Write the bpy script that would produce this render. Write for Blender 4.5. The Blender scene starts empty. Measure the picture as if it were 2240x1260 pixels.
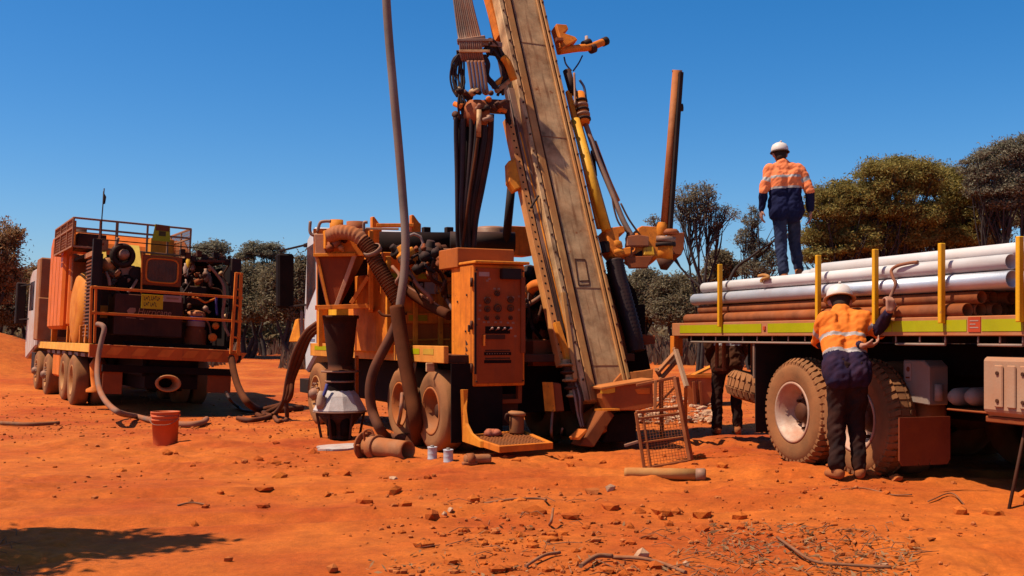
import bpy, bmesh, math, random
import numpy as np
from mathutils import Vector, Matrix, Euler

random.seed(7)
RNG = np.random.default_rng(7)
R_ = math.radians
SC = bpy.context.scene
COL = SC.collection

# ------------------------------------------------------------------ camera, sky, sun, exposure
FPX = 2400.0            # focal length in source pixels (2240 wide)
CAMZ = 1.3
HZ = 735.0              # horizon row
cam_d = bpy.data.cameras.new("camera")
cam_d.sensor_width = 36.0
cam_d.lens = 36.0 * FPX / 2240.0
cam_d.shift_y = (HZ - 630.0) / 2240.0
cam_d.clip_start = 0.1
cam_d.clip_end = 6000.0
cam = bpy.data.objects.new("camera", cam_d)
cam.location = (0, 0, CAMZ)
cam.rotation_euler = (R_(90), 0, 0)
COL.objects.link(cam)
SC.camera = cam

SUN = Vector((-0.56, -0.13, 1.0)).normalized()
world = bpy.data.worlds.new("World")
SC.world = world
world.use_nodes = True
wn = world.node_tree
wn.nodes.clear()
sky = wn.nodes.new("ShaderNodeTexSky")
sky.sky_type = 'NISHITA'
sky.sun_disc = False
sky.sun_elevation = math.asin(SUN.z)
sky.sun_rotation = math.atan2(SUN.x, SUN.y)
sky.altitude = 200.0
sky.air_density = 0.9
sky.dust_density = 1.0
sky.ozone_density = 6.0
hsv = wn.nodes.new("ShaderNodeHueSaturation")
hsv.inputs["Saturation"].default_value = 1.33
bg = wn.nodes.new("ShaderNodeBackground")
bg.inputs["Strength"].default_value = 0.095
wo = wn.nodes.new("ShaderNodeOutputWorld")
wn.links.new(sky.outputs[0], hsv.inputs["Color"])
wn.links.new(hsv.outputs[0], bg.inputs["Color"])
wn.links.new(bg.outputs[0], wo.inputs["Surface"])

sun_d = bpy.data.lights.new("sun", 'SUN')
sun_d.energy = 5.0
sun_d.angle = R_(0.55)
sun_d.color = (1.0, 0.915, 0.77)
sun = bpy.data.objects.new("sun", sun_d)
sun.rotation_euler = SUN.to_track_quat('Z', 'Y').to_euler()
sun.location = (-20, -5, 40)
COL.objects.link(sun)

SC.view_settings.view_transform = 'Standard'
SC.view_settings.look = 'None'
SC.view_settings.exposure = 0.5
SC.view_settings.gamma = 1.0
SC.view_settings.use_curve_mapping = False

# ------------------------------------------------------------------ materials
DUST = (0.52, 0.115, 0.013)
MATS = {}
ALB = 0.72     # all paint values are set for this exposure

def mat(name, col, rough=0.6, metal=0.0, dust=0.3, dustcol=DUST, var=0.25, scale=3.0, bump=0.15,
        top=0.25, chips=None, island=0.0, streak=0.0, bscale=60.0, spec=0.16, sax=2, schip=4.3):
    """painted / dusty surface: colour variation, dust in patches and on upward faces, fine relief"""
    if name in MATS:
        return MATS[name]
    m = bpy.data.materials.new(name)
    m.use_nodes = True
    nt = m.node_tree
    N, L = nt.nodes, nt.links
    b = N["Principled BSDF"]
    b.inputs["Roughness"].default_value = rough
    b.inputs["Metallic"].default_value = metal
    b.inputs["Specular IOR Level"].default_value = spec
    tc = N.new("ShaderNodeTexCoord")
    n1 = N.new("ShaderNodeTexNoise")
    n1.inputs["Scale"].default_value = scale
    n1.inputs["Detail"].default_value = 8
    n1.inputs["Roughness"].default_value = 0.65
    L.new(tc.outputs["Object"], n1.inputs["Vector"])
    # value variation
    mr = N.new("ShaderNodeMapRange")
    mr.inputs[1].default_value = 0.3
    mr.inputs[2].default_value = 0.7
    mr.inputs[3].default_value = 1.0 - var
    mr.inputs[4].default_value = 1.0 + var
    L.new(n1.outputs["Fac"], mr.inputs[0])
    base = N.new("ShaderNodeMix")
    base.data_type = 'RGBA'
    base.blend_type = 'MULTIPLY'
    base.inputs[0].default_value = 1.0
    base.inputs[6].default_value = (*[q * ALB for q in col], 1)
    L.new(mr.outputs[0], base.inputs[7])
    cur = base.outputs[2]
    if island > 0:
        g = N.new("ShaderNodeNewGeometry")
        mi = N.new("ShaderNodeMapRange")
        mi.inputs[3].default_value = 1 - island
        mi.inputs[4].default_value = 1 + island
        L.new(g.outputs["Random Per Island"], mi.inputs[0])
        mx = N.new("ShaderNodeMix")
        mx.data_type = 'RGBA'
        mx.blend_type = 'MULTIPLY'
        mx.inputs[0].default_value = 1.0
        L.new(cur, mx.inputs[6])
        L.new(mi.outputs[0], mx.inputs[7])
        cur = mx.outputs[2]
    if streak > 0:
        mp = N.new("ShaderNodeMapping")
        mp.inputs["Scale"].default_value = [0.7 if i == sax else 9 for i in range(3)]
        L.new(tc.outputs["Object"], mp.inputs["Vector"])
        n4 = N.new("ShaderNodeTexNoise")
        n4.inputs["Scale"].default_value = 2.0
        n4.inputs["Detail"].default_value = 6
        L.new(mp.outputs[0], n4.inputs["Vector"])
        r4 = N.new("ShaderNodeMapRange")
        r4.inputs[1].default_value = 0.52
        r4.inputs[2].default_value = 0.75
        r4.inputs[4].default_value = streak
        L.new(n4.outputs["Fac"], r4.inputs[0])
        mx = N.new("ShaderNodeMix")
        mx.data_type = 'RGBA'
        L.new(r4.outputs[0], mx.inputs[0])
        L.new(cur, mx.inputs[6])
        mx.inputs[7].default_value = (0.09, 0.035, 0.016, 1)
        cur = mx.outputs[2]
    if chips is not None:
        n3 = N.new("ShaderNodeTexNoise")
        n3.inputs["Scale"].default_value = scale * schip
        n3.inputs["Detail"].default_value = 10
        n3.inputs["Roughness"].default_value = 0.75
        L.new(tc.outputs["Object"], n3.inputs["Vector"])
        r3 = N.new("ShaderNodeMapRange")
        r3.inputs[1].default_value = 0.60
        r3.inputs[2].default_value = 0.66
        L.new(n3.outputs["Fac"], r3.inputs[0])
        mx = N.new("ShaderNodeMix")
        mx.data_type = 'RGBA'
        L.new(r3.outputs[0], mx.inputs[0])
        L.new(cur, mx.inputs[6])
        mx.inputs[7].default_value = (*chips, 1)
        cur = mx.outputs[2]
    if dust > 0 or top > 0:
        n2 = N.new("ShaderNodeTexNoise")
        n2.inputs["Scale"].default_value = scale * 0.7 + 0.8
        n2.inputs["Detail"].default_value = 7
        n2.inputs["Roughness"].default_value = 0.6
        mp = N.new("ShaderNodeMapping")
        mp.inputs["Location"].default_value = (3.1, 7.7, 1.3)
        L.new(tc.outputs["Object"], mp.inputs["Vector"])
        L.new(mp.outputs[0], n2.inputs["Vector"])
        g2 = N.new("ShaderNodeNewGeometry")
        sx = N.new("ShaderNodeSeparateXYZ")
        L.new(g2.outputs["Normal"], sx.inputs[0])
        mu = N.new("ShaderNodeMath")
        mu.operation = 'MULTIPLY'
        mu.inputs[1].default_value = top
        mu.use_clamp = True
        L.new(sx.outputs["Z"], mu.inputs[0])
        ad = N.new("ShaderNodeMath")
        ad.operation = 'ADD'
        L.new(mu.outputs[0], ad.inputs[0])
        rr = N.new("ShaderNodeMapRange")
        rr.inputs[1].default_value = 0.3
        rr.inputs[2].default_value = 0.7
        rr.inputs[3].default_value = dust * 0.15
        rr.inputs[4].default_value = min(1.0, dust * 1.75)
        L.new(n2.outputs["Fac"], rr.inputs[0])
        L.new(rr.outputs[0], ad.inputs[1])
        ad.use_clamp = True
        mx = N.new("ShaderNodeMix")
        mx.data_type = 'RGBA'
        L.new(ad.outputs[0], mx.inputs[0])
        L.new(cur, mx.inputs[6])
        mx.inputs[7].default_value = (*[q * ALB for q in dustcol], 1)
        cur = mx.outputs[2]
        ra = N.new("ShaderNodeMapRange")
        ra.inputs[3].default_value = rough
        ra.inputs[4].default_value = 0.95
        L.new(ad.outputs[0], ra.inputs[0])
        L.new(ra.outputs[0], b.inputs["Roughness"])
        if metal > 0:
            rm = N.new("ShaderNodeMapRange")
            rm.inputs[3].default_value = metal
            rm.inputs[4].default_value = 0.0
            L.new(ad.outputs[0], rm.inputs[0])
            L.new(rm.outputs[0], b.inputs["Metallic"])
    L.new(cur, b.inputs["Base Color"])
    if bump > 0:
        nb = N.new("ShaderNodeTexNoise")
        nb.inputs["Scale"].default_value = bscale
        nb.inputs["Detail"].default_value = 5
        L.new(tc.outputs["Object"], nb.inputs["Vector"])
        bp = N.new("ShaderNodeBump")
        bp.inputs["Strength"].default_value = bump
        bp.inputs["Distance"].default_value = 0.01
        L.new(nb.outputs["Fac"], bp.inputs["Height"])
        L.new(bp.outputs[0], b.inputs["Normal"])
    MATS[name] = m
    return m

ORANGE = mat("orange_paint", (0.98, 0.26, 0.018), 0.55, dust=0.38, var=0.32, scale=4.0, chips=(0.26, 0.07, 0.02), streak=0.55, bump=0.08)
ORANGE2 = mat("orange_yellow_paint", (1.0, 0.34, 0.022), 0.55, dust=0.38, var=0.3, scale=4.0, chips=(0.2, 0.07, 0.02), streak=0.45, bump=0.08)
YELLOW = mat("yellow_paint", (1.0, 0.5, 0.03), 0.45, dust=0.15, chips=(0.3, 0.12, 0.03), streak=0.2, bump=0.06)
DKRED = mat("dirty_red_panel", (0.22, 0.045, 0.012), 0.7, dust=0.18, bump=0.1, streak=0.3, top=0.15, spec=0.2)
LIME = mat("lime_reflective_tape", (0.42, 0.40, 0.004), 0.4, dust=0.06, top=0.0, bump=0.03, var=0.12)
TAN = mat("worn_tan_steel", (0.58, 0.355, 0.165), 0.5, 0.1, dust=0.20, var=0.7, scale=2.6, chips=(0.20, 0.062, 0.018), streak=1.0, top=0.03, sax=1, schip=1.5)
GREYST = mat("grey_steel", (0.26, 0.20, 0.15), 0.45, 0.35, dust=0.22, var=0.3)
BLACK = mat("black_steel", (0.011, 0.009, 0.008), 0.75, dust=0.03, var=0.4, top=0.08, spec=0.2)
BLACKM = mat("black_machine", (0.007, 0.005, 0.005), 0.85, dust=0.015, var=0.4, top=0.02, spec=0.1)
GRIME_AND_SHADE = mat("oily_and_shade_brown", (0.035, 0.015, 0.009), 0.7, dust=0.10, var=0.5, top=0.12, spec=0.2)  # grime, and the painted shade in the gaps behind the mast
RUBBER = mat("black_rubber_hose", (0.010, 0.008, 0.009), 0.6, dust=0.04, var=0.3, top=0.1, spec=0.25)
DUSTHOSE = mat("dusty_grey_hose", (0.20, 0.15, 0.115), 0.7, dust=0.3, var=0.25, bump=0.1)
BROWNHOSE = mat("dusty_brown_hose", (0.075, 0.022, 0.009), 0.9, dust=0.07, var=0.4, top=0.06, spec=0.1)
TYRE = mat("dusty_tyre", (0.17, 0.075, 0.03), 0.9, dust=0.55, dustcol=(0.43, 0.16, 0.055), var=0.2, scale=2.0, top=0.1, bump=0.2)
SILVER = mat("dusty_bare_rim", (0.56, 0.41, 0.30), 0.45, 0.3, dust=0.4, var=0.3, scale=4, top=0.0, spec=0.4)
GALV = mat("galvanised_pipe", (0.70, 0.72, 0.75), 0.42, 0.6, dust=0.12, var=0.2, scale=1.6, top=0.0, bump=0.08, streak=0.2, sax=0, spec=0.4)
WHITEP = mat("white_plastic_pipe", (0.76, 0.70, 0.655), 0.6, dust=0.14, var=0.14, scale=1.3, top=0.0, bump=0.05, dustcol=(0.55, 0.27, 0.14), streak=0.25, sax=0)
RUST = mat("rusty_drill_rod", (0.26, 0.085, 0.035), 0.7, dust=0.25, var=0.45, scale=6, streak=0.2)
WHITE = mat("white_cab_paint", (0.72, 0.70, 0.68), 0.35, dust=0.12, var=0.08, top=0.1, bump=0.03)
GLASS = mat("dark_glass", (0.02, 0.025, 0.035), 0.1, dust=0.12, top=0.0, var=0.1, bump=0.0, spec=0.6)
GREYP = mat("grey_plastic", (0.30, 0.25, 0.20), 0.5, dust=0.15, var=0.12, top=0.1)
BEIGEP = mat("dusty_beige_plastic", (0.46, 0.30, 0.19), 0.6, dust=0.25, var=0.12, scale=2)
POSTY = mat("yellow_post_paint", (0.88, 0.42, 0.012), 0.45, dust=0.12, var=0.12, chips=(0.35, 0.16, 0.05), top=0.0)
SIGNY = mat("yellow_sign", (0.62, 0.45, 0.01), 0.5, dust=0.1, var=0.1, top=0.0, bump=0.0)
PRINT = mat("dark_print", (0.10, 0.06, 0.015), 0.6, dust=0.05, top=0, var=0.3, scale=25, bump=0.0)
REDSIGN = mat("red_placard", (0.55, 0.06, 0.02), 0.5, dust=0.15, top=0, bump=0.0)
PALE = mat("pale_placard", (0.45, 0.32, 0.26), 0.5, dust=0.25, top=0, bump=0.0)
LETTER = mat("pale_lettering", (0.32, 0.17, 0.11), 0.6, dust=0.15, top=0, bump=0.0)
BLUE = mat("blue_paint", (0.025, 0.05, 0.22), 0.5, dust=0.08, top=0.05)
REDPL = mat("red_plastic", (0.72, 0.13, 0.04), 0.5, dust=0.12, top=0.1, var=0.1)
MESHM = mat("rusty_wire", (0.24, 0.095, 0.04), 0.7, dust=0.3, var=0.3)
WOODM = mat("weathered_timber", (0.33, 0.19, 0.10), 0.85, dust=0.25, var=0.35, scale=8, bump=0.3)
STONE = mat("red_stone", (0.44, 0.125, 0.035), 0.95, dust=0.35, var=0.35, scale=9, bump=0.5, island=0.35, top=0.1)
PSTONE = mat("pale_stone", (0.56, 0.34, 0.20), 0.9, dust=0.15, var=0.3, scale=9, bump=0.5, island=0.35, top=0.1)
TWIG = mat("dry_twig", (0.20, 0.115, 0.07), 0.9, dust=0.2, var=0.4, scale=12, island=0.4)
SKIN = mat("skin", (0.50, 0.23, 0.14), 0.55, dust=0.05, top=0, var=0.1, bump=0.05)
HAIR = mat("dark_hair", (0.03, 0.018, 0.012), 0.8, dust=0.02, top=0, bump=0.2)
HIVIS = mat("orange_hivis_cloth", (1.0, 0.25, 0.085), 0.8, dust=0.03, var=0.14, scale=9, top=0.0, bump=0.15, dustcol=(0.6, 0.25, 0.08))
HIVIS2 = mat("yellow_orange_hivis_cloth", (0.95, 0.22, 0.022), 0.8, dust=0.06, var=0.16, scale=9, top=0.0, bump=0.15)
NAVY = mat("navy_cloth", (0.012, 0.013, 0.045), 0.9, dust=0.0, var=0.3, scale=10, top=0.0, bump=0.2, spec=0.1)
NAVYD = mat("dusty_navy_cloth", (0.012, 0.013, 0.040), 0.9, dust=0.05, var=0.4, scale=10, top=0.0, bump=0.2, spec=0.1)
JEANS = mat("worn_blue_denim", (0.026, 0.034, 0.072), 0.9, dust=0.04, var=0.5, scale=5, top=0.0, bump=0.2, dustcol=(0.2, 0.13, 0.1), spec=0.1)
DARKTR = mat("black_work_trousers", (0.011, 0.009, 0.010), 0.9, dust=0.05, var=0.4, scale=7, top=0.0, bump=0.2, spec=0.1)
TAPE = mat("grey_reflective_tape", (0.46, 0.42, 0.38), 0.4, dust=0.1, top=0.0, var=0.1)
BOOT = mat("tan_boot_leather", (0.30, 0.12, 0.05), 0.8, dust=0.4, var=0.25, scale=12)
HATW = mat("white_hard_hat", (0.86, 0.74, 0.64), 0.35, dust=0.08, top=0.0, var=0.08, bump=0.0)
HATB = mat("dark_hat_brim", (0.05, 0.03, 0.025), 0.7, dust=0.05, top=0.0)
BARK = mat("dark_bark", (0.06, 0.043, 0.035), 0.9, dust=0.0, top=0.0, var=0.4, scale=4, bump=0.4)

def leafmat(name, a, b):
    m = bpy.data.materials.new(name)
    m.use_nodes = True
    nt = m.node_tree
    N, L = nt.nodes, nt.links
    p = N["Principled BSDF"]
    p.inputs["Roughness"].default_value = 0.7
    p.inputs["Specular IOR Level"].default_value = 0.25
    g = N.new("ShaderNodeNewGeometry")
    rp = N.new("ShaderNodeValToRGB")
    rp.color_ramp.elements[0].color = (*a, 1)
    rp.color_ramp.elements[1].color = (*b, 1)
    L.new(g.outputs["Random Per Island"], rp.inputs[0])
    L.new(rp.outputs[0], p.inputs["Base Color"])
    tr = N.new("ShaderNodeBsdfTranslucent")
    L.new(rp.outputs[0], tr.inputs["Color"])
    ms = N.new("ShaderNodeMixShader")
    ms.inputs[0].default_value = 0.4
    out = N["Material Output"]
    L.new(p.outputs[0], ms.inputs[1])
    L.new(tr.outputs[0], ms.inputs[2])
    L.new(ms.outputs[0], out.inputs["Surface"])
    return m

LEAF_OLIVE = leafmat("olive_leaf", (0.13, 0.094, 0.022), (0.35, 0.26, 0.062))
LEAF_GREY = leafmat("grey_green_leaf", (0.11, 0.092, 0.06), (0.28, 0.235, 0.145))
LEAF_DARK = leafmat("dark_leaf", (0.1, 0.073, 0.042), (0.25, 0.185, 0.095))
LEAF_BROWN = leafmat("brown_leaf", (0.16, 0.08, 0.032), (0.38, 0.19, 0.07))
SCRUBM = leafmat("dry_scrub_stem", (0.09, 0.052, 0.03), (0.22, 0.13, 0.075))
LITTERM = leafmat("leaf_litter_piece", (0.14, 0.06, 0.02), (0.42, 0.22, 0.09))

# ------------------------------------------------------------------ mesh builder
def setprops(o, label=None, cat=None, group=None, kind=None):
    if label: o["label"] = label
    if cat: o["category"] = cat
    if group: o["group"] = group
    if kind: o["kind"] = kind
    return o

def thing(name, label, cat, M=None, group=None):
    o = bpy.data.objects.new(name, None)
    o.empty_display_size = 0.3
    COL.objects.link(o)
    if M is not None:
        o.matrix_world = M
    return setprops(o, label, cat, group)

class MB:
    def __init__(s):
        s.v, s.f, s.sm, s.mi = [], [], [], []
    def add(s, verts, faces, smooth=False, mi=0):
        n = len(s.v)
        s.v.extend([tuple(p) for p in verts])
        for f in faces:
            s.f.append(tuple(i + n for i in f))
            s.sm.append(smooth)
            s.mi.append(mi)
        return s
    def box(s, x0, x1, y0, y1, z0, z1, mi=0):
        x0, x1 = min(x0, x1), max(x0, x1)
        y0, y1 = min(y0, y1), max(y0, y1)
        z0, z1 = min(z0, z1), max(z0, z1)
        v = [(x, y, z) for z in (z0, z1) for y in (y0, y1) for x in (x0, x1)]
        return s.add(v, [(0, 2, 3, 1), (4, 5, 7, 6), (0, 1, 5, 4), (2, 6, 7, 3), (0, 4, 6, 2), (1, 3, 7, 5)], mi=mi)
    def beam(s, p0, p1, w, h, up=(0, 0, 1)):
        p0, p1 = Vector(p0), Vector(p1)
        d = (p1 - p0).normalized()
        up = Vector(up)
        if abs(d.dot(up.normalized())) > 0.98:
            up = Vector((1, 0, 0)) if abs(d.x) < 0.9 else Vector((0, 1, 0))
        a = d.cross(up).normalized() * (w / 2)
        b = a.cross(d).normalized() * (h / 2)
        v = [p + i * a + j * b for p in (p0, p1) for (i, j) in ((-1, -1), (1, -1), (1, 1), (-1, 1))]
        return s.add(v, [(3, 2, 1, 0), (4, 5, 6, 7), (0, 1, 5, 4), (1, 2, 6, 5), (2, 3, 7, 6), (3, 0, 4, 7)])
    def ring(s, c, d, r, n, ref=None):
        d = Vector(d).normalized()
        ref = ref or (Vector((0, 0, 1)) if abs(d.z) < 0.9 else Vector((1, 0, 0)))
        a = d.cross(ref).normalized()
        b = d.cross(a).normalized()
        return [Vector(c) + r * (math.cos(2 * math.pi * i / n) * a + math.sin(2 * math.pi * i / n) * b) for i in range(n)]
    def cyl(s, p0, p1, r0, r1=None, n=14, cap=True):
        r1 = r0 if r1 is None else r1
        d = Vector(p1) - Vector(p0)
        v = s.ring(p0, d, r0, n) + s.ring(p1, d, r1, n)
        s.add(v, [(i, i + n, (i + 1) % n + n, (i + 1) % n) for i in range(n)], True)
        if cap:
            s.add(v[:n], [tuple(range(n))])
            s.add(v[n:], [tuple(reversed(range(n)))])
        return s
    def tube(s, pts, r, n=8, cap=True):
        pts = [Vector(p) for p in pts]
        k = len(pts)
        rs = r if isinstance(r, (list, tuple)) else [r] * k
        ref = None
        v = []
        for i, p in enumerate(pts):
            d = (pts[min(i + 1, k - 1)] - pts[max(i - 1, 0)]).normalized()
            if ref is None:
                ref = d.orthogonal().normalized()
            ref = (ref - d * ref.dot(d))
            if ref.length < 1e-6:
                ref = d.orthogonal()
            ref.normalize()
            b = d.cross(ref)
            for j in range(n):
                a = 2 * math.pi * j / n
                v.append(p + rs[i] * (math.cos(a) * ref + math.sin(a) * b))
        fs = []
        for i in range(k - 1):
            for j in range(n):
                fs.append((i * n + j, i * n + (j + 1) % n, (i + 1) * n + (j + 1) % n, (i + 1) * n + j))
        s.add(v, fs, True)
        if cap:
            s.add(v[:n], [tuple(reversed(range(n)))])
            s.add(v[-n:], [tuple(range(n))])
        return s
    def lathe(s, c, d, prof, n=24, closed=False):
        """prof: list of (radius, distance along d)"""
        d = Vector(d).normalized()
        c = Vector(c)
        v = []
        for (r, h) in prof:
            v += s.ring(c + d * h, d, max(r, 1e-4), n)
        fs = []
        m = len(prof)
        for i in range(m if closed else m - 1):
            a, b = i * n, ((i + 1) % m) * n
            for j in range(n):
                fs.append((a + j, b + j, b + (j + 1) % n, a + (j + 1) % n))
        return s.add(v, fs, True)
    def prism(s, poly, axis, a0, a1):
        """poly: 2-D outline in the other two axes (in xyz order), extruded along axis from a0 to a1"""
        def mk(p, a):
            q = list(p)
            q.insert(axis, a)
            return q
        n = len(poly)
        v = [mk(p, a0) for p in poly] + [mk(p, a1) for p in poly]
        f = [tuple(reversed(range(n))), tuple(range(n, 2 * n))]
        f += [(i, (i + 1) % n, (i + 1) % n + n, i + n) for i in range(n)]
        return s.add(v, f)
    def mesh(s, name, mats):
        me = bpy.data.meshes.new(name)
        me.from_pydata(s.v, [], s.f)
        for m in (mats if isinstance(mats, (list, tuple)) else [mats]):
            me.materials.append(m)
        me.polygons.foreach_set("use_smooth", s.sm)
        me.polygons.foreach_set("material_index", s.mi)
        me.update()
        return me
    def build(s, name, mats, parent=None, bevel=0.006, fix=True, M=None):
        me = s.mesh(name, mats)
        if fix:
            bm = bmesh.new()
            bm.from_mesh(me)
            bmesh.ops.remove_doubles(bm, verts=bm.verts, dist=1e-5)
            bmesh.ops.recalc_face_normals(bm, faces=bm.faces)
            bm.to_mesh(me)
            bm.free()
        o = bpy.data.objects.new(name, me)
        COL.objects.link(o)
        if parent is not None:
            o.parent = parent
        if M is not None:
            if parent is not None:
                o.matrix_local = M
            else:
                o.matrix_world = M
        if bevel:
            bv = o.modifiers.new("bevel", 'BEVEL')
            bv.width = bevel
            bv.segments = 1
            bv.limit_method = 'ANGLE'
            bv.angle_limit = R_(50)
            bv.harden_normals = False
        return o

def crom(pts, k=6):
    """smooth curve through points"""
    P = [Vector(p) for p in pts]
    if len(P) < 3:
        return P
    out = []
    for i in range(len(P) - 1):
        p0 = P[i - 1] if i > 0 else P[0] * 2 - P[1]
        p1, p2 = P[i], P[i + 1]
        p3 = P[i + 2] if i + 2 < len(P) else P[-1] * 2 - P[-2]
        for j in range(k):
            t = j / k
            out.append(0.5 * ((2 * p1) + (p2 - p0) * t + (2 * p0 - 5 * p1 + 4 * p2 - p3) * t * t + (3 * p1 - p0 - 3 * p2 + p3) * t ** 3))
    out.append(P[-1])
    return out

class Fr:
    """a rigid local frame; hit() finds the local point of a photo sight line on one of its planes"""
    def __init__(s, o, fx, inw, tilt=0.0, M=None):
        if M is None:
            x = Vector((fx[0], fx[1], 0)).normalized()
            z = Vector((0, 0, 1))
            y = z.cross(x)
            M = Matrix.Translation(Vector(o)) @ Matrix((x, y, z)).transposed().to_4x4() @ Matrix.Rotation(R_(tilt), 4, 'X')
        s.M, s.I, s.inw = M, M.inverted(), inw
    def hit(s, px, py, axis, val):
        o = s.I @ Vector((0, 0, CAMZ))
        d = s.I.to_3x3() @ Vector(((px - 1120) / FPX, 1, (HZ - py) / FPX))
        t = (val - o[axis]) / d[axis]
        return o + d * t
    def at(s, px, py, Y):
        return s.I @ wp(px, py, Y)
    def rbox(s, parent, name, m, px0, py0, px1, py1, xc, t, bevel=0.006):
        a, b = s.hit(px0, py0, 0, xc), s.hit(px1, py1, 0, xc)
        return MB().box(xc, xc + t, a.y, b.y, a.z, b.z).build(name, m, parent, bevel)
    def sbox(s, parent, name, m, px0, py0, px1, py1, yc, t, bevel=0.006):
        a, b = s.hit(px0, py0, 1, yc), s.hit(px1, py1, 1, yc)
        return MB().box(a.x, b.x, yc, yc + s.inw * t, a.z, b.z).build(name, m, parent, bevel)

def wp(px, py, Y):
    return Vector(((px - 1120) / FPX * Y, Y, CAMZ - (py - HZ) / FPX * Y))

def bx(parent, name, m, x0, x1, y0, y1, z0, z1, bevel=0.006):
    return MB().box(x0, x1, y0, y1, z0, z1).build(name, m, parent, bevel)
def cy(parent, name, m, p0, p1, r0, r1=None, n=16, bevel=0.0):
    return MB().cyl(p0, p1, r0, r1, n).build(name, m, parent, bevel)
def tb(parent, name, m, pts, r, n=8, smooth=6):
    return MB().tube(crom(pts, smooth) if smooth else pts, r, n).build(name, m, parent, 0)
def bm_(parent, name, m, p0, p1, w, h, up=(0, 0, 1), bevel=0.004):
    return MB().beam(p0, p1, w, h, up).build(name, m, parent, bevel)

# ------------------------------------------------------------------ ground
def _hash(ix, iy, s):
    h = (ix.astype(np.int64) * 374761393 + iy.astype(np.int64) * 668265263 + s * 974711) & 0x7fffffff
    h = ((h ^ (h >> 13)) * 1274126177) & 0x7fffffff
    return ((h ^ (h >> 16)) & 0xffff) / 65535.0
def vnoise(x, y, s=0):
    ix, iy = np.floor(x), np.floor(y)
    fx, fy = x - ix, y - iy
    fx, fy = fx * fx * (3 - 2 * fx), fy * fy * (3 - 2 * fy)
    a, b = _hash(ix, iy, s), _hash(ix + 1, iy, s)
    c, d = _hash(ix, iy + 1, s), _hash(ix + 1, iy + 1, s)
    return (a + (b - a) * fx) * (1 - fy) + (c + (d - c) * fx) * fy - 0.5
def sstep(a, b, x):
    t = np.clip((x - a) / (b - a), 0, 1)
    return t * t * (3 - 2 * t)
def gz(x, y, fine=True):
    x, y = np.asarray(x, float), np.asarray(y, float)
    z = 0.5 * sstep(25, 48, y)
    z = z + 0.08 * sstep(0.8, 2.6, x) * sstep(5.5, 7.5, y) * (1 - sstep(13, 17, y))
    z = z + 1.35 * np.exp(-((x + 16.3) / 3.2) ** 2 - ((y - 33) / 4) ** 2)
    z = z - 0.14 * np.exp(-((x + 5.4) / 1.1) ** 2 - ((y - 20.6) / 2.0) ** 2)
    und = 0.05 * vnoise(x / 2.7, y / 2.7, 1) + 0.035 * vnoise(x / 0.9, y / 0.9, 2)
    z = z + und * (1 + sstep(14, 40, y))
    for off in (0.0, 1.9):
        yc = 9.55 + 0.10 * x - 0.018 * x * x - off * 0.75
        dd = np.abs(y - yc)
        w = sstep(-6, -4, x) * (1 - sstep(5.5, 7, x))
        z = z + w * (-0.035 * np.exp(-(dd / 0.16) ** 2) + 0.022 * np.exp(-((dd - 0.30) / 0.10) ** 2))
    if fine:
        rough = 0.25 + 1.0 * sstep(-0.2, 0.25, vnoise(x / 1.6 + 9, y / 1.6, 3))
        a = vnoise(x / 0.30, y / 0.30, 4)
        b = vnoise(x / 0.12, y / 0.12, 5)
        c = vnoise(x / 0.05, y / 0.05, 6)
        d = np.abs(vnoise(x / 0.62 + 3, y / 0.55, 7))
        near = 1 - 0.6 * sstep(12, 22, y)
        z = z + near * rough * (0.05 * a + 0.055 * d + 0.030 * np.abs(b) + 0.012 * c) - 0.02
    return z
def gz1(x, y):
    return float(gz(np.array([x]), np.array([y]))[0])
def gp(px, py):
    """ground point seen at a photo pixel"""
    Y = FPX * CAMZ / (py - HZ)
    for _ in range(12):
        X = (px - 1120) / FPX * Y
        Y = FPX * (CAMZ - gz1(X, Y)) / (py - HZ)
    X = (px - 1120) / FPX * Y
    return Vector((X, Y, gz1(X, Y)))

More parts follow.
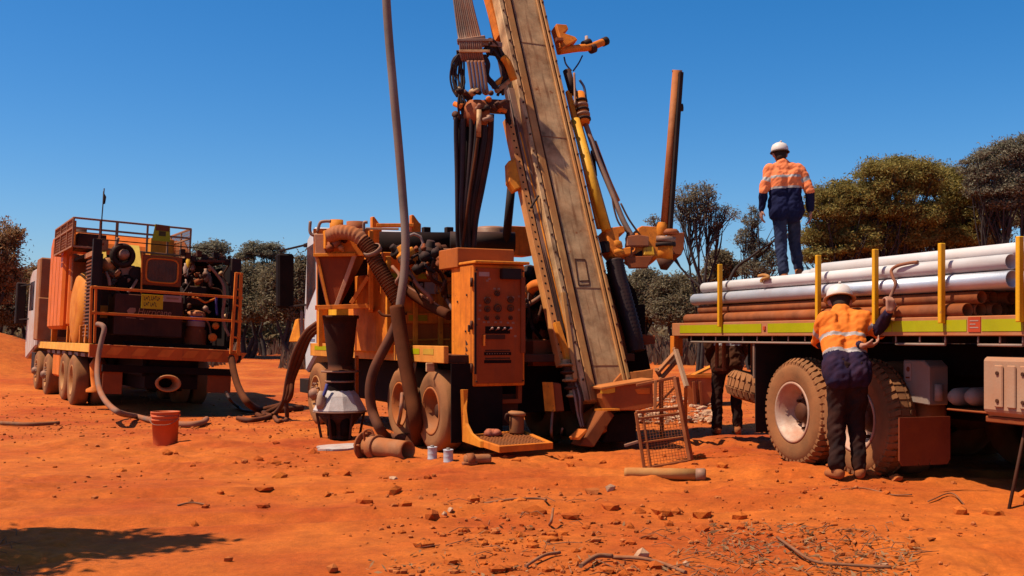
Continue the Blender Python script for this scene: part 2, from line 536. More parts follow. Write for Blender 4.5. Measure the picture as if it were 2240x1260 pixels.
def make_ground():
    ys = [-60, -30, -12, -4, 0, 2, 3.5, 4.6]
    while ys[-1] < 13: ys.append(ys[-1] + 0.0045 * ys[-1])
    while ys[-1] < 60: ys.append(ys[-1] * 1.012)
    while ys[-1] < 4000: ys.append(ys[-1] * 1.22)
    ys = np.array(ys)
    u = np.concatenate([[-400, -60, -12, -4, -1.6, -0.9, -0.68], np.linspace(-0.58, 0.58, 420), [0.68, 0.9, 1.6, 4, 12, 60, 400]])
    sc = np.clip(ys, 5.0, 60)
    X = u[None, :] * sc[:, None]
    Y = np.repeat(ys[:, None], len(u), 1)
    Z = gz(X, Y)
    nr, nc = X.shape
    co = np.stack([X, Y, Z], -1).reshape(-1, 3)
    idx = np.arange(nr * nc).reshape(nr, nc)
    f = np.stack([idx[:-1, :-1], idx[:-1, 1:], idx[1:, 1:], idx[1:, :-1]], -1).reshape(-1, 4)
    me = bpy.data.meshes.new("ground")
    me.vertices.add(len(co))
    me.vertices.foreach_set("co", co.ravel())
    me.loops.add(f.size)
    me.loops.foreach_set("vertex_index", f.ravel())
    me.polygons.add(len(f))
    me.polygons.foreach_set("loop_start", np.arange(0, f.size, 4))
    me.polygons.foreach_set("loop_total", np.full(len(f), 4))
    me.polygons.foreach_set("use_smooth", np.ones(len(f), bool))
    me.update()
    m = bpy.data.materials.new("red_earth")
    m.use_nodes = True
    N, L = m.node_tree.nodes, m.node_tree.links
    b = N["Principled BSDF"]
    b.inputs["Roughness"].default_value = 0.95
    b.inputs["Specular IOR Level"].default_value = 0.15
    tc = N.new("ShaderNodeTexCoord")
    def noise(sc, det, ro=0.6):
        n = N.new("ShaderNodeTexNoise")
        n.inputs["Scale"].default_value = sc
        n.inputs["Detail"].default_value = det
        n.inputs["Roughness"].default_value = ro
        L.new(tc.outputs["Object"], n.inputs["Vector"])
        return n
    n1 = noise(0.55, 6)
    n2 = noise(5.0, 8, 0.7)
    n3 = noise(38.0, 6, 0.7)
    r1 = N.new("ShaderNodeValToRGB")
    e = r1.color_ramp.elements
    e[0].position, e[0].color = 0.33, (0.32, 0.046, 0.005, 1)
    e[1].position, e[1].color = 0.70, (0.49, 0.118, 0.014, 1)
    L.new(n1.outputs["Fac"], r1.inputs[0])
    mr = N.new("ShaderNodeMapRange")
    mr.inputs[1].default_value, mr.inputs[2].default_value = 0.3, 0.7
    mr.inputs[3].default_value, mr.inputs[4].default_value = 0.72, 1.2
    L.new(n2.outputs["Fac"], mr.inputs[0])
    mx = N.new("ShaderNodeMix")
    mx.data_type, mx.blend_type = 'RGBA', 'MULTIPLY'
    mx.inputs[0].default_value = 1
    L.new(r1.outputs[0], mx.inputs[6])
    L.new(mr.outputs[0], mx.inputs[7])
    mr3 = N.new("ShaderNodeMapRange")
    mr3.inputs[1].default_value, mr3.inputs[2].default_value = 0.25, 0.75
    mr3.inputs[3].default_value, mr3.inputs[4].default_value = 0.75, 1.22
    L.new(n3.outputs["Fac"], mr3.inputs[0])
    mx3 = N.new("ShaderNodeMix")
    mx3.data_type, mx3.blend_type = 'RGBA', 'MULTIPLY'
    mx3.inputs[0].default_value = 1
    L.new(mx.outputs[2], mx3.inputs[6])
    L.new(mr3.outputs[0], mx3.inputs[7])
    L.new(mx3.outputs[2], b.inputs["Base Color"])
    nb = noise(70.0, 8, 0.75)
    bp = N.new("ShaderNodeBump")
    bp.inputs["Strength"].default_value = 0.7
    bp.inputs["Distance"].default_value = 0.012
    L.new(nb.outputs["Fac"], bp.inputs["Height"])
    L.new(bp.outputs[0], b.inputs["Normal"])
    MATS["red_earth"] = m
    me.materials.append(m)
    o = bpy.data.objects.new("ground", me)
    COL.objects.link(o)
    setprops(o, kind="structure")
make_ground()
# ------------------------------------------------------------------ wheels (local axis along y, outer face at y = yo, inw = +-1 points inboard)
def wheel(parent, x, yo, z, R, w, inw, style, lugs=0, n=40, tyre_m=None, rim_m=None):
    out = -inw
    c = (x, yo, z)
    d = (0, inw, 0)
    rr = R * 0.56
    tyre_m = tyre_m or TYRE
    prof = [(rr, 0.05 * w), (rr + 0.03, 0.0), (rr + 0.08, 0.0), (R * 0.82, -0.012), (R * 0.90, 0.01), (R * 0.955, 0.05 * w + 0.01),
            (R * 0.985, 0.14 * w), (R * 0.99, 0.3 * w), (R, 0.5 * w), (R * 0.99, 0.7 * w), (R * 0.985, 0.86 * w), (R * 0.95, 0.97 * w),
            (R * 0.82, w), (rr + 0.02, w), (rr, 0.9 * w)]
    rim = MB()
    if style == 'dual':      # deep dish
        rim.lathe(c, d, [(rr + 0.012, 0.035 * w), (rr + 0.012, 0.0), (rr - 0.012, 0.0), (rr - 0.02, 0.10 * w), (rr - 0.05, 0.14 * w), (rr - 0.055, 0.38 * w), (rr - 0.085, 0.44 * w),
                         (rr - 0.09, 0.68 * w), (R * 0.30, 0.72 * w), (R * 0.29, 0.70 * w), (R * 0.18, 0.70 * w), (0.0, 0.70 * w)], 40)
    else:
        rim.lathe(c, d, [(rr + 0.012, 0.03 * w), (rr + 0.012, 0.0), (rr - 0.012, 0.0), (rr - 0.02, 0.08 * w), (rr - 0.05, 0.12 * w), (rr - 0.07, 0.2 * w), (R * 0.30, 0.05 * w),
                         (R * 0.26, 0.03 * w), (0.0, 0.03 * w)], 40)
    wo = rim.build("wheel", rim_m or SILVER, parent, 0)
    t = MB()
    t.lathe(c, d, prof, max(n, 40), closed=True)
    if lugs:
        for k in range(lugs):
            for side in (0, 1):
                a = 2 * math.pi * (k + 0.5 * side) / lugs
                da = 2 * math.pi / lugs * 0.30
                v = []
                y0, y1 = (0.035 * w, 0.30 * w) if side == 0 else (0.70 * w, 0.965 * w)
                sh = da * 1.0
                for (yy, rad, sk) in ((y0, R * 0.935 if side == 0 else R * 1.022, 0 if side == 0 else -sh), (y1, R * 1.022 if side == 0 else R * 0.935, sh if side == 0 else 0)):
                    for aa in (a - da + sk, a + da + sk):
                        for r2 in (rad - 0.035, rad + 0.012):
                            v.append((x + r2 * math.cos(aa), yo + inw * yy, z + r2 * math.sin(aa)))
                t.add(v, [(0, 1, 3, 2), (4, 6, 7, 5), (0, 4, 5, 1), (2, 3, 7, 6), (1, 5, 7, 3), (0, 2, 6, 4)])
        for k in range(lugs):
            a = 2 * math.pi * (k + 0.25) / lugs
            da = 2 * math.pi / lugs * 0.36
            v = []
            for yy in (0.36 * w, 0.64 * w):
                for aa in (a - da, a + da):
                    for r2 in (R * 0.97, R * 1.014):
                        v.append((x + r2 * math.cos(aa), yo + inw * yy, z + r2 * math.sin(aa)))
            t.add(v, [(0, 1, 3, 2), (4, 6, 7, 5), (0, 4, 5, 1), (2, 3, 7, 6), (1, 5, 7, 3), (0, 2, 6, 4)])
    t.build("tyre", tyre_m, wo, 0)
    h = MB()
    if style == 'dual':
        h.lathe((x, yo + inw * 0.72 * w, z), (0, out, 0), [(R * 0.24, 0.0), (R * 0.24, 0.03), (R * 0.19, 0.05), (R * 0.185, 0.10), (R * 0.15, 0.12), (0.0, 0.125)], 20)
    else:
        h.lathe((x, yo + inw * 0.06 * w, z), (0, out, 0), [(R * 0.2, 0.0), (R * 0.19, 0.06), (R * 0.12, 0.11), (0.0, 0.12)], 18)
    for k in range(10):
        a = 2 * math.pi * k / 10
        yb = yo + inw * (0.70 * w if style == 'dual' else 0.06 * w)
        px, pz = x + R * 0.335 * math.cos(a), z + R * 0.335 * math.sin(a)
        h.cyl((px, yb, pz), (px, yb + out * 0.045, pz), 0.017, n=6)
    h.build("hub", GRIME_AND_SHADE if style == 'dual' else GREYST, wo, 0)
    return wo

# ------------------------------------------------------------------ pipe truck at the right
Q = Fr((1.91, 13.1, 0), (.316, -.949), +1)
def g_at(F, x, y):
    p = F.M @ Vector((x, y, 0))
    return gz1(p.x, p.y)
tr = thing("flatbed_truck", "flatbed truck with long tray edged in lime reflective tape, carrying stacked pipes", "truck", Q.M)
LX = 6.6
# tray
bx(tr, "tray_deck", GRIME_AND_SHADE, 0.06, LX, 0.065, 2.44, 1.36, 1.44, 0)
rail = bx(tr, "side_rail", mat("dusty_rail", (0.50, 0.22, 0.10), 0.5, dust=0.35, var=0.15), 0.0, LX, 0.0, 0.06, 1.30, 1.452)
bx(tr, "side_rail", BLACK, 0.0, LX, 2.445, 2.5, 1.30, 1.452)
bx(tr, "end_rail", GREYST, 0.0, 0.055, 0.062, 2.44, 1.27, 1.452)
x = 0.15
for (p0, p1) in ((1487, 1665), (1679, 1806), (1806, 1950), (1952, 2114), (2147, 2238)):
    a, b = Q.hit(p0, 712, 1, -0.004).x, Q.hit(p1, 712, 1, -0.004).x
    bx(tr, "reflective_strip", LIME, a, b, -0.004, 0.0, 1.335, 1.425, 0)
bx(tr, "reflective_strip", LIME, Q.hit(2244, 700, 1, 0).x, LX - 0.1, -0.004, 0.0, 1.335, 1.425, 0)
a, b = Q.hit(2119, 700, 1, 0).x, Q.hit(2146, 700, 1, 0).x
pl = bx(tr, "red_placard", REDSIGN, a, b, -0.006, 0.0, 1.33, 1.445, 0)
for k in range(3):
    bx(pl, "placard_line", PALE, a + 0.02, b - 0.02 - 0.03 * (k % 2), -0.008, -0.0062, 1.36 + 0.026 * k, 1.368 + 0.026 * k, 0)
a = Q.hit(1673, 712, 1, 0).x
bx(tr, "marker_lamp", REDSIGN, a - 0.02, a + 0.02, -0.014, 0, 1.36, 1.40, 0.003)
# corner post and end frame at the tail
bx(tr, "corner_post", ORANGE, -0.05, 0.05, 0.0, 0.12, 1.06, 1.30, 0.004)
# rope rail under the tray edge
for (p0, p1) in ((1512, 1800), (1960, 2068), (2140, 2238)):
    a, b = Q.hit(p0, 741, 1, 0.03).x, Q.hit(p1, 741, 1, 0.03).x
    rr = MB()
    rr.cyl((a, 0.03, 1.232), (b, 0.03, 1.232), 0.011, n=8)
    k = max(2, int((b - a) / 0.28))
    for i in range(k + 1):
        xx = a + (b - a) * i / k
        rr.cyl((xx, 0.03, 1.232), (xx, 0.03, 1.31), 0.008, n=6)
    rr.build("rope_rail", GREYP, tr, 0)
# chassis
for yy in (0.82, 1.62):
    bx(tr, "chassis_rail", BLACKM, 0.35, LX, yy, yy + 0.08, 0.95, 1.22)
for xx in np.arange(0.25, LX, 0.62):
    bx(tr, "cross_member", BLACKM, xx, xx + 0.07, 0.08, 2.42, 1.24, 1.358, 0.003)
for xx in (2.50, 3.51):
    cy(tr, "axle", GRIME_AND_SHADE, (xx, 0.2, 0.62), (xx, 2.3, 0.62), 0.09)
    MB().lathe((xx, 1.25, 0.62), (1, 0, 0), [(0.0, -0.24), (0.16, -0.2), (0.2, 0), (0.16, 0.2), (0, 0.24)], 14).build("differential", GRIME_AND_SHADE, tr, 0)
def dual(parent, x, yo, z, R, w, inw, lugs, n=40, **k):
    wheel(parent, x, yo, z, R, w, inw, 'dual', lugs, n, **k)
    t = MB()
    R2 = R * 0.995
    t.lathe((x, yo + inw * (w + 0.05), z), (0, inw, 0), [(R2 * .56, 0.02), (R2 * .8, 0), (R2 * .93, 0.02), (R2, 0.07), (R2, w - 0.07), (R2 * .93, w - .02), (R2 * .8, w), (R2 * .56, w - .02)], 32, closed=True)
    t.build("inner_tyre", k.get("tyre_m") or TYRE, parent, 0)
RW = 0.515
for xx in (2.51, 3.51):
    zz = g_at(Q, xx, 0.15) + RW - 0.02
    dual(tr, xx, 0.03, zz, RW, 0.29, +1, 46, 64)
    zz2 = g_at(Q, xx, 2.3) + RW - 0.02
    dual(tr, xx, 2.47, zz2, RW, 0.29, -1, 0, 40)
# mudguards and flaps
fl = Q.hit(1652, 860, 1, 0.1)
bx(tr, "mud_flap", BLACK, 1.80, 1.815, 0.05, 0.70, 0.30, 1.22, 0)
bx(tr, "mud_flap", BLACK, 1.80, 1.815, 1.80, 2.42, 0.30, 1.22, 0)
bx(tr, "flap_bracket", GREYST, 1.77, 1.80, 0.04, 0.10, 0.86, 1.24, 0.003)
# spare tyre slung flat under the tail
sp = MB()
wsp = thing("spare_carrier_tmp", "", "", None)
bpy.data.objects.remove(wsp)
RS = 0.50
MS = Matrix.Translation((1.22, 0.62, 0.68)) @ Euler((R_(-12), R_(7), 0)).to_matrix().to_4x4() @ Matrix.Rotation(R_(90), 4, 'X')
spo = bpy.data.objects.new("spare_wheel", MB().lathe((0, 0, 0), (0, 1, 0), [(0.29, 0.05), (0.28, 0.12), (0.10, 0.14), (0.0, 0.14)], 24).mesh("spare_rim", GRIME_AND_SHADE))
COL.objects.link(spo)
spo.parent = tr
spo.matrix_local = MS @ Matrix.Translation((0, -0.14, 0))
wheel(spo, 0, 0, 0, RS, 0.29, +1, 'single', 40, 56, rim_m=GRIME_AND_SHADE)
for (xx, yy) in ((0.95, 0.5), (1.45, 0.95)):
    bx(tr, "spare_hanger", RUST, xx, xx + 0.04, yy, yy + 0.04, 0.62, 1.24, 0.003)
# steel ladder rack hanging behind the tail
lr = MB()
for dx in (0.0, 0.16):
    lr.box(0.5 + dx, 0.535 + dx, 0.30, 0.335, 0.92, 1.24)
lr.box(0.5, 0.70, 0.295, 0.34, 0.90, 0.93)
lr.build("tail_bracket", RUST, tr, 0.003)
# boxes and tanks between the axles and the cab
a, b = Q.hit(1975, 787, 1, 0.28), Q.hit(2032, 882, 1, 0.28)
gb = MB().prism([(a.x, b.z), (b.x, b.z - 0.02), (b.x, a.z - 0.05), (b.x - 0.07, a.z), (a.x, a.z)], 1, 0.28, 0.48)
gbo = gb.build("grey_tank", GREYP, tr, 0.01)
q = Q.hit(1984, 815, 1, 0.27)
lab = bx(gbo, "sticker", PALE, q.x - 0.03, q.x + 0.045, 0.274, 0.279, q.z - 0.07, q.z + 0.08, 0)
cy(lab, "sticker_mark", DKRED, (q.x + 0.01, 0.274, q.z + 0.03), (q.x + 0.01, 0.271, q.z + 0.03), 0.022, n=12)
bx(lab, "sticker_mark", DKRED, q.x - 0.02, q.x + 0.03, 0.271, 0.2738, q.z - 0.05, q.z - 0.035, 0)
cy(gbo, "tank_tap", GREYP, (b.x + 0.05, 0.34, b.z + 0.02), (b.x + 0.05, 0.34, b.z + 0.16), 0.035)
for (px, py) in ((2085, 868), (2122, 868)):
    q = Q.hit(px, py, 1, 0.35)
    MB().lathe((q.x, 0.35, q.z), (0, 1, 0), [(0, -0.03), (0.045, -0.02), (0.07, 0.02), (0.075, 0.05), (0.075, 0.9), (0, 0.92)], 18).build("air_tank", GREYP, tr, 0)
a, b = Q.hit(2070, 893, 1, 0.3), Q.hit(2152, 905, 1, 0.3)
bx(tr, "step_tray", DKRED, a.x, b.x + 0.3, 0.3, 0.75, b.z, a.z)
a, b = Q.hit(2150, 780, 1, 0.04), Q.hit(2300, 908, 1, 0.04)
zb0, zb1 = 0.70, a.z
bb = MB().prism([(zb0 + 0.06, 0) for _ in range(0)] or [(0.09, zb0), (0.04, zb0 + 0.04), (0.04, zb1 - 0.02), (0.07, zb1), (0.62, zb1), (0.62, zb0)], 0, a.x, a.x + 1.0)
bbo = bb.build("battery_cover", BEIGEP, tr, 0.012)
for i in range(7):
    xx = a.x + 0.13 + 0.125 * i
    bx(bbo, "rib", BEIGEP, xx, xx + 0.085, 0.022, 0.038, zb0 + 0.07, zb1 - 0.06, 0.008)
for xx in (a.x + 0.17, a.x + 0.42):
    for zz in (zb0 + 0.12, zb1 - 0.12):
        cy(bbo, "bolt", GRIME_AND_SHADE, (xx, 0.012, zz), (xx, 0.022, zz), 0.015, n=8)
bx(tr, "under_plate", DKRED, a.x - 0.02, a.x + 1.1, 0.08, 0.65, zb0 - 0.05, zb0 - 0.004)
# forward-facing rear flap with torn lower edge, dark red
fx_ = Q.hit(1965, 960, 0, 4.62)
f2 = Q.hit(2076, 960, 0, 4.62)
pts = [(f2.y, 1.02), (f2.y, 0.38), (f2.y + .03, 0.345)]
ya, yb = fx_.y, f2.y
lo = min(ya, yb); hi = max(ya, yb)
W = hi - lo
MB().prism([(lo, 0.66), (lo, 0.32), (lo + .03, 0.28), (lo + W * .36, 0.28), (lo + W * .38, 0.34), (lo + W * .41, 0.28), (lo + W * .58, 0.28), (lo + W * .60, 0.33), (lo + W * .63, 0.28),
            (hi - .03, 0.28), (hi, 0.32), (hi, 0.66)], 0, 4.62, 4.635).build("mud_flap", mat("red_mud_flap", (0.16, 0.03, 0.012), 0.7, dust=0.2, top=0), tr, 0)
bx(tr, "fuel_tank", BLACKM, 4.75, 6.5, 0.75, 1.15, 0.75, 1.2, 0.03)
bx(tr, "cross_tank", BLACKM, 4.7, 6.4, 1.75, 2.4, 0.6, 1.2, 0.03)
bx(tr, "gearbox", BLACKM, 3.0, 6.3, 0.95, 1.6, 0.55, 1.0, 0.03)
for zz in (1.47, 1.85, 2.25):
    bm_(tr, "headboard_bar", GREYST, (LX - .03, 0.02, zz), (LX - .03, 2.48, zz), .06, .06)
for yy in (0.05, 0.65, 1.25, 1.85, 2.45):
    bm_(tr, "headboard_post", GREYST, (LX - .03, yy, 1.45), (LX - .03, yy, 2.27), .06, .05)
cab3 = MB().prism([(6.85, 1.0), (8.7, 0.75), (8.85, 1.5), (8.55, 2.6), (8.2, 2.8), (6.85, 2.8)], 1, 0.06, 2.44).build("cab", WHITE, tr, 0.05)
MB().prism([(7.3, 1.75), (8.5, 1.6), (8.35, 2.5), (7.3, 2.55)], 1, 0.045, 0.059).build("side_window", GLASS, cab3, 0.005)
bx(cab3, "bumper", GREYST, 8.5, 8.95, 0.06, 2.44, 0.45, 0.85, 0.04)
for (yo, s_) in ((0.05, 1), (2.45, -1)):
    wheel(tr, 7.9, yo, g_at(Q, 7.9, yo) + 0.5, 0.515, 0.3, s_, 'single')
# stakes
for (px, pt) in ((1575, 578), (1790, 558), (1915, 545), (2060, 532), (2231, 517)):
    q = Q.hit(px, pt, 1, -0.03)
    bx(tr, "stake", POSTY, q.x - 0.020, q.x + 0.020, -0.055, -0.008, 1.40, q.z, 0.005)
    bx(tr, "stake", POSTY, q.x - 0.026, q.x + 0.026, 2.51, 2.56, 1.40, q.z, 0.005)

# pipes on the tray: every one a thing of its own, lying along the tray
rng = random.Random(3)
def pipe(name, m, x0, x1, y, z, r, label, cat, group, hollow=True, n=22, dy=0.0, dz=0.0):
    jy, jz = (0, 0) if "near" in label else (rng.uniform(-.004, .004), rng.uniform(-.003, .003))
    p0, p1 = Vector((x0, y - jy, z + jz)), Vector((x1, y + dy + jy, z + dz - jz))
    d = (p1 - p0)
    Lh = d.length
    mb = MB()
    if hollow:
        t = max(0.006, r * 0.09)
        mb.lathe(p0, d, [(r - t, 0.0), (r, 0.0), (r, Lh), (r - t, Lh), (r - t, Lh - 0.7)], n)
        mb.lathe(p0, d, [(r - t, 0.0), (r - t, 0.7)], n)
    else:
        mb.cyl(p0, p1, r, n=n)
    o = mb.build(name, m, None, 0, M=Q.M, fix=False)
    setprops(o, label, cat, group)
    return o
GP = "pipes stacked on the truck tray"
# brown drill rods, lower two layers
yy = 0.09
zt = 1.444
k = 0
rows = [("bottom", 1.444 + 0.055, 0.055, 0.25, 0.055), ("second", 1.444 + 0.055 + 0.098, 0.05, 0.45, 0.11)]
for (nm, z, r, xs, y0) in rows:
    y = y0
    i = 0
    while y < 2.40:
        lab = ("rusty brown drill rod at the near tray edge, %s layer from below" % nm) if i == 0 else \
              "rusty brown drill rod buried in the lower layers of the pipe stack"
        pipe("drill_rod", RUST, xs + rng.uniform(0, .15), 4.95 + rng.uniform(-.15, .05), y, z, r, lab, "drill rod", "brown drill rods under the pipes", n=16)
        y += 2 * r + 0.004
        i += 1
# silver layer
z = 1.444 + 0.11 + 0.095 + 0.07
y = 0.085
i = 0
while y < 2.38:
    m = GALV if i < 3 else WHITEP
    lab = "long silver galvanised pipe along the near side with an open dark end" if i == 0 else "galvanised pipe inside the middle layer of the stack" if i < 3 else "white pipe inside the middle layer of the stack"
    pipe("steel_pipe" if i < 3 else "white_pipe", m, 0.42 + (rng.uniform(0, .1) if i else 0), (5.34 if i == 0 else 5.6 + rng.uniform(-.2, .1)), y, z, 0.066, lab, "pipe", GP)
    y += 0.137
    i += 1
# white layers
z1 = z + 0.066 + 0.058 + 0.006
y = 0.10
i = 0
while y < 2.36:
    lab = "white plastic pipe on the near side, directly above the silver pipe" if i == 0 else "white plastic pipe in the fourth layer of the stack"
    pipe("white_pipe", WHITEP, 0.62 + (rng.uniform(-.05, .05) if i else 0), (5.31 if i == 0 else 6.2 + rng.uniform(-.2, .1)), y, z1, 0.058, lab, "pipe", GP)
    y += 0.121
    i += 1
z2 = z1 + 0.088
y = 0.17
i = 0
while y < 2.30:
    x0 = 2.85 if i == 0 else 2.62 if i < 3 else rng.uniform(1.8, 2.2) if i < 7 else rng.uniform(-0.25, 0.1)
    lab = "white plastic pipe on top of the near side, starting at the second stake" if i == 0 else "white plastic pipe in the upper layer of the stack"
    pipe("white_pipe", WHITEP, x0, 6.3 + rng.uniform(-.3, .05), y, z2, 0.058, lab, "pipe", GP)
    y += 0.121
    i += 1
TOPZ = z2 + 0.058
# loose strap and binder over the pipes
def qpt(px, py, y): return Q.hit(px, py, 1, y)
st = MB().tube(crom([qpt(2008, 573, 0.05), qpt(1985, 576, 0.03), qpt(1962, 582, 0.02), qpt(1950, 592, 0.0), qpt(1953, 606, -0.01), qpt(1959, 622, -0.01), qpt(1953, 638, -0.02), qpt(1946, 655, -0.05), qpt(1942, 690, -0.08)], 5), 0.014, 7)
o = st.build("load_strap", mat("dusty_strap", (0.23, 0.13, 0.09), 0.9, dust=0.3), None, 0, M=Q.M)
setprops(o, "dusty brown load strap hanging over the pipes to the raised hand of the worker", "strap")
o = MB().tube(crom([qpt(1660, 604, 0.04), qpt(1672, 602, 0.03), qpt(1682, 606, 0.02), qpt(1668, 611, 0.02), qpt(1666, 618, 0.015)], 5), 0.018, 7).build("strap_hook", mat("brass_hook", (0.45, 0.25, 0.08), 0.5, dust=0.3), None, 0, M=Q.M)
setprops(o, "small tan strap hook lying on the white pipe below the standing worker", "hook")
# ------------------------------------------------------------------ compressor truck at the left
T = Fr((-7.0, 18.3, 0.0), (-.485, .875), -1, tilt=3.0)
ct = thing("compressor_truck", "dusty orange and black compressor truck seen from behind, with a railed rear deck", "truck", T.M)
def Th(px, py, x=0.0): return T.hit(px, py, 0, x)
def Tr(name, m, a, b, x, t, parent=None, bevel=0.006): return T.rbox(parent or ct, name, m, a[0], a[1], b[0], b[1], x, t, bevel)
def Ts(name, m, a, b, y, t, parent=None, bevel=0.006): return T.sbox(parent or ct, name, m, a[0], a[1], b[0], b[1], y, t, bevel)
WT = 2.5
bx(ct, "deck", GRIME_AND_SHADE, 0.06, 8.2, -WT + 0.01, -0.01, 1.02, 1.13)
db = Tr("rear_beam", mat("striped_rear_beam", (0.60, 0.12, 0.02), 0.6, dust=0.25, streak=0.3), (196, 752), (526, 794), 0.0, 0.06)
for k in range(6):
    y = -0.15 - k * 0.42
    MB().prism([(y, 1.0), (y - 0.2, 1.0), (y - 0.3, 1.13), (y - 0.1, 1.13)], 0, -0.004, -0.0005).build("hazard_stripe", mat("faded_stripe", (0.8, 0.2, 0.03), 0.6, dust=0.3), db, 0)
bx(ct, "side_lip", mat("yellow_lip", (1.0, 0.46, 0.06), 0.5, dust=0.2, top=0.1), 0.3, 8.6, -0.005, 0.03, 1.02, 1.17)
Tr("rear_bumper", BLACKM, (224, 797), (515, 823), 0.12, 0.08)
for (p0, p1, m) in (((272, 771), (300, 783), PALE), ((340, 774), (388, 789), mat("dim_plate", (0.16, 0.12, 0.09), 0.5, dust=0.2, top=0)), ((428, 777), (450, 790), DKRED)):
    Tr("number_plate" if p0[0] == 340 else "tail_lamp", m, p0, p1, 0.108, 0.01, bevel=0)
Tr("mud_flap", DKRED, (226, 800), (266, 862), 0.16, 0.02)
Tr("mud_flap", DKRED, (455, 806), (504, 860), 0.16, 0.02)
bx(ct, "tow_box", BLACKM, 0.2, 0.7, -1.75, -0.85, 0.45, 0.98)
bx(ct, "chassis_rail", BLACKM, 0.2, 10.0, -1.72, -1.6, 0.65, 1.0)
bx(ct, "chassis_rail", BLACKM, 0.2, 10.0, -0.92, -0.8, 0.65, 1.0)
bx(ct, "under_tank", BLACKM, 0.5, 6.0, -1.55, -0.95, 0.40, 0.9)
bx(ct, "under_tank", BLACKM, 4.4, 6.2, -2.4, -0.3, 0.35, 1.0)
# tow ring
q = Th(363, 838, 0.1)
ringm = mat("light_orange_collar", (0.58, 0.24, 0.09), 0.6, dust=0.3)  # even light orange colour
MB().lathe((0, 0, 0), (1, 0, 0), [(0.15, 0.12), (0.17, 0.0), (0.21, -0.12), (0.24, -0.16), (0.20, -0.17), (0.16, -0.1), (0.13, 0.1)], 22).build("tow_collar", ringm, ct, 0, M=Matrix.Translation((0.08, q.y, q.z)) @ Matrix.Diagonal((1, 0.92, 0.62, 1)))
# railing
RAIL = mat("orange_rail", (0.85, 0.20, 0.02), 0.6, dust=0.3, chips=(0.2, 0.06, 0.02))
for (l, r) in (((199, 628), (531, 652)), ((199, 684), (529, 703))):
    a, b = Th(*l), Th(*r)
    bm_(ct, "guard_rail", RAIL, a, b, 0.045, 0.045)
for px in (199, 209):
    a, b = Th(px + 1, 629, 0.0 if px == 199 else 0.3), Th(px - 2, 750, 0.0 if px == 199 else 0.3)
    bm_(ct, "rail_post", RAIL, a, b, 0.04, 0.04)
bm_(ct, "guard_rail", RAIL, Th(199, 629), Th(211, 627, 0.45), 0.04, 0.04)
bm_(ct, "guard_rail", RAIL, Th(199, 684), Th(211, 682, 0.45), 0.04, 0.04)
lad = MB()
for (pt, pb) in (((517, 596), (505, 775)), ((528, 597), (521, 778))):
    lad.beam(Th(*pt, -0.03), Th(*pb, -0.03), 0.05, 0.05)
for k in range(6):
    t = k / 5
    lad.beam(Th(516.5 - 12 * t, 597 + 174 * t, -0.03), Th(528 - 7 * t, 599 + 176 * t, -0.03), 0.035, 0.03)
lad.build("rear_ladder", RAIL, ct, 0.004)

# engine enclosure
E0 = 0.42
cp = Tr("corner_post", BLACK, (205, 522), (212, 742), E0, 0.10)
tbm = Tr("roof_beam", BLACKM, (205, 521), (482, 547), E0, 0.12)
Tr("corner_post", BLACK, (508, 565), (519, 748), E0, 0.10)
bx(ct, "roof_plate", BLACKM, E0 + 1.0, 5.2, -2.38, -1.5, 2.78, 2.84)
bx(ct, "roof_plate", BLACKM, E0 + 1.7, 5.2, -1.5, -0.05, 2.78, 2.84)
bx(ct, "side_panel", BLACKM, E0 + 0.1, 5.2, -2.42, -2.38, 1.2, 2.72)
bx(ct, "rear_wall", GRIME_AND_SHADE, 2.2, 2.25, -2.36, -0.1, 1.14, 2.78)
# ragged plumbing along the roof edge at right
for i in range(9):
    px = 400 + 12 * i
    a = Th(px, 552 + (i % 3) * 6 + i * 1.2, E0 + 0.1)
    MB().box(a.x, a.x + 0.12, a.y - 0.05, a.y + 0.04, a.z - 0.05, a.z + 0.06).build("pipe_fitting", GRIME_AND_SHADE if i % 2 else BLACK, ct, 0.01)
bm_(ct, "roof_pipe", GRIME_AND_SHADE, Th(432, 570, E0 + .05), Th(492, 572, E0 + .05), 0.04, 0.04)
# louvred radiator side, fins standing proud
LV = mat("louvre_steel", (0.085, 0.05, 0.03), 0.5, dust=0.3)
bx(ct, "radiator_side", BLACK, 0.44, 1.95, -0.10, -0.06, 1.25, 2.72)
for k in range(22):
    z = 1.30 + k * 0.064
    bx(ct, "louvre_fin", LV, 0.46, 1.93, -0.058, -0.03, z, z + 0.026, 0)
bm_(ct, "louvre_frame", mat("frame_tan", (0.42, 0.2, 0.09), 0.6, dust=0.3), (0.44, -0.04, 2.76), (1.95, -0.04, 2.76), 0.08, 0.09)
bx(ct, "vent_stack", mat("frame_tan", (0, 0, 0)), 0.75, 1.1, -0.22, -0.02, 2.80, 3.0)
# round-ended yellow tank and orange air housing farther along the side
TKY = mat("yellow_tank", (0.85, 0.29, 0.025), 0.5, dust=0.45, var=0.15, streak=0.15, top=0.0)
TKO = mat("orange_tank", (0.88, 0.17, 0.012), 0.45, dust=0.2, var=0.15, streak=0.25, top=0.0)
v = MB()
v.lathe((2.95, 0.0, 1.78), (0, 1, 0), [(0.0, 0.03), (0.5, 0.02), (0.66, -0.02), (0.74, -0.10), (0.76, -0.2), (0.76, -2.2), (0, -2.2)], 36)
v.build("air_receiver", TKY, ct, 0, M=Matrix.Translation((0, 0, 0)))
bx(ct, "receiver_guard", TKO, 3.9, 4.15, -0.75, 0.0, 1.5, 2.95, 0.05)
bx(ct, "mesh_panel", mat("fine_brown_mesh", (0.26, 0.085, 0.035), 0.7, dust=0.2, bscale=220, bump=0.5), 3.78, 3.9, -0.72, -0.02, 2.2, 2.93, 0.02)
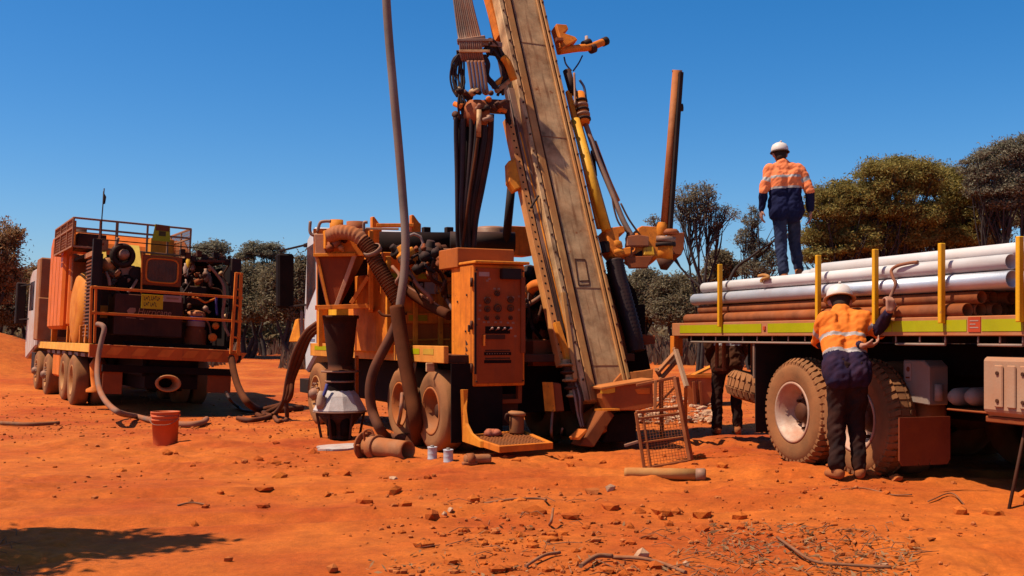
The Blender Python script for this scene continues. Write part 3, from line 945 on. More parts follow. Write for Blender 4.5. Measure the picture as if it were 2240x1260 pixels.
hs = MB().prism([(4.2, 1.45), (6.5, 1.45), (6.5, 3.25), (6.2, 3.45), (4.6, 3.45), (4.2, 3.2)], 1, -2.4, 0.1)
hs.build("air_housing", TKO, ct, 0.06)
for xx in (4.75, 5.35, 5.95):
    bx(ct, "housing_seam", DKRED, xx, xx + 0.02, 0.096, 0.104, 1.5, 3.2, 0)
for xx in (1.5, 2.2, 3.5, 4.0, 6.6):
    bx(ct, "side_bracket", ORANGE, xx, xx + 0.08, -0.14, -0.02, 1.17, 1.5)
for (xx, zz) in ((1.8, 1.19), (2.6, 1.19), (3.2, 1.19)):
    MB().lathe((xx, -0.14, zz), (0, 0, 1), [(0.10, 0), (0.10, 0.18), (0.06, 0.24), (0.06, 0.34), (0, 0.34)], 12).build("filter_bowl", mat("frame_tan", (0, 0, 0)), ct, 0)
# wire cage on the roof
CG = mat("cage_steel", (0.34, 0.17, 0.09), 0.6, dust=0.25)
cx0, cx1 = 1.9, 4.6
ca, cb = Th(162, 476, cx0), Th(418, 494, cx0)
zc1 = ca.z
zc0 = zc1 - 0.52
y1c, y0c = ca.y, cb.y
for (xx, yl) in ((cx0, None), (cx1, None)):
    for zz in (zc1, zc1 - 0.18, zc0):
        bm_(ct, "cage_rail", CG, (xx, y1c, zz), (xx, y0c, zz), 0.035, 0.035)
for yl in (y1c, y0c):
    for zz in (zc1, zc1 - 0.18, zc0):
        bm_(ct, "cage_rail", CG, (cx0, yl, zz), (cx1, yl, zz), 0.035, 0.035)
for t in (0, 0.22, 0.36, 0.62, 0.80, 1.0):
    y = y1c + (y0c - y1c) * t
    bm_(ct, "cage_post", CG, (cx0, y, zc0), (cx0, y, zc1), 0.05 if t in (0.36,) else 0.035, 0.04)
    bm_(ct, "cage_post", CG, (cx1, y, zc0), (cx1, y, zc1), 0.035, 0.04)
for t in (0.3, 0.65):
    for yl in (y1c, y0c):
        bm_(ct, "cage_post", CG, (cx0 + (cx1 - cx0) * t, yl, zc0), (cx0 + (cx1 - cx0) * t, yl, zc1), 0.035, 0.035)
wm = MB()
for i in range(44):
    y = y1c + (y0c - y1c) * (i + .5) / 44
    wm.beam((cx1 - 0.02, y, zc0), (cx1 - 0.02, y, zc1 - .18), 0.006, 0.006)
for i in range(7):
    z = zc0 + 0.34 * (i + .5) / 7
    wm.beam((cx1 - 0.02, y1c, z), (cx1 - 0.02, y0c, z), 0.006, 0.006)
for i in range(46):
    x = cx0 + (cx1 - cx0) * (i + .5) / 46
    wm.beam((x, y1c - 0.01, zc0), (x, y1c - 0.01, zc1), 0.007, 0.007)
    wm.beam((x, y0c + 0.01, zc0), (x, y0c + 0.01, zc1), 0.007, 0.007)
for i in range(10):
    z = zc0 + (zc1 - zc0) * (i + .5) / 10
    wm.beam((cx0, y1c - .01, z), (cx1, y1c - .01, z), 0.007, 0.007)
    wm.beam((cx0, y0c + .01, z), (cx1, y0c + .01, z), 0.007, 0.007)
setprops(wm.build("cage_mesh", CG, ct, 0), kind="stuff")
bx(ct, "cage_plate", ORANGE, cx0 + 0.1, cx1 - 0.05, y1c - 0.06, y1c - 0.03, zc0 + 0.02, zc1 - 0.04)
bx(ct, "roof_box", GRIME_AND_SHADE, cx0 + 0.5, cx0 + 1.2, y1c - 0.65, y1c - 0.15, zc0, zc0 + 0.3)
bx(ct, "roof_box", ORANGE2, cx0 + 1.2, cx0 + 1.7, y0c + 0.05, y0c + 0.5, zc0, zc0 + 0.4)
# yellow tag on the cage
a, b = Th(340, 490, cx0 - 0.03), Th(370, 529, cx0 - 0.03)
tg = MB().prism([(b.y - 0.02, b.z), (a.y + 0.05, b.z), (a.y, a.z), (b.y, a.z - 0.01)], 0, cx0 - 0.035, cx0 - 0.02).build("warning_tag", SIGNY, ct, 0)
bx(tg, "tag_print", PRINT, cx0 - 0.038, cx0 - 0.0352, b.y + 0.07, a.y - 0.07, (a.z + b.z) / 2 - 0.06, (a.z + b.z) / 2 + 0.03, 0)
bx(tg, "tag_print", DKRED, cx0 - 0.038, cx0 - 0.0352, b.y + 0.01, a.y - 0.01, a.z - 0.12, a.z - 0.01, 0)
# flag whip
a = Th(222, 520, 1.0)
p1, p2 = Th(223, 475, 1.0), Th(228, 412, 1.0)
wpole = MB().tube([Th(221, 530, 1.0), p1, p2], 0.011, 6).build("flag_whip", BLACK, ct, 0)
f0, f1, f2, f3 = Th(225.5, 418, 1.0), Th(224, 448, 1.0), Th(231, 445, 1.0), Th(232, 431, 1.0)
fm = MB()
fm.add([f0, f1, f2 + Vector((0.04, 0, 0)), f3 + Vector((-0.03, 0, 0))], [(0, 1, 2, 3)])
fm.add([f0 + Vector((.01, 0, 0)), f1 + Vector((.01, 0, 0)), f2 + Vector((0.05, 0, 0)), f3 + Vector((-0.02, 0, 0))], [(3, 2, 1, 0)])
fm.build("flag", BLACK, wpole, 0)

# ---- machinery behind the rear rail
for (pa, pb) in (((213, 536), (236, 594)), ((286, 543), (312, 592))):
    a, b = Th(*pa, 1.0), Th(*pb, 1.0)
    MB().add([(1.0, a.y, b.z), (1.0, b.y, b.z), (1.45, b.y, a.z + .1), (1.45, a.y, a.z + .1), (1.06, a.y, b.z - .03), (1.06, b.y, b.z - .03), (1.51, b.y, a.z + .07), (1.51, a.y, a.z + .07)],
             [(0, 1, 2, 3), (7, 6, 5, 4), (0, 4, 5, 1), (1, 5, 6, 2), (2, 6, 7, 3), (3, 7, 4, 0)]).build("lit_panel", mat("sunlit_panel_yellow", (1.0, 0.62, 0.10), 0.5, dust=0.15, top=0), ct, 0.004)  # panels put in and tilted to the sun to give bright patches
q = Th(266, 560, 0.75)
tf = MB().lathe((0.75, q.y, q.z), (-1, 0, 0), [(0.10, 0.0), (0.19, 0.02), (0.22, 0.10), (0.20, 0.18), (0.13, 0.19), (0.12, 0.05)], 26).build("intake_ring", BLACK, ct, 0)
tf.scale = (1, 1, 1)
MB().lathe((0.72, q.y - 0.01, q.z + 0.02), (-1, 0, 0), [(0.115, 0), (0.115, 0.08), (0.09, 0.12), (0.085, 0.2), (0.05, 0.25), (0, 0.26)], 20).build("intake_dome", GREYST, tf, 0)
q = Th(236, 585, 0.8)
MB().lathe((0.9, q.y, q.z), (-1, 0, 0.3), [(0.08, 0), (0.13, 0.05), (0.13, 0.2), (0.07, 0.28), (0, 0.28)], 16).build("pulley", mat("brass_pulley", (0.5, 0.25, 0.1), 0.5, dust=0.2), ct, 0)
tb(ct, "intake_elbow", mat("brass_pulley", (0, 0, 0)), [Th(240, 590, .7), Th(252, 600, .65), Th(262, 592, .62)], 0.05)
a, b = Th(258, 578, 0.65), Th(296, 628, 0.65)
eb = bx(ct, "engine_block", GREYST, 0.65, 1.2, b.y, a.y, b.z, a.z, 0.03)
q = Th(300, 600, 0.6)
MB().lathe((0.72, q.y, q.z), (-1, 0, 0), [(0.14, 0), (0.14, 0.1), (0.06, 0.12), (0, 0.12)], 18).build("fan_hub", BLACK, ct, 0)
q = Th(278, 622, 0.6)
MB().lathe((0.68, q.y, q.z), (-1, 0, 0), [(0.17, 0), (0.17, 0.06), (0.13, 0.08), (0.0, 0.08)], 20).build("flywheel", BLACKM, ct, 0)
tb(ct, "coolant_pipe", GREYST, [Th(232, 595, .6), Th(238, 610, .55), Th(240, 625, .55)], 0.03)
tb(ct, "coolant_pipe", GREYST, [Th(300, 612, .55), Th(290, 628, .5), Th(280, 640, .5)], 0.025)
tb(ct, "coolant_pipe", GREYST, [Th(258, 520, .6), Th(253, 540, .6), Th(247, 556, .6)], 0.03)
tb(ct, "oil_line", RAIL, [Th(311, 552, .5), Th(310, 600, .5), Th(309, 642, .48)], 0.016)
# radiator window
a, b = Th(313, 556, 0.5), Th(396, 628, 0.5)
rd = bx(ct, "radiator_frame", DKRED, 0.5, 0.62, b.y, a.y, b.z, a.z, 0.01)
c0 = Vector((0.49, (a.y + b.y) / 2, (a.z + b.z) / 2))
hw, hh = (a.y - b.y) / 2 * 0.80, (a.z - b.z) / 2 * 0.80
rp = []
for i in range(32):
    t = 2 * math.pi * i / 32
    cs, sn = math.cos(t), math.sin(t)
    rp.append(Vector((0.495, c0.y + hw * math.copysign(abs(cs) ** 0.4, cs), c0.z + hh * math.copysign(abs(sn) ** 0.4, sn))))
MB().tube(rp + [rp[0]], 0.018, 6, cap=False).build("radiator_gasket", RAIL, rd, 0)
gm = MB()
gm.add([p + Vector((0.004, 0, 0)) for p in rp], [tuple(range(32))])
gm.build("radiator_core", mat("grey_core", (0.085, 0.068, 0.05), 0.6, dust=0.15, top=0, bscale=260, bump=0.8), rd, 0)
for i in range(9):
    y = c0.y - hw * 0.9 + hw * 1.8 * i / 8
    bm_(rd, "core_bar", mat("grey_core", (0, 0, 0)), (0.493, y, c0.z - hh * .93), (0.493, y, c0.z + hh * .93), 0.008, 0.006, bevel=0)
# booster box with lettering
a, b = Th(253, 641, 0.40), Th(397, 742, 0.40)
bo = bx(ct, "booster_box", mat("black_box", (0.03, 0.012, 0.01), 0.5, dust=0.06, var=0.3, streak=0.2, top=0.2), 0.40, 1.15, b.y, a.y, b.z + .02, a.z, 0.012)
def textmesh(name, body, m, parent, origin, xdir, zdir, size, sx=1.0, shear=0.0, ext=0.002):
    cu = bpy.data.curves.new(name, 'FONT')
    cu.body = body
    cu.size = size
    cu.extrude = ext
    cu.shear = shear
    tmp = bpy.data.objects.new(name, cu)
    COL.objects.link(tmp)
    dg = bpy.context.evaluated_depsgraph_get()
    me = bpy.data.meshes.new_from_object(tmp.evaluated_get(dg))
    bpy.data.objects.remove(tmp)
    bpy.data.curves.remove(cu)
    me.materials.clear()
    me.materials.append(m)
    o = bpy.data.objects.new(name, me)
    COL.objects.link(o)
    o.parent = parent
    xd, zd = Vector(xdir).normalized(), Vector(zdir).normalized()
    nd = xd.cross(zd)
    o.matrix_local = Matrix.Translation(Vector(origin)) @ Matrix((xd, zd, nd)).transposed().to_4x4() @ Matrix.Diagonal((sx, 1, 1, 1))
    return o
q0, q1 = Th(300, 686, 0.396), Th(377, 688, 0.396)
textmesh("lettering", "Hurricane", LETTER, bo, (0.396, q0.y, q0.z - 0.01), (0, -1, 0), (0, 0, 1), 0.16, (q0.y - q1.y) / 0.68, 0.25)
e0 = Th(288, 680, 0.396)
lg = MB().prism([(e0.y + 0.055, e0.z - 0.05), (e0.y - 0.03, e0.z - 0.05), (e0.y - 0.07, e0.z), (e0.y - 0.06, e0.z + 0.055), (e0.y + 0.03, e0.z + 0.055), (e0.y + 0.08, e0.z + 0.0)], 0, 0.392, 0.399)
lg.build("emblem", LETTER, bo, 0)
for (l, r, zt) in ((276, 297, 694), (305, 315, 697), (300, 335, 692)):
    a1, b1 = Th(l, zt, 0.396), Th(r, zt + 2, 0.396)
    bx(bo, "small_print", LETTER, 0.394, 0.399, b1.y, a1.y, a1.z - 0.012, a1.z, 0)
a1, b1 = Th(311, 643, 0.02), Th(357, 677, 0.02)
sg = bx(ct, "yellow_sign", SIGNY, 0.06, 0.066, b1.y, a1.y, b1.z, a1.z, 0.002)
Wd, Hh = a1.y - b1.y, a1.z - b1.z
for (u0, u1, w0, w1) in ((0.12, 0.42, 0.62, 0.84), (0.45, 0.86, 0.62, 0.9), (0.12, 0.38, 0.2, 0.44), (0.42, 0.72, 0.2, 0.44)):
    n = int((u1 - u0) / 0.07)
    for i in range(n):
        ua = u0 + (u1 - u0) * i / n
        mbx = MB()
        yy0, yy1 = a1.y - Wd * ua, a1.y - Wd * (ua + (u1 - u0) / n * 0.82)
        z0, z1 = b1.z + Hh * w0, b1.z + Hh * w1
        mbx.box(0.0585, 0.0599, yy0, yy0 + (yy1 - yy0) * 0.35, z0, z1)
        mbx.box(0.0585, 0.0599, yy0 + (yy1 - yy0) * 0.35, yy1, (z0 + z1) / 2 - 0.012 + 0.03 * ((i % 3) - 1), (z0 + z1) / 2 + 0.012 + 0.03 * ((i % 3) - 1))
        mbx.build("sign_letter", PRINT, sg, 0, fix=False)
a1, b1 = Th(358, 645, 0.38), Th(397, 662, 0.38)
pp = bx(bo, "pale_placard", PALE, 0.385, 0.398, b1.y, a1.y, b1.z, a1.z, 0.003)
bx(pp, "placard_print", LETTER, 0.382, 0.3845, b1.y + 0.05, a1.y - 0.05, b1.z + 0.045, b1.z + 0.08, 0)
# booster compressor at the right
q = Th(430, 700, 0.7)
bm2 = MB().lathe((0.75, q.y, 1.15), (0, 0, 1), [(0.19, 0.0), (0.19, 0.35), (0.16, 0.37), (0.16, 0.42)], 20).build("booster_body", DKRED, ct, 0)
MB().lathe((0.75, q.y, 1.57), (0, 0, 1), [(0.17, 0.0), (0.17, 0.09)], 20).build("pale_band", PALE, bm2, 0)
MB().lathe((0.75, q.y, 1.66), (0, 0, 1), [(0.172, 0.0), (0.172, 0.09)], 20).build("blue_band", BLUE, bm2, 0)
MB().lathe((0.75, q.y, 1.75), (0, 0, 1), [(0.15, 0.0), (0.17, 0.03), (0.15, 0.08), (0.08, 0.11), (0, 0.115)], 20).build("booster_dome", mat("salmon_dome", (0.62, 0.22, 0.09), 0.5, dust=0.2), bm2, 0)
tb(ct, "discharge_pipe", RAIL, [Th(420, 650, .6), Th(434, 653, .55), Th(448, 661, .55), Th(462, 657, .6), Th(474, 652, .65)], 0.02)
bx(ct, "skid_rail", BLACKM, 0.42, 0.5, -2.3, -0.5, 1.14, 1.24)
q = Th(464, 738, 0.38)
MB().lathe((0.38, q.y, q.z), (-1, 0, 0), [(0.0, -.06), (0.075, 0), (0.075, 0.05), (0.03, 0.06), (0, 0.06)], 12).build("valve_cap", RAIL, ct, 0)
q = Th(470, 713, 0.5)
MB().lathe((0.45, q.y, q.z), (-1, 0.2, 0), [(0.05, 0), (0.065, 0.04), (0.04, 0.1), (0, 0.1)], 12).build("valve_cap", RAIL, ct, 0)
for (px, py, r, m) in ((414, 575, .05, YELLOW), (452, 602, .06, GREYST), (440, 615, .05, GRIME_AND_SHADE), (408, 590, .05, PALE), (433, 625, .05, YELLOW), (460, 612, .045, GREYST), (409, 625, .035, PALE)):
    q = Th(px, py, 0.9)
    MB().lathe((0.9, q.y, q.z - 0.08), (0.1, 0.1, 1), [(r * .6, -.05), (r, 0), (r, 0.12), (r * .5, 0.16), (r * .5, 0.2), (0, .2)], 12).build("filter_canister", m, ct, 0)
bx(ct, "control_block", BLACK, 0.75, 1.1, Th(455, 590, .75).y, Th(405, 590, .75).y, 1.95, 2.3, 0.02)
tb(ct, "pale_hose", DUSTHOSE, [Th(456, 580, .42), Th(474, 600, .40), Th(489, 624, .38), Th(491, 655, .36), Th(487, 690, .35), Th(492, 715, .34), Th(501, 735, .3)], 0.026)
tb(ct, "blue_line", BLUE, [Th(474, 650, .6), Th(473, 665, .6), Th(475, 690, .6)], 0.025)
# wheels down the left side
for (x, R, st) in ((2.9, 0.5, 'dual'), (4.2, 0.5, 'dual'), (7.2, 0.48, 'single'), (9.2, 0.48, 'single')):
    p = T.M @ Vector((x, 0, 0))
    zz = gz1(p.x, p.y) + R - 0.03
    if st == 'dual':
        dual(ct, x, 0.0, zz, R, 0.28, -1, 0, rim_m=mat("dusty_tan_rim", (0.5, 0.27, 0.1), 0.6, 0.0, dust=0.4, top=0))
    else:
        wheel(ct, x, 0.0, zz, R, 0.3, -1, st, rim_m=mat("dusty_tan_rim", (0.5, 0.27, 0.1), 0.6, 0.0, dust=0.4, top=0))
    p = T.M @ Vector((x, -2.5, 0))
    zz = gz1(p.x, p.y) - p.z + R - 0.03
    if st == 'dual':
        dual(ct, x, -2.5, zz, R, 0.28, 1, 0)
    else:
        wheel(ct, x, -2.5, zz, R, 0.3, 1, st)
# outrigger foot by the last wheels
MB().lathe((1.55, -0.25, 0.3), (0, 0, 1), [(0.16, 0), (0.16, 0.05), (0.07, 0.1), (0.1, 0.3), (0.12, 0.5), (0.05, 0.62), (0, 0.62)], 14).build("side_jack", RAIL, ct, 0)
for k in range(8):
    xx = 0.8 + 0.9 * k
    MB().box(xx, xx + 0.5, -0.16, -0.06, 0.93, 1.0).build("under_bracket", GREYST, ct, 0.004)
bx(ct, "fuel_tank", RAIL, 5.2, 6.4, -0.6, -0.05, 0.45, 0.95, 0.04)
# cab, far end
cabp = [(9.7, 1.05), (12.0, 0.7), (12.2, 1.0), (12.2, 1.75), (11.8, 2.85), (11.3, 3.0), (10.0, 3.0), (9.7, 2.85)]
cab = MB().prism(cabp, 1, -2.45, 0.0).build("cab", mat("dusty_white_cab", (0.62, 0.55, 0.48), 0.45, dust=0.3, var=0.15, top=0.1), ct, 0.04)
bx(cab, "side_window", GLASS, 10.6, 11.7, -0.012, 0.004, 1.95, 2.7, 0.01)
bx(cab, "door_seam", GRIME_AND_SHADE, 10.15, 10.17, -0.01, 0.003, 0.95, 2.9, 0)
bx(cab, "visor", BLACK, 11.5, 12.3, -2.4, -0.05, 2.72, 2.80)
mr = bx(cab, "mirror", BLACK, 12.0, 12.2, 0.06, 0.30, 1.6, 2.7, 0.03)
bm_(mr, "mirror_arm", BLACK, (11.6, -0.02, 2.65), (12.0, 0.2, 2.6), 0.03, 0.03)
bm_(mr, "mirror_arm", BLACK, (11.6, -0.02, 1.75), (12.0, 0.2, 1.72), 0.03, 0.03)
bx(ct, "cab_step", BLACK, 9.8, 10.6, -0.3, -0.02, 0.45, 0.9)
# exhaust and air cleaner between cab and housing
cy(ct, "exhaust_stack", BLACK, (6.9, -0.55, 2.4), (6.9, -0.55, 3.75), 0.12)
MB().lathe((7.6, -0.3, 1.3), (0, 0, 1), [(0.2, 0), (0.2, 1.5), (0.12, 1.55), (0.12, 1.7), (0.22, 1.75), (0.24, 1.9), (0.15, 2.02), (0, 2.05)], 18).build("air_cleaner", GRIME_AND_SHADE, ct, 0)
bx(ct, "tool_locker", mat("brown_locker", (0.34, 0.16, 0.07), 0.6, dust=0.3, streak=0.4), 8.5, 9.25, -2.3, 0.10, 1.2, 3.15, 0.03)
bx(ct, "locker_pillar", mat("frame_tan", (0, 0, 0)), 8.3, 8.49, -0.25, 0.12, 1.2, 2.2, 0.02)
tb(ct, "radio_whip", BLACK, [(8.6, -0.4, 2.9), (8.62, -0.4, 3.9)], 0.012, 6, 0)

# loose plumbing and wiring in the engine bay
rr = random.Random(19)
for i in range(34):
    px, py = (rr.uniform(400, 505), rr.uniform(555, 720)) if i % 3 else (rr.uniform(215, 312), rr.uniform(530, 640))
    q = Th(px, py, rr.uniform(.55, .95))
    s = rr.uniform(.025, .06)
    MB().lathe(q, (rr.uniform(-1, .2), rr.uniform(-1, 1), rr.uniform(-1, 1)), [(0, -s), (s, -s), (s, s * .3), (s * .55, s * .4), (s * .55, s * 1.5), (0, s * 1.5)], 9).build("engine_fitting", rr.choice([BLACK, GRIME_AND_SHADE, GRIME_AND_SHADE, GREYST, DKRED, BLACKM, TAN]), ct, 0)
for i in range(14):
    px, py = (rr.uniform(400, 500), rr.uniform(550, 700)) if i % 2 else (rr.uniform(215, 310), rr.uniform(528, 620))
    P = [Th(px, py, .6)]
    for k in range(3):
        px += rr.uniform(-22, 22); py += rr.uniform(5, 28)
        P.append(Th(px, py, rr.uniform(.5, .75)))
    tb(ct, "engine_hose", rr.choice([BLACK, RUBBER, GRIME_AND_SHADE, DUSTHOSE]), P, rr.uniform(.010, .022), 6, 4)
for k in range(7):
    bx(ct, "deck_clamp", GREYST, 0.02, 0.09, -0.25 - .34 * k, -0.19 - .34 * k, 1.135, 1.17, 0.004)
# ------------------------------------------------------------------ drill rig in the middle
R = Fr((-.743, 12.05, 0.0), (-.438, .899), -1)
rg = thing("drill_rig", "dusty orange truck-mounted drill rig with its worn steel mast raised and leaning left", "drill rig", R.M)
def Rr(name, m, a, b, x, t, parent=None, bevel=0.006): return R.rbox(parent or rg, name, m, a[0], a[1], b[0], b[1], x, t, bevel)
def Rs(name, m, a, b, y, t, parent=None, bevel=0.006): return R.sbox(parent or rg, name, m, a[0], a[1], b[0], b[1], y, t, bevel)
def Rh(px, py, x): return R.hit(px, py, 0, x)
def Ra(px, py, Y): return R.at(px, py, Y)
# chassis and deck
bx(rg, "deck", GRIME_AND_SHADE, 0.0, 5.3, -2.46, -0.03, 1.0, 1.09)
side = bx(rg, "deck_edge", mat("deck_edge_paint", (0.85, 0.33, 0.05), 0.5, dust=0.28, streak=0.2), -0.05, 5.3, -0.03, 0.03, 1.0, 1.19)
for (p0, p1) in ((688, 720), (770, 850), (894, 917), (925, 948)):
    a, b = R.hit(p0, 762, 1, 0.034).x, R.hit(p1, 762, 1, 0.034).x
    bx(side, "reflective_strip", LIME if p0 in (688, 894) else mat("faded_lime", (0.62, 0.38, 0.04), 0.5, dust=0.25, top=0), min(a, b), max(a, b), 0.03, 0.034, 1.09, 1.155, 0)
for yy in (-0.8, -1.7):
    bx(rg, "chassis_rail", BLACKM, 0.2, 6.0, yy, yy + 0.1, 0.6, 0.98)
bx(rg, "rear_shade_plate", BLACKM, 0.35, 0.4, -2.3, -0.75, 0.4, 1.0)  # black sheet stands in for the shade under the deck
bx(rg, "under_tank", BLACKM, 2.2, 4.4, -2.0, -0.35, 0.4, 0.98, 0.03)
bx(rg, "mud_flap", BLACKM, -0.10, -0.085, -0.66, -0.04, 0.13, 1.0, 0)
bx(rg, "rear_bulkhead", BLACKM, 0.85, 0.9, -2.4, -0.6, 1.1, 2.0)
for (x, rad, st) in ((0.42, 0.47, 'dual'), (1.44, 0.47, 'dual'), (5.11, 0.48, 'single')):
    for (yo, s) in ((0.0, -1), (-2.48, 1)):
        p = R.M @ Vector((x, yo, 0))
        zz = gz1(p.x, p.y) + rad - 0.02
        if st == 'dual':
            t_ = dict(rim_m=mat("dusty_dark_rim", (0.33, 0.13, 0.05), 0.7, 0.0, dust=0.5, top=0))
            dual(rg, x, yo, zz, rad, 0.28, s, 0, **t_)
        else:
            wheel(rg, x, yo, zz, rad, 0.3, s, st, rim_m=mat("dusty_tan_rim", (0.5, 0.27, 0.1), 0.6, 0.0, dust=0.4, top=0))
bx(rg, "torn_guard", TAN, 0.28, 0.31, 0.0, 0.1, 0.9, 1.0)
bm_(rg, "guard_strut", TAN, Ra(948, 788, 12.9), Ra(957, 822, 12.8), 0.06, 0.03)
bm_(rg, "guard_strut", TAN, Ra(913, 765, 12.9), Ra(902, 830, 12.8), 0.035, 0.03)
# cab at the far end
cabp = [(5.3, 1.1), (6.05, 0.7), (6.15, 1.6), (5.95, 2.85), (5.6, 3.0), (5.3, 2.95)]
cab2 = MB().prism(cabp, 1, -2.42, -0.1).build("cab", WHITE, rg, 0.04)
MB().prism([(5.45, 2.05), (5.95, 1.72), (5.9, 2.7), (5.45, 2.75)], 1, -0.099, -0.085).build("side_window", GLASS, cab2, 0.005)
for k in range(3):
    bx(cab2, "door_print", mat("pale_blue_print", (0.2, 0.22, 0.33), 0.6, dust=0.1, top=0), 5.5, 5.75 + 0.02 * k, -0.0995, -0.094, 1.15 + 0.07 * k, 1.185 + 0.07 * k, 0)
bx(cab2, "roof_visor", BLACK, 5.9, 6.35, -2.3, -0.15, 2.74, 2.80)
m2 = bx(cab2, "mirror", BLACKM, 6.2, 6.38, 0.04, 0.30, 1.75, 2.62, 0.03)
bm_(m2, "mirror_arm", BLACK, (6.0, -0.12, 2.76), (6.3, 0.26, 2.66), 0.03, 0.03)
bm_(m2, "mirror_arm", BLACK, (6.0, -0.12, 1.8), (6.3, 0.2, 1.76), 0.03, 0.03)
bx(cab2, "cab_step", BLACK, 5.6, 6.2, -0.3, -0.05, 0.4, 0.62)
bx(cab2, "grab_rail", GREYP, 6.18, 6.21, -0.10, -0.06, 1.0, 1.7)
# tapering orange bonnet leaf beside the cab
a = R.I @ wp(632, 748, 18.4); b = R.I @ wp(658, 748, 18.2); c = R.I @ wp(653, 697, 18.3); d = R.I @ wp(646, 699, 18.4)
v = [a, b, c, d]; w2 = [p + Vector((0.5, -0.25, 0)) for p in v]
MB().add(v + w2, [(0, 1, 2, 3), (7, 6, 5, 4), (0, 4, 5, 1), (1, 5, 6, 2), (2, 6, 7, 3), (3, 7, 4, 0)]).build("bull_bar_wing", ORANGE2, rg, 0.01)
# engine house behind the control cabinet
hx = 1.55
eh = bx(rg, "engine_house", ORANGE, hx, 3.1, -2.2, R.hit(846, 700, 0, hx).y, 1.10, Rh(900, 595, hx).z, 0.01)
zt_ = Rh(900, 595, hx).z
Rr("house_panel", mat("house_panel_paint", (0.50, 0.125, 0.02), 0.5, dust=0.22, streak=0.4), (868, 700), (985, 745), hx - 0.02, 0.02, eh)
for (y0, y1) in ((598, 610), (689, 702)):
    bnd = Rr("band_rail", ORANGE, (846, y0 - 5), (990, y1 + 6), hx - 0.05, 0.05, eh)
    for (p0, p1) in ((855, 876), (894, 935)):
        Rr("reflective_strip", mat("shaded_lime", (0.45, 0.36, 0.005), 0.5, dust=0.1, top=0), (p0, y0), (p1, y1), hx - 0.055, 0.004, bnd, 0)  # shade of the rear face is mixed into this tape colour
Rr("grey_placard", PALE, (929, 617), (957, 643), hx - 0.03, 0.01, eh, 0)
ds = Rr("name_plate", BLACK, (897, 616), (927, 629), hx - 0.03, 0.01, eh, 0)
for k in range(3):
    Rr("plate_print", GREYP, (901 + 9 * k, 619), (907 + 9 * k, 626), hx - 0.034, 0.003, ds, 0)
for px in (846, 905, 960):
    Rr("house_post", ORANGE2, (px, 560), (px + 10, 755), hx - 0.07, 0.05, eh)
bm_(eh, "panel_edge", ORANGE2, Rh(868, 703, hx - .03), Rh(985, 703, hx - .03), 0.02, 0.02)
bm_(eh, "panel_edge", ORANGE2, Rh(890, 744, hx - .03), Rh(985, 742, hx - .03), 0.025, 0.025)
# forward orange side structure seen between hopper and house
for (p0, p1, y0, y1, m) in ((806, 845, 700, 758, ORANGE2), (700, 735, 640, 755, YELLOW), (795, 838, 560, 690, ORANGE)):
    a, b = R.hit(p0, y0, 1, -0.15), R.hit(p1, y1, 1, -0.15)
    bx(rg, "side_locker", m, a.x, b.x, -0.6, -0.15, max(1.2, b.z), a.z, 0.01)
for px in (787, 800):
    bm_(rg, "side_strut", ORANGE2, R.hit(px, 690, 1, 0.0), R.hit(px - 1, 757, 1, 0.0), 0.04, 0.04)
bx(rg, "cab_guard", ORANGE, 4.95, 5.25, -2.3, -0.05, 1.1, 2.75, 0.01)
# roof gear: tanks, cleaner, mast rest
tz = zt_
MB().lathe(R.I @ wp(830, 533, 14.6), R.I.to_3x3() @ Vector((1, 0.1, 0)), [(0, 0), (0.16, 0), (0.16, 0.95), (0, 0.95)], 18).build("black_tank", BLACKM, rg, 0)
MB().lathe(R.I @ wp(985, 528, 14.4), R.I.to_3x3() @ Vector((1, 0.1, 0)), [(0, 0), (0.13, 0), (0.13, 0.85), (0, 0.85)], 18).build("black_tank", BLACK, rg, 0)
q = Ra(1074, 518, 14.8)
MB().lathe(q, (0, 0, 1), [(0.21, -0.2), (0.21, 0.10), (0.18, 0.13), (0, 0.13)], 22).build("air_cleaner", GREYST, rg, 0)
q = Ra(1120, 510, 14.8)
bx(rg, "roof_bracket", ORANGE, q.x, q.x + 0.3, q.y - 0.3, q.y + 0.06, q.z - 0.3, q.z + 0.1)
for px in (935, 985):
    q = Ra(px, 506, 15)
    bx(rg, "roof_cap", BLACK, q.x, q.x + 0.1, q.y - 0.05, q.y + 0.05, q.z - 0.1, q.z + 0.06)
# mast rest (two posts with a cross bar)
mr_ = MB()
for (px, pt) in ((822, 474), (908, 470)):
    a = Ra(px, pt, 15.2)
    mr_.prism([(a.y - 0.09, a.z - 0.62), (a.y + 0.05, a.z - 0.62), (a.y + 0.05, a.z), (a.y + 0.02, a.z), (a.y - 0.06, a.z - 0.1), (a.y - 0.09, a.z - 0.12)], 0, a.x, a.x + 0.1)
a, b = Ra(824, 493, 15.2), Ra(906, 493, 15.2)
mr_.beam(a, b, 0.09, 0.05)
mr_.build("mast_rest", ORANGE, rg, 0.006)
bm_(rg, "roof_rail", mat("pale_tan_bar", (0.62, 0.35, 0.2), 0.5, dust=0.3), Ra(800, 500, 14.9), Ra(872, 501, 14.9), 0.04, 0.03)  # even pale tan colour, reused on other bars
wb = MB().lathe((0, 0, 0), R.I.to_3x3() @ Vector((0.2, -1, 0.1)), [(0.10, 0), (0.13, 0), (0.13, 0.05), (0.10, 0.05)], 8, closed=True)
wb.build("white_shackle", PALE, rg, 0.004, M=Matrix.Translation(Ra(905, 532, 13.9)))
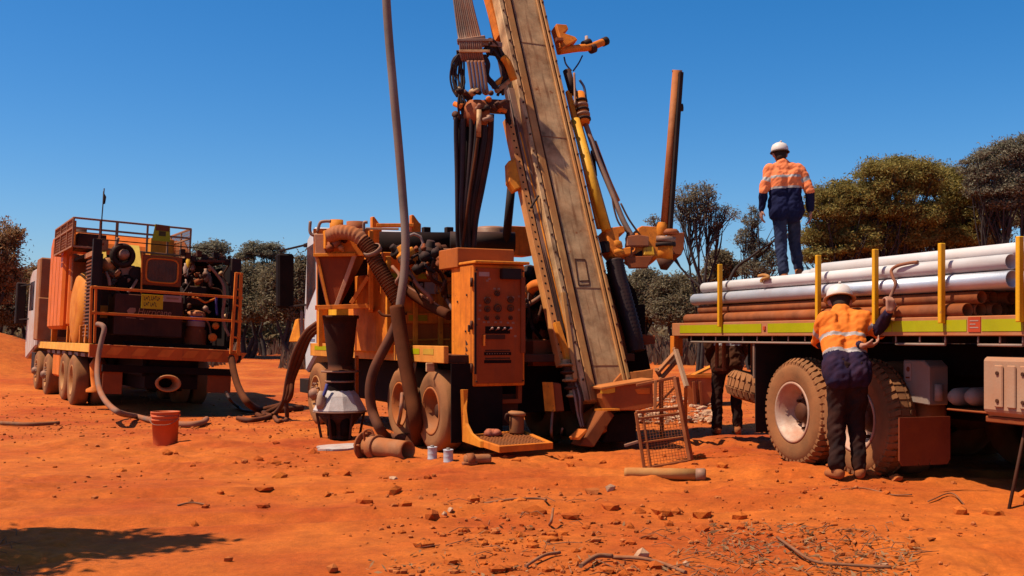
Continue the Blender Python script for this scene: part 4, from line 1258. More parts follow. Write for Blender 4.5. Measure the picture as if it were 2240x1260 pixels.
# tangle of engine-bay shapes between the house and the mast
rr = random.Random(5)
for i, (px, py, s, m) in enumerate(((890, 560, .12, ORANGE2), (902, 585, .10, RAIL), (938, 555, .13, BLACK), (960, 548, .1, GRIME_AND_SHADE), (968, 575, .1, DKRED), (925, 575, .12, BLACKM), (872, 553, .1, BLACK),
                                    (1160, 600, .12, BLACK), (1168, 690, .1, GRIME_AND_SHADE), (1175, 735, .13, DKRED), (1180, 760, .12, DKRED), (1195, 645, .1, BLACK), (1165, 655, .12, BLACKM))):
    q = Ra(px, py, 13.5 + 0.1 * (i % 4))
    MB().lathe(q, (rr.uniform(-.3, .3), rr.uniform(-1, 1), rr.uniform(-.3, 1)), [(0, -s), (s * .6, -s), (s * .65, -s * .3), (s, -s * .2), (s, s * .5), (s * .5, s * .7), (s * .4, s * 1.3), (0, s * 1.3)], 12).build("pump_fitting", m, rg, 0.004)
tb(rg, "hydraulic_hose", RAIL, [Ra(1150, 650, 13.3), Ra(1165, 628, 13.2), Ra(1185, 622, 13.1), Ra(1205, 628, 13.0)], 0.07)
tb(rg, "hydraulic_hose", DUSTHOSE, [Ra(1150, 670, 13.2), Ra(1175, 655, 13.1), Ra(1195, 640, 13.0)], 0.03)
bx(rg, "rear_crossbeam", DKRED, 0.2, 0.5, -2.4, -1.2, 0.95, 1.25, 0.01)
q0 = Ra(1148, 742, 13.2)
bx(rg, "rear_locker", DKRED, q0.x, q0.x + .5, q0.y - .35, q0.y, q0.z - .3, q0.z, 0.01)
bm_(rg, "side_pipe", mat("pale_tan_bar", (0, 0, 0)), Ra(970, 552, 13.8), Ra(1000, 552, 13.8), 0.09, 0.09)

# ---- control cabinet
cxf = -0.12
A, B = Rh(1035, 577, cxf), Rh(1148, 843, cxf)
cb = bx(rg, "control_cabinet", ORANGE, cxf, cxf + 0.62, B.y, A.y, B.z, A.z, 0.012)
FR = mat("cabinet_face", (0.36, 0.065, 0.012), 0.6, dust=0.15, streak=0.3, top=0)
px0 = cxf - 0.003
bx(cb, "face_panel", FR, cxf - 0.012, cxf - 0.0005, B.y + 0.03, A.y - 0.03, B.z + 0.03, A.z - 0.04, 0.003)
aw = bx(cb, "awning", ORANGE2, cxf - 0.09, cxf + 0.62, B.y - 0.02, A.y + 0.015, A.z + 0.003, A.z + 0.035, 0.008)
wf = B.y - A.y
def fp(u, v): return (A.y + wf * u, B.z + (A.z - B.z) * v)
def fdisc(name, u, v, r, m, h=0.03, parent=cb):
    y, z = fp(u, v)
    return MB().lathe((cxf - 0.012, y, z), (-1, 0, 0), [(r, 0), (r, h), (r * .85, h), (r * .8, h * .7), (0, h * .7)], 18).build(name, m, parent, 0)
def frect(name, u0, u1, v0, v1, m, h=0.012, parent=cb):
    (y0, z0), (y1, z1) = fp(u0, v0), fp(u1, v1)
    return bx(parent, name, m, cxf - 0.0125 - h, cxf - 0.0125, y0, y1, z0, z1, 0.002)
DIAL = mat("dull_gauge_glass", (0.10, 0.045, 0.022), 0.5, dust=0.3, top=0)
frect("work_lamp", 0.5, 0.86, 0.88, 0.965, BLACK, 0.08)
for (u, v, r) in ((.25, .70, .035), (.44, .76, .03), (.70, .71, .035), (.25, .63, .033), (.45, .64, .045), (.70, .64, .038), (.24, .555, .022), (.45, .56, .022), (.70, .56, .022)):
    g = fdisc("gauge", u, v, r, GRIME_AND_SHADE)
    fdisc("dial", u, v, r * .75, DIAL, 0.024, g)
for (u, v) in ((.22, .72), (.30, .72), (.40, .80), (.48, .80), (.66, .73), (.76, .73), (.2, .525), (.28, .525), (.42, .525), (.52, .525), (.66, .52), (.76, .52), (.3, .88), (.26, .865), (.12, .66), (.12, .62), (.10, .55), (.88, .74), (.88, .63), (.80, .41)):
    frect("label_plate", u - .025, u + .025, v - .008, v + .008, LETTER, 0.002)
frect("lever_recess", .22, .70, .43, .49, BLACKM, 0.004)
for k in range(4):
    y, z = fp(.30 + .12 * k, .46)
    MB().cyl((cxf - 0.016, y, z), (cxf - 0.09, y, z + 0.02), 0.007, n=6).lathe((cxf - 0.09, y, z + 0.02), (-1, 0, 0.2), [(0, -0.015), (0.014, -0.008), (0.014, 0.008), (0, 0.015)], 8).build("lever", PALE, cb, 0)
frect("switch_row", .22, .60, .385, .42, GRIME_AND_SHADE, 0.01)
frect("pull_handle", .175, .205, .33, .42, RAIL, 0.04)
for v in (.265, .20):
    frect("black_slot", .20, .72, v - .012, v + .014, BLACKM, 0.006)
    frect("slot_label", .22, .70, v + .02, v + .034, GRIME_AND_SHADE, 0.003)
for k in range(9):
    frect("slot_button", .24 + .05 * k, .262 + .05 * k, .262, .27, LETTER, 0.009)
frect("side_hinge", .90, .98, .27, .90, DKRED, 0.03)
frect("hinge_strip", .01, .05, .1, .93, BLACK, 0.01)
# side face details (facing left)
for (du, v) in ((.3, .70), (.75, .75), (.7, .45), (.72, .18), (.35, .12)):
    cy(cb, "side_bolt", GRIME_AND_SHADE, (cxf + 0.6 - .58 * du, A.y + 0.012, B.z + (A.z - B.z) * v), (cxf + 0.6 - .58 * du, A.y - 0.002, B.z + (A.z - B.z) * v), 0.012, n=8)
for k in range(4):
    MB().prism([(cxf + .14, B.z + .25 + .07 * k), (cxf + .20, B.z + .24 + .07 * k), (cxf + .21, B.z + .30 + .07 * k), (cxf + .17, B.z + .28 + .07 * k)], 1, A.y - .002, A.y + 0.002).build("side_lettering", GRIME_AND_SHADE, cb, 0)
bx(cb, "door_seam", DKRED, cxf + 0.05, cxf + 0.06, A.y - 0.003, A.y + 0.003, B.z + .03, A.z - .03, 0)
bx(cb, "door_latch", GRIME_AND_SHADE, cxf + 0.08, cxf + 0.11, A.y, A.y + 0.02, B.z + .6, B.z + .68)
a, b = Rh(1000, 541, 0.25), Rh(1125, 580, 0.25)
bx(rg, "upper_box", mat("upper_box_paint", (0.48, 0.12, 0.02), 0.5, dust=0.25, streak=0.3), 0.25, 0.8, b.y, a.y, A.z - 0.02, a.z, 0.01)
# lower frame and folding platform
a, b = Rh(1040, 846, 0.0), Rh(1142, 882, 0.0)
lf = bx(rg, "lower_frame", DKRED, 0.0, 0.06, b.y, a.y, b.z, b.z + 0.05)
bx(lf, "frame_leg", DKRED, 0.0, 0.06, a.y - 0.06, a.y, b.z + 0.05, B.z, 0.003)
bx(lf, "frame_leg", DKRED, 0.0, 0.06, b.y, b.y + 0.05, b.z + 0.05, B.z, 0.003)
bx(rg, "lower_plate", GRIME_AND_SHADE, 0.1, 0.13, b.y, a.y + .04, 0.28, b.z + 0.1)
C = [R.I @ wp(1018, 966, 11.96), R.I @ wp(1092, 991, 11.5), R.I @ wp(1210, 982, 11.7), R.I @ wp(1143, 953, 12.25)]
pf = MB()
up_ = Vector((0, 0, 0.07))
v = [Vector(c) for c in C]
plat = thing("step_platform_tmp", "", "", None); bpy.data.objects.remove(plat)
w_ = [p + up_ for p in v]
ct4 = sum(v, Vector()) / 4
inn = [ct4 + (p - ct4) * 0.88 for p in v]
inn_t = [p + up_ for p in inn]
pf.add(v + w_ + inn + inn_t, [(0, 1, 5, 4), (1, 2, 6, 5), (2, 3, 7, 6), (3, 0, 4, 7), (4, 5, 13, 12), (5, 6, 14, 13), (6, 7, 15, 14), (7, 4, 12, 15), (12, 13, 9, 8), (13, 14, 10, 9), (14, 15, 11, 10), (15, 12, 8, 11), (3, 2, 1, 0)])
pfo = pf.build("step_platform", ORANGE, rg, 0.004)
gr = MB()
for i in range(15):
    t = (i + .5) / 15
    gr.beam(inn[0].lerp(inn[3], t) + Vector((0, 0, .05)), inn[1].lerp(inn[2], t) + Vector((0, 0, .05)), 0.012, 0.02)
for i in range(10):
    t = (i + .5) / 10
    gr.beam(inn[0].lerp(inn[1], t) + Vector((0, 0, .048)), inn[3].lerp(inn[2], t) + Vector((0, 0, .048)), 0.012, 0.02)
gr.add([p + Vector((0, 0, 0.035)) for p in inn], [(0, 1, 2, 3)])
setprops(gr.build("platform_grating", MESHM, pfo, 0), kind="stuff")
# curved side plate rising from the platform to the cabinet
t0 = w_[0]; t1 = w_[1]
upv = R.I @ wp(1019, 852, 11.96)
sv = [v[0], v[0].lerp(v[1], .55), t0.lerp(t1, .55), t0.lerp(t1, .25) + Vector((0, 0, .05)), t0.lerp(t1, .1) + Vector((0, 0, .14)), t0 + (t1 - t0) * .04 + Vector((0, 0, .3)), Vector((upv.x, upv.y - .03, upv.z)), Vector((upv.x, upv.y + 0.03, upv.z))]
s2 = [p + Vector((0.02, 0.03, 0)) for p in sv]
n8 = len(sv)
MB().add(sv + s2, [tuple(range(n8)), tuple(reversed(range(n8, 2 * n8)))] + [(i, (i + 1) % n8, (i + 1) % n8 + n8, i + n8) for i in range(n8)]).build("platform_bracket", ORANGE2, pfo, 0.003)

# ---- mast: own frame, u to the right, v up the mast, n towards the rear of the truck
mb_w = wp(1322, 850, 12.6)
ta = R_(22.0)
fxw = Vector((-.438, .899, 0)).normalized()
uw = Vector((.899, .438, 0)).normalized()
vw = (fxw * math.sin(ta) + Vector((0, 0, 1)) * math.cos(ta)).normalized()
nw = uw.cross(vw).normalized()
K = Fr(None, None, 1, M=Matrix.Translation(mb_w) @ Matrix((uw, vw, nw)).transposed().to_4x4())
ms = bpy.data.objects.new("mast", None)
me = MB()
def Kh(px, py, n=0.0): return K.hit(px, py, 2, n)
uL0, uR0 = Kh(1268, 840).x, Kh(1378, 840).x
uL1, uR1 = Kh(1088, 0).x, Kh(1192, 0).x
print("mast u", uL0, uR0, uL1, uR1, "v top", Kh(1140, 0).y)
# straight channel along v with a common axis; slight skew handled by a shear of the axis direction in u
VT = 7.6
V0 = -0.15
def ul(v): return uL0 + (uL1 - uL0) * (v - Kh(1268, 840).y) / (Kh(1088, 0).y - Kh(1268, 840).y)
def ur(v): return uR0 + (uR1 - uR0) * (v - Kh(1378, 840).y) / (Kh(1192, 0).y - Kh(1378, 840).y)
Wm = ur(1.0) - ul(1.0)
def strip(mb, a, b, n0, n1, v0=V0, v1=VT):
    """bar between width fractions a..b of the mast"""
    vs = []
    for n in (n0, n1):
        for vv in (v0, v1):
            for f in (a, b):
                vs.append((ul(vv) + f * Wm, vv, n))
    return mb.add(vs, [(0, 1, 3, 2), (4, 6, 7, 5), (0, 4, 5, 1), (2, 3, 7, 6), (0, 2, 6, 4), (1, 5, 7, 3)])
me = MB()
strip(me, 0.05, 0.95, -0.10, 0.0)
mo = me.build("mast", TAN, rg, 0.004, M=R.I @ K.M)
strip(MB(), 0.0, 0.10, -0.14, 0.035).build("mast_flange", TAN, mo, 0.01)
strip(MB(), 0.12, 0.27, 0.001, 0.03).build("mast_flange", mat("worn_tan_rail", (0.56, 0.27, 0.085), 0.45, 0.1, dust=0.28, var=0.4, scale=2, streak=0.6, top=0, sax=1), mo, 0.01)
strip(MB(), 0.29, 0.31, 0.001, 0.012).build("mast_seam", GRIME_AND_SHADE, mo, 0)
strip(MB(), 0.84, 0.90, 0.001, 0.03).build("mast_flange", mat("worn_tan_rail", (0, 0, 0)), mo, 0.008)
strip(MB(), 0.93, 1.0, -0.14, 0.03).build("mast_flange", mat("worn_tan_rail", (0, 0, 0)), mo, 0.008)
strip(MB(), 0.905, 0.925, 0.001, 0.01).build("mast_seam", GRIME_AND_SHADE, mo, 0)
strip(MB(), 0.08, 0.92, -0.42, -0.16).build("mast_back", GRIME_AND_SHADE, mo, 0.01)  # dark colour makes the gaps beside the mast look shaded
# rectangular slot with a dark outline
q0, q1 = Kh(1257, 567), Kh(1287, 624)
for (a, b) in (((1257, 567), (1280, 568)), ((1280, 568), (1290, 622)), ((1258, 568), (1266, 624)), ((1266, 624), (1290, 623)), ((1268, 615), (1288, 614))):
    p0, p1 = Kh(*a, 0.002), Kh(*b, 0.002)
    bm_(mo, "slot_edge", GRIME_AND_SHADE, p0, p1, 0.014, 0.008, up=(0, 0, 1), bevel=0)
# weld seams across the plate
for (px, py) in ((1210, 300), (1278, 560 + 70), (1318, 800), (1160, 95)):
    p = Kh(px, py)
    vv = p.y
    bm_(mo, "weld_seam", mat("weld", (0.2, 0.1, 0.05), 0.6, dust=0.2, top=0), (ul(vv) + .32 * Wm, vv, 0.001), (ul(vv) + .83 * Wm, vv, 0.001), 0.012, 0.006, up=(0, 0, 1), bevel=0)
# grey feed pipe left of the channel and orange perforated beam
def kline(name, m, p0, p1, n0, n1, w, h, parent=mo):
    a, b = Kh(*p0, n0), Kh(*p1, n1)
    return bm_(parent, name, m, a, b, w, h, up=(0, 0, 1))
kline("feed_bar", GREYST, (1117, 195), (1250, 828), -0.08, -0.08, 0.09, 0.06)
kline("feed_bar_edge", ORANGE2, (1137, 290), (1262, 835), -0.06, -0.06, 0.02, 0.03)
pb = kline("perforated_beam", mat("pale_orange_beam", (0.72, 0.30, 0.09), 0.5, dust=0.3, streak=0.35, top=0, sax=1), (1110, 262), (1228, 800), -0.1, -0.1, 0.085, 0.12)
for i in range(34):
    t = (i + 0.5) / 34
    a, b = Kh(1110, 262, -0.1), Kh(1228, 800, -0.1)
    p = a.lerp(b, t)
    cy(pb, "beam_hole", BLACKM, (p.x + 0.006 * (-1) ** i, p.y, -0.045), (p.x + 0.006 * (-1) ** i, p.y, -0.0385), 0.014, n=8)
pj = MB()
pq = [Kh(1112, 352, -0.05), Kh(1128, 345, -0.05), Kh(1142, 408, -0.05), Kh(1127, 415, -0.05), Kh(1114, 395, -0.05)]
pj.add(pq + [p + Vector((0, 0, -.12)) for p in pq], [(0, 1, 2, 3, 4), (9, 8, 7, 6, 5)] + [(i, i + 5, (i + 1) % 5 + 5, (i + 1) % 5) for i in range(5)])
pj.build("beam_gusset", ORANGE2, mo, 0.01)
kline("upper_beam", ORANGE, (1062, -40), (1096, 84), -0.2, -0.2, 0.12, 0.14)
kline("feed_bar", GREYST, (1080, -40), (1118, 190), -0.16, -0.16, 0.05, 0.06)
tb(mo, "beam_hose", BLACK, [Kh(1161, 455, -.02), Kh(1170, 440, .0), Kh(1178, 428, .02)], 0.014)
cyl_ = cy(mo, "feed_cylinder", YELLOW, Kh(1258, 262, -0.05), Kh(1326, 505, -0.05), 0.058, n=18)
kline("right_stay", TAN, (1262, 255), (1336, 520), -0.16, -0.16, 0.06, 0.06)
kline("right_rail", ORANGE2, (1243, 200), (1312, 500), -0.1, -0.1, 0.07, 0.05)
kline("lower_left_stay", ORANGE2, (1216, 706), (1246, 800), -0.02, -0.02, 0.07, 0.07)
kline("lower_left_stay", mat("worn_tan_rail", (0, 0, 0)), (1232, 640), (1258, 830), 0.03, 0.03, 0.05, 0.04)
# upper right arm
ar = MB()
def poly_k(pts, n0, n1):
    a = [Kh(px, py, n0) for px, py in pts]
    b = [p + Vector((0, 0, n1 - n0)) for p in a]
    k = len(a)
    return a + b, [tuple(range(k)), tuple(reversed(range(k, 2 * k)))] + [(i, i + k, (i + 1) % k + k, (i + 1) % k) for i in range(k)]
arm = MB().add(*poly_k([(1204, 68), (1228, 70), (1232, 80), (1222, 88), (1246, 96), (1252, 103), (1218, 122), (1212, 96)], -0.15, 0.02)).build("rod_arm", ORANGE, mo, 0.012)
tb(arm, "arm_tube", ORANGE, [Kh(1222, 112, -.06), Kh(1260, 106, -.06), Kh(1290, 103, -.06), Kh(1322, 91, -.06)], 0.05, 12)
cy(arm, "arm_end", BLACK, Kh(1318, 93, -.06), Kh(1327, 89, -.06), 0.058, n=14)
cy(arm, "arm_lug", PALE, Kh(1283, 98, -.06), Kh(1283, 80, -.06), 0.022)
cy(arm, "arm_collar", BLACK, Kh(1276, 98, -.06), Kh(1290, 92, -.06), 0.05)
cy(arm, "arm_collar", GRIME_AND_SHADE, Kh(1292, 108, -.06), Kh(1300, 105, -.06), 0.062)
bm_(arm, "arm_block", DKRED, Kh(1215, 88, .03), Kh(1230, 88, .03), 0.05, 0.06)
tb(mo, "thin_line", mat("blue_black_line", (0.02, 0.03, 0.08), 0.5, dust=0.05, top=0), [Kh(1234, 125, -.06), Kh(1238, 140, -.06), Kh(1250, 155, -.06)], 0.011, 6)
tb(mo, "thin_line", mat("blue_black_line", (0, 0, 0)), [Kh(1274, 122, -.06), Kh(1266, 138, -.06), Kh(1254, 155, -.06)], 0.011, 6)
tb(mo, "thin_line", mat("blue_black_line", (0, 0, 0)), [Kh(1268, 175, -.06), Kh(1278, 192, -.06), Kh(1282, 220, -.06)], 0.016, 6)
wn_ = cy(mo, "winch_motor", BLACK, Kh(1240, 155, -.08), Kh(1254, 205, -.08), 0.055, n=14)
tb(mo, "thin_line", GREYST, [Kh(1256, 160, -.02), Kh(1257, 190, -.02), Kh(1258, 230, -.02)], 0.016, 6)
wd = MB()
a, b = Kh(1266, 205, -0.08), Kh(1278, 270, -0.08)
wd.cyl(a, b, 0.075, n=16)
wdo = wd.build("winch_body", ORANGE, mo, 0)
for i in range(5):
    p = a.lerp(b, 0.28 + i * 0.15)
    MB().lathe(p, b - a, [(0.075, -0.02), (0.098, -0.01), (0.098, 0.01), (0.075, 0.02)], 16).build("winch_fin", GREYST if i % 2 else BLACK, wdo, 0)
tb(mo, "stay_hose", GREYST, [Kh(1280, 268, -.1), Kh(1305, 340, -.1), Kh(1338, 420, -.1), Kh(1362, 480, -.1), Kh(1384, 520, -.1)], 0.035)
tb(mo, "stay_hose", BLACK, [Kh(1283, 280, -.12), Kh(1312, 345, -.14), Kh(1342, 430, -.14), Kh(1368, 492, -.12), Kh(1376, 512, -.1)], 0.028)
tb(mo, "stay_hose", RAIL, [Kh(1300, 310, -.15), Kh(1330, 390, -.15), Kh(1352, 440, -.15)], 0.03)
tb(mo, "thin_line", GRIME_AND_SHADE, [Kh(1338, 420, -.1), Kh(1343, 455, -.1), Kh(1355, 490, -.1), Kh(1380, 515, -.1)], 0.012, 6)
tb(mo, "thin_line", GRIME_AND_SHADE, [Kh(1358, 445, -.1), Kh(1376, 480, -.1), Kh(1402, 517, -.1)], 0.012, 6)
bm_(mo, "stay_plate", BLACK, Kh(1296, 330, -.2), Kh(1302, 385, -.2), 0.05, 0.03)
# rod clamp and loader at the right of the mast
def kpoly(name, m, pts, n0, n1, parent=mo, bevel=0.012): return MB().add(*poly_k(pts, n0, n1)).build(name, m, parent, bevel)
cl = kpoly("rod_clamp", ORANGE, [(1306, 516), (1346, 511), (1350, 524), (1336, 530), (1338, 560), (1362, 556), (1362, 572), (1330, 578), (1316, 560), (1312, 540)], -0.25, -0.03)
MB().lathe(Kh(1346, 538, -.1), (0, 1, 0), [(0.06, -.06), (0.09, -.03), (0.09, .03), (0.06, .06)], 14).build("clamp_roller", ORANGE2, cl, 0)
MB().lathe(Kh(1348, 556, -.1), (0, 1, 0), [(0.06, -.05), (0.10, -.02), (0.10, .02), (0.06, .05)], 14).build("clamp_roller", ORANGE2, cl, 0)
kpoly("clamp_window", BLACKM, [(1312, 530), (1330, 528), (1332, 552), (1316, 554)], -0.045, -0.025, cl, 0)
ld = kpoly("rod_loader", ORANGE, [(1366, 536), (1370, 522), (1378, 518), (1412, 520), (1424, 524), (1430, 560), (1426, 576), (1412, 586), (1376, 586), (1364, 578)], -0.42, -0.1)
kpoly("loader_block", mat("brown_block", (0.24, 0.10, 0.06), 0.6, dust=0.3), [(1366, 520), (1392, 516), (1416, 520), (1416, 542), (1368, 542)], -0.099, -0.05, ld)
kpoly("loader_plate", YELLOW, [(1406, 542), (1428, 540), (1431, 560), (1406, 560)], -0.095, -0.07, ld)
kpoly("loader_notch", BLACKM, [(1386, 558), (1404, 548), (1404, 562)], -0.0985, -0.088, ld, 0)
kpoly("loader_skirt", DKRED, [(1364, 563), (1428, 561), (1414, 588), (1374, 589)], -0.09, -0.06, ld)
for k in range(6):
    q = Kh(1376 + 6 * k, 519 + (k % 2) * 4, -0.2)
    MB().lathe(q, (0.1, 1, 0), [(0.035, -.04), (0.045, 0), (0.03, .05), (0, .06)], 10).build("loader_valve", GRIME_AND_SHADE if k % 2 else mat("brown_block", (0, 0, 0)), ld, 0)
bm_(ld, "loader_link", BLACK, Kh(1424, 545, -.3), Kh(1448, 545, -.3), 0.12, 0.14)
cy(ld, "link_wheel", GRIME_AND_SHADE, Kh(1420, 520, -.2), Kh(1432, 520, -.2), 0.05)
# rotary head and the upright rod it holds (vertical in the world)
rot = R.I.to_3x3()
Yp = 12.9
def Rv(px, py): return R.I @ wp(px, py, Yp)
hd = kpoly("rotary_head", DKRED, [(1438, 532), (1472, 530), (1470, 566), (1464, 580), (1442, 578), (1436, 560)], -0.5, -0.2)
cy(hd, "head_drum", ORANGE2, K.I @ wp(1455, 568, Yp), K.I @ wp(1456, 532, Yp), 0.09, n=18)
cy(hd, "head_cap", GREYST, K.I @ wp(1456, 530, Yp), K.I @ wp(1457, 518, Yp), 0.115, n=18)
cy(hd, "head_ring", BLACK, K.I @ wp(1456, 539, Yp), K.I @ wp(1456, 531, Yp), 0.12, n=18)
cy(hd, "head_nose", GRIME_AND_SHADE, K.I @ wp(1452, 590, Yp), K.I @ wp(1455, 568, Yp), 0.04, 0.11, n=16)
MB().lathe(K.I @ wp(1466, 508, Yp), K.I.to_3x3() @ Vector((0, 0, 1)), [(0, -.03), (.1, -.03), (.11, 0), (.08, .035), (0, .04)], 16).build("head_plate", RUST, hd, 0)
rod = cy(hd, "guide_post", mat("post_rust", (0.42, 0.15, 0.05), 0.55, dust=0.25, streak=0.4), K.I @ wp(1451, 512, Yp), K.I @ wp(1479, 155, Yp), 0.043, n=18)
bm_(hd, "post_rail", BLACK, K.I @ wp(1465, 505, Yp - .03), K.I @ wp(1489, 158, Yp - .03), 0.05, 0.06)
cy(rod, "post_cap", GREYST, K.I @ wp(1470, 155, Yp), K.I @ wp(1492, 156, Yp), 0.014, n=8)
cy(rod, "post_lug", BLACK, K.I @ wp(1482, 236, Yp), K.I @ wp(1494, 235, Yp), 0.045, n=12)
MB().lathe(K.I @ wp(1448, 505, Yp), K.I.to_3x3() @ Vector((0.07, 0, 1)), [(.05, -.05), (.065, 0), (.065, .06), (.05, .1)], 16).build("post_collar", ORANGE2, rod, 0)
# black ribbed hose down from the clamp
cp_ = crom([Kh(1344, 570, -.12), Kh(1352, 610, -.14), Kh(1366, 660, -.16), Kh(1382, 720, -.2), Kh(1392, 770, -.25)], 14)
MB().tube(cp_, [0.105 + 0.012 * (i % 2) for i in range(len(cp_))], 14).build("ribbed_hose", RUBBER, mo, 0)
kline("inner_stay", DKRED, (1326, 600), (1364, 780), -0.3, -0.3, 0.12, 0.05)
# foot of the mast
ft = kpoly("mast_foot", mat("rusty_foot", (0.50, 0.17, 0.045), 0.7, dust=0.3, var=0.45, scale=4, streak=0.5, sax=1), [(1272, 905), (1300, 880), (1296, 866), (1312, 848), (1360, 842), (1382, 838), (1380, 870), (1336, 900), (1290, 972), (1268, 975)], -0.5, 0.02)
Yf = 12.25
def boxw(name, m, pts, Y, depth, parent, bevel=0.01):
    a = [R.I @ wp(px, py, Y) for px, py in pts]
    dd = R.I.to_3x3() @ Vector((-0.1, depth, 0))
    b = [p + dd for p in a]
    k = len(a)
    return MB().add(a + b, [tuple(range(k)), tuple(reversed(range(k, 2 * k)))] + [(i, i + k, (i + 1) % k + k, (i + 1) % k) for i in range(k)]).build(name, m, parent, bevel)
fb = boxw("breakout_box", mat("foot_box_paint", (0.40, 0.09, 0.02), 0.5, dust=0.25, streak=0.3), [(1316, 848), (1428, 834), (1430, 890), (1392, 898), (1328, 898), (1316, 872)], Yf, 0.5, rg)
boxw("box_lid", mat("lid_tan", (0.60, 0.22, 0.06), 0.6, dust=0.3), [(1314, 847), (1366, 838), (1430, 828), (1430, 835), (1368, 843), (1316, 853)], Yf - 0.03, 0.30, fb, 0.006)
boxw("box_clip", YELLOW, [(1334, 850), (1346, 847), (1346, 858), (1332, 861)], Yf - 0.012, 0.01, fb, 0.002)
boxw("box_clip", RAIL, [(1408, 852), (1422, 848), (1422, 862), (1414, 862)], Yf - 0.012, 0.01, fb, 0.002)
boxw("box_edge", ORANGE2, [(1320, 894), (1356, 893), (1356, 898), (1320, 899)], Yf - 0.015, 0.01, fb, 0.002)
boxw("foot_brace", mat("dark_rust", (0.17, 0.05, 0.018), 0.8, dust=0.2, var=0.4), [(1268, 975), (1300, 978), (1345, 908), (1334, 898), (1322, 898)], Yf + 0.02, 0.18, rg)
boxw("foot_shade", BLACKM, [(1318, 968), (1392, 966), (1392, 900), (1340, 906)], Yf + 0.12, 0.6, rg)  # black block stands in for shade beside the foot brace
boxw("foot_lever", RAIL, [(1264, 957), (1284, 938), (1286, 943), (1268, 963)], Yf - 0.02, 0.05, rg, 0.004)
bm_(rg, "foot_bar", GREYST, R.I @ wp(1366, 975, 12.2), R.I @ wp(1396, 966, 12.2), 0.04, 0.03)
# pulley stack and hoses left of the foot
for i in range(5):
    q = R.I @ wp(1238 + 4 * i, 796 + 17 * i, 12.5)
    MB().lathe(q, (0.1, -0.05, 1), [(0.05, -.03), (0.085, -.02), (0.085, .0), (0.05, .01), (0.05, .05)], 14).build("feed_pulley", TAN if i % 2 == 0 else GRIME_AND_SHADE, rg, 0)
boxw("side_leg", DKRED, [(1206, 836), (1228, 838), (1236, 900), (1212, 900)], 12.45, 0.05, rg)
boxw("side_leg_lit_edge", ORANGE2, [(1205, 836), (1210, 836), (1216, 900), (1211, 900)], 12.43, 0.05, rg, 0.003)  # bright strip painted as the sunlit left edge of the leg
for i in range(4):
    tb(rg, "foot_hose", GRIME_AND_SHADE if i % 2 else GREYST, [R.I @ wp(1250 + 4 * i, 835, 12.5), R.I @ wp(1258 + 5 * i, 870, 12.4), R.I @ wp(1264 + 3 * i, 905, 12.4), R.I @ wp(1272 + 2 * i, 935, 12.35)], 0.016)
tb(rg, "foot_hose", DUSTHOSE, [R.I @ wp(1210, 890, 12.5), R.I @ wp(1207, 920, 12.45), R.I @ wp(1206, 950, 12.4), R.I @ gp(1212, 968) + Vector((0, 0, .02)), R.I @ gp(1224, 970) + Vector((0, 0, .02))], 0.016)
tb(rg, "foot_hose", DUSTHOSE, [R.I @ wp(1230, 938, 12.45), R.I @ gp(1224, 968) + Vector((0, 0, .02))], 0.013, smooth=0)
# right rear body behind the mast
bx(rg, "rear_body", BLACKM, 0.6, 1.6, -3.0, -2.2, 0.9, 1.7)
boxw("rear_locker", DKRED, [(1396, 730), (1434, 734), (1434, 752), (1396, 755)], 13.4, 0.4, rg)
boxw("rear_locker", BLACKM, [(1366, 600), (1392, 640), (1412, 755), (1428, 830), (1372, 835), (1350, 600)], 13.55, 0.4, rg, 0.0)

# ---- hose head left of the mast
Yh = 13.4
H = lambda px, py, dy=0.0: R.I @ wp(px, py, Yh + dy)
hc = MB()
hc.beam(H(1000, 92), H(1062, 84), 0.10, 0.06)
hco = hc.build("hose_guide", GREYST, rg, 0.01)
bm_(hco, "guide_bar", TAN, H(1004, 112, -.06), H(1072, 112, -.06), 0.03, 0.03)
bm_(hco, "guide_arm", GREYST, H(1050, 95), H(1096, 100, .1), 0.10, 0.06)
bm_(hco, "guide_bar", GREYST, H(1000, 88, -.05), H(1078, 88, -.05), 0.035, 0.03)
rr = random.Random(11)
for i in range(11):
    x = 1006 + 4.6 * i
    top = 985 + 3.6 * i
    tb(hco, "guide_hose", DUSTHOSE if i % 3 else GREYST, [H(top, -60, 0.1), H(top + 8 + i * .2, 0, .05), H(x - 4, 70, 0), H(x, 92, -.05), H(x + 2, 118, -.04), H(x + 6, 135, 0)], 0.0145, 6)
for i in range(5):
    x = 1024 + 8 * i
    tb(hco, "stiff_hose", DUSTHOSE, [H(x, 133, -.05), H(x + 4, 160, -.06), H(x + 8, 190, -.06), H(x + 11, 205, -.04)], 0.022, 8)
for i in range(6):
    tb(hco, "looped_hose", RUBBER, [H(1004 + i * 2, 118, -.02), H(990 + i * 5, 140, .0), H(985 + i * 6, 168, .02), H(990 + i * 5, 195, .02), H(1000 + i * 3, 212, 0)], 0.013, 6)
for i in range(4):
    tb(hco, "looped_hose", BLACK, [H(1058 + 3 * i, 110), H(1072 + 2 * i, 98 + 3 * i, .05), H(1090, 106 + 5 * i, .1), H(1104 + i, 126 + 6 * i, .15), H(1112, 160 + 4 * i, .2)], 0.02, 6)
for i in range(3):
    tb(hco, "looped_hose", RUBBER, [H(1055 + 3 * i, 120), H(1064 + 3 * i, 140), H(1060 + 4 * i, 165), H(1070 + 5 * i, 180), H(1084 + 3 * i, 195)], 0.016, 6)
tb(hco, "swivel_pipe", ORANGE2, [H(1100, 125, .1), H(1112, 142, .1), H(1124, 175, .12)], 0.05)
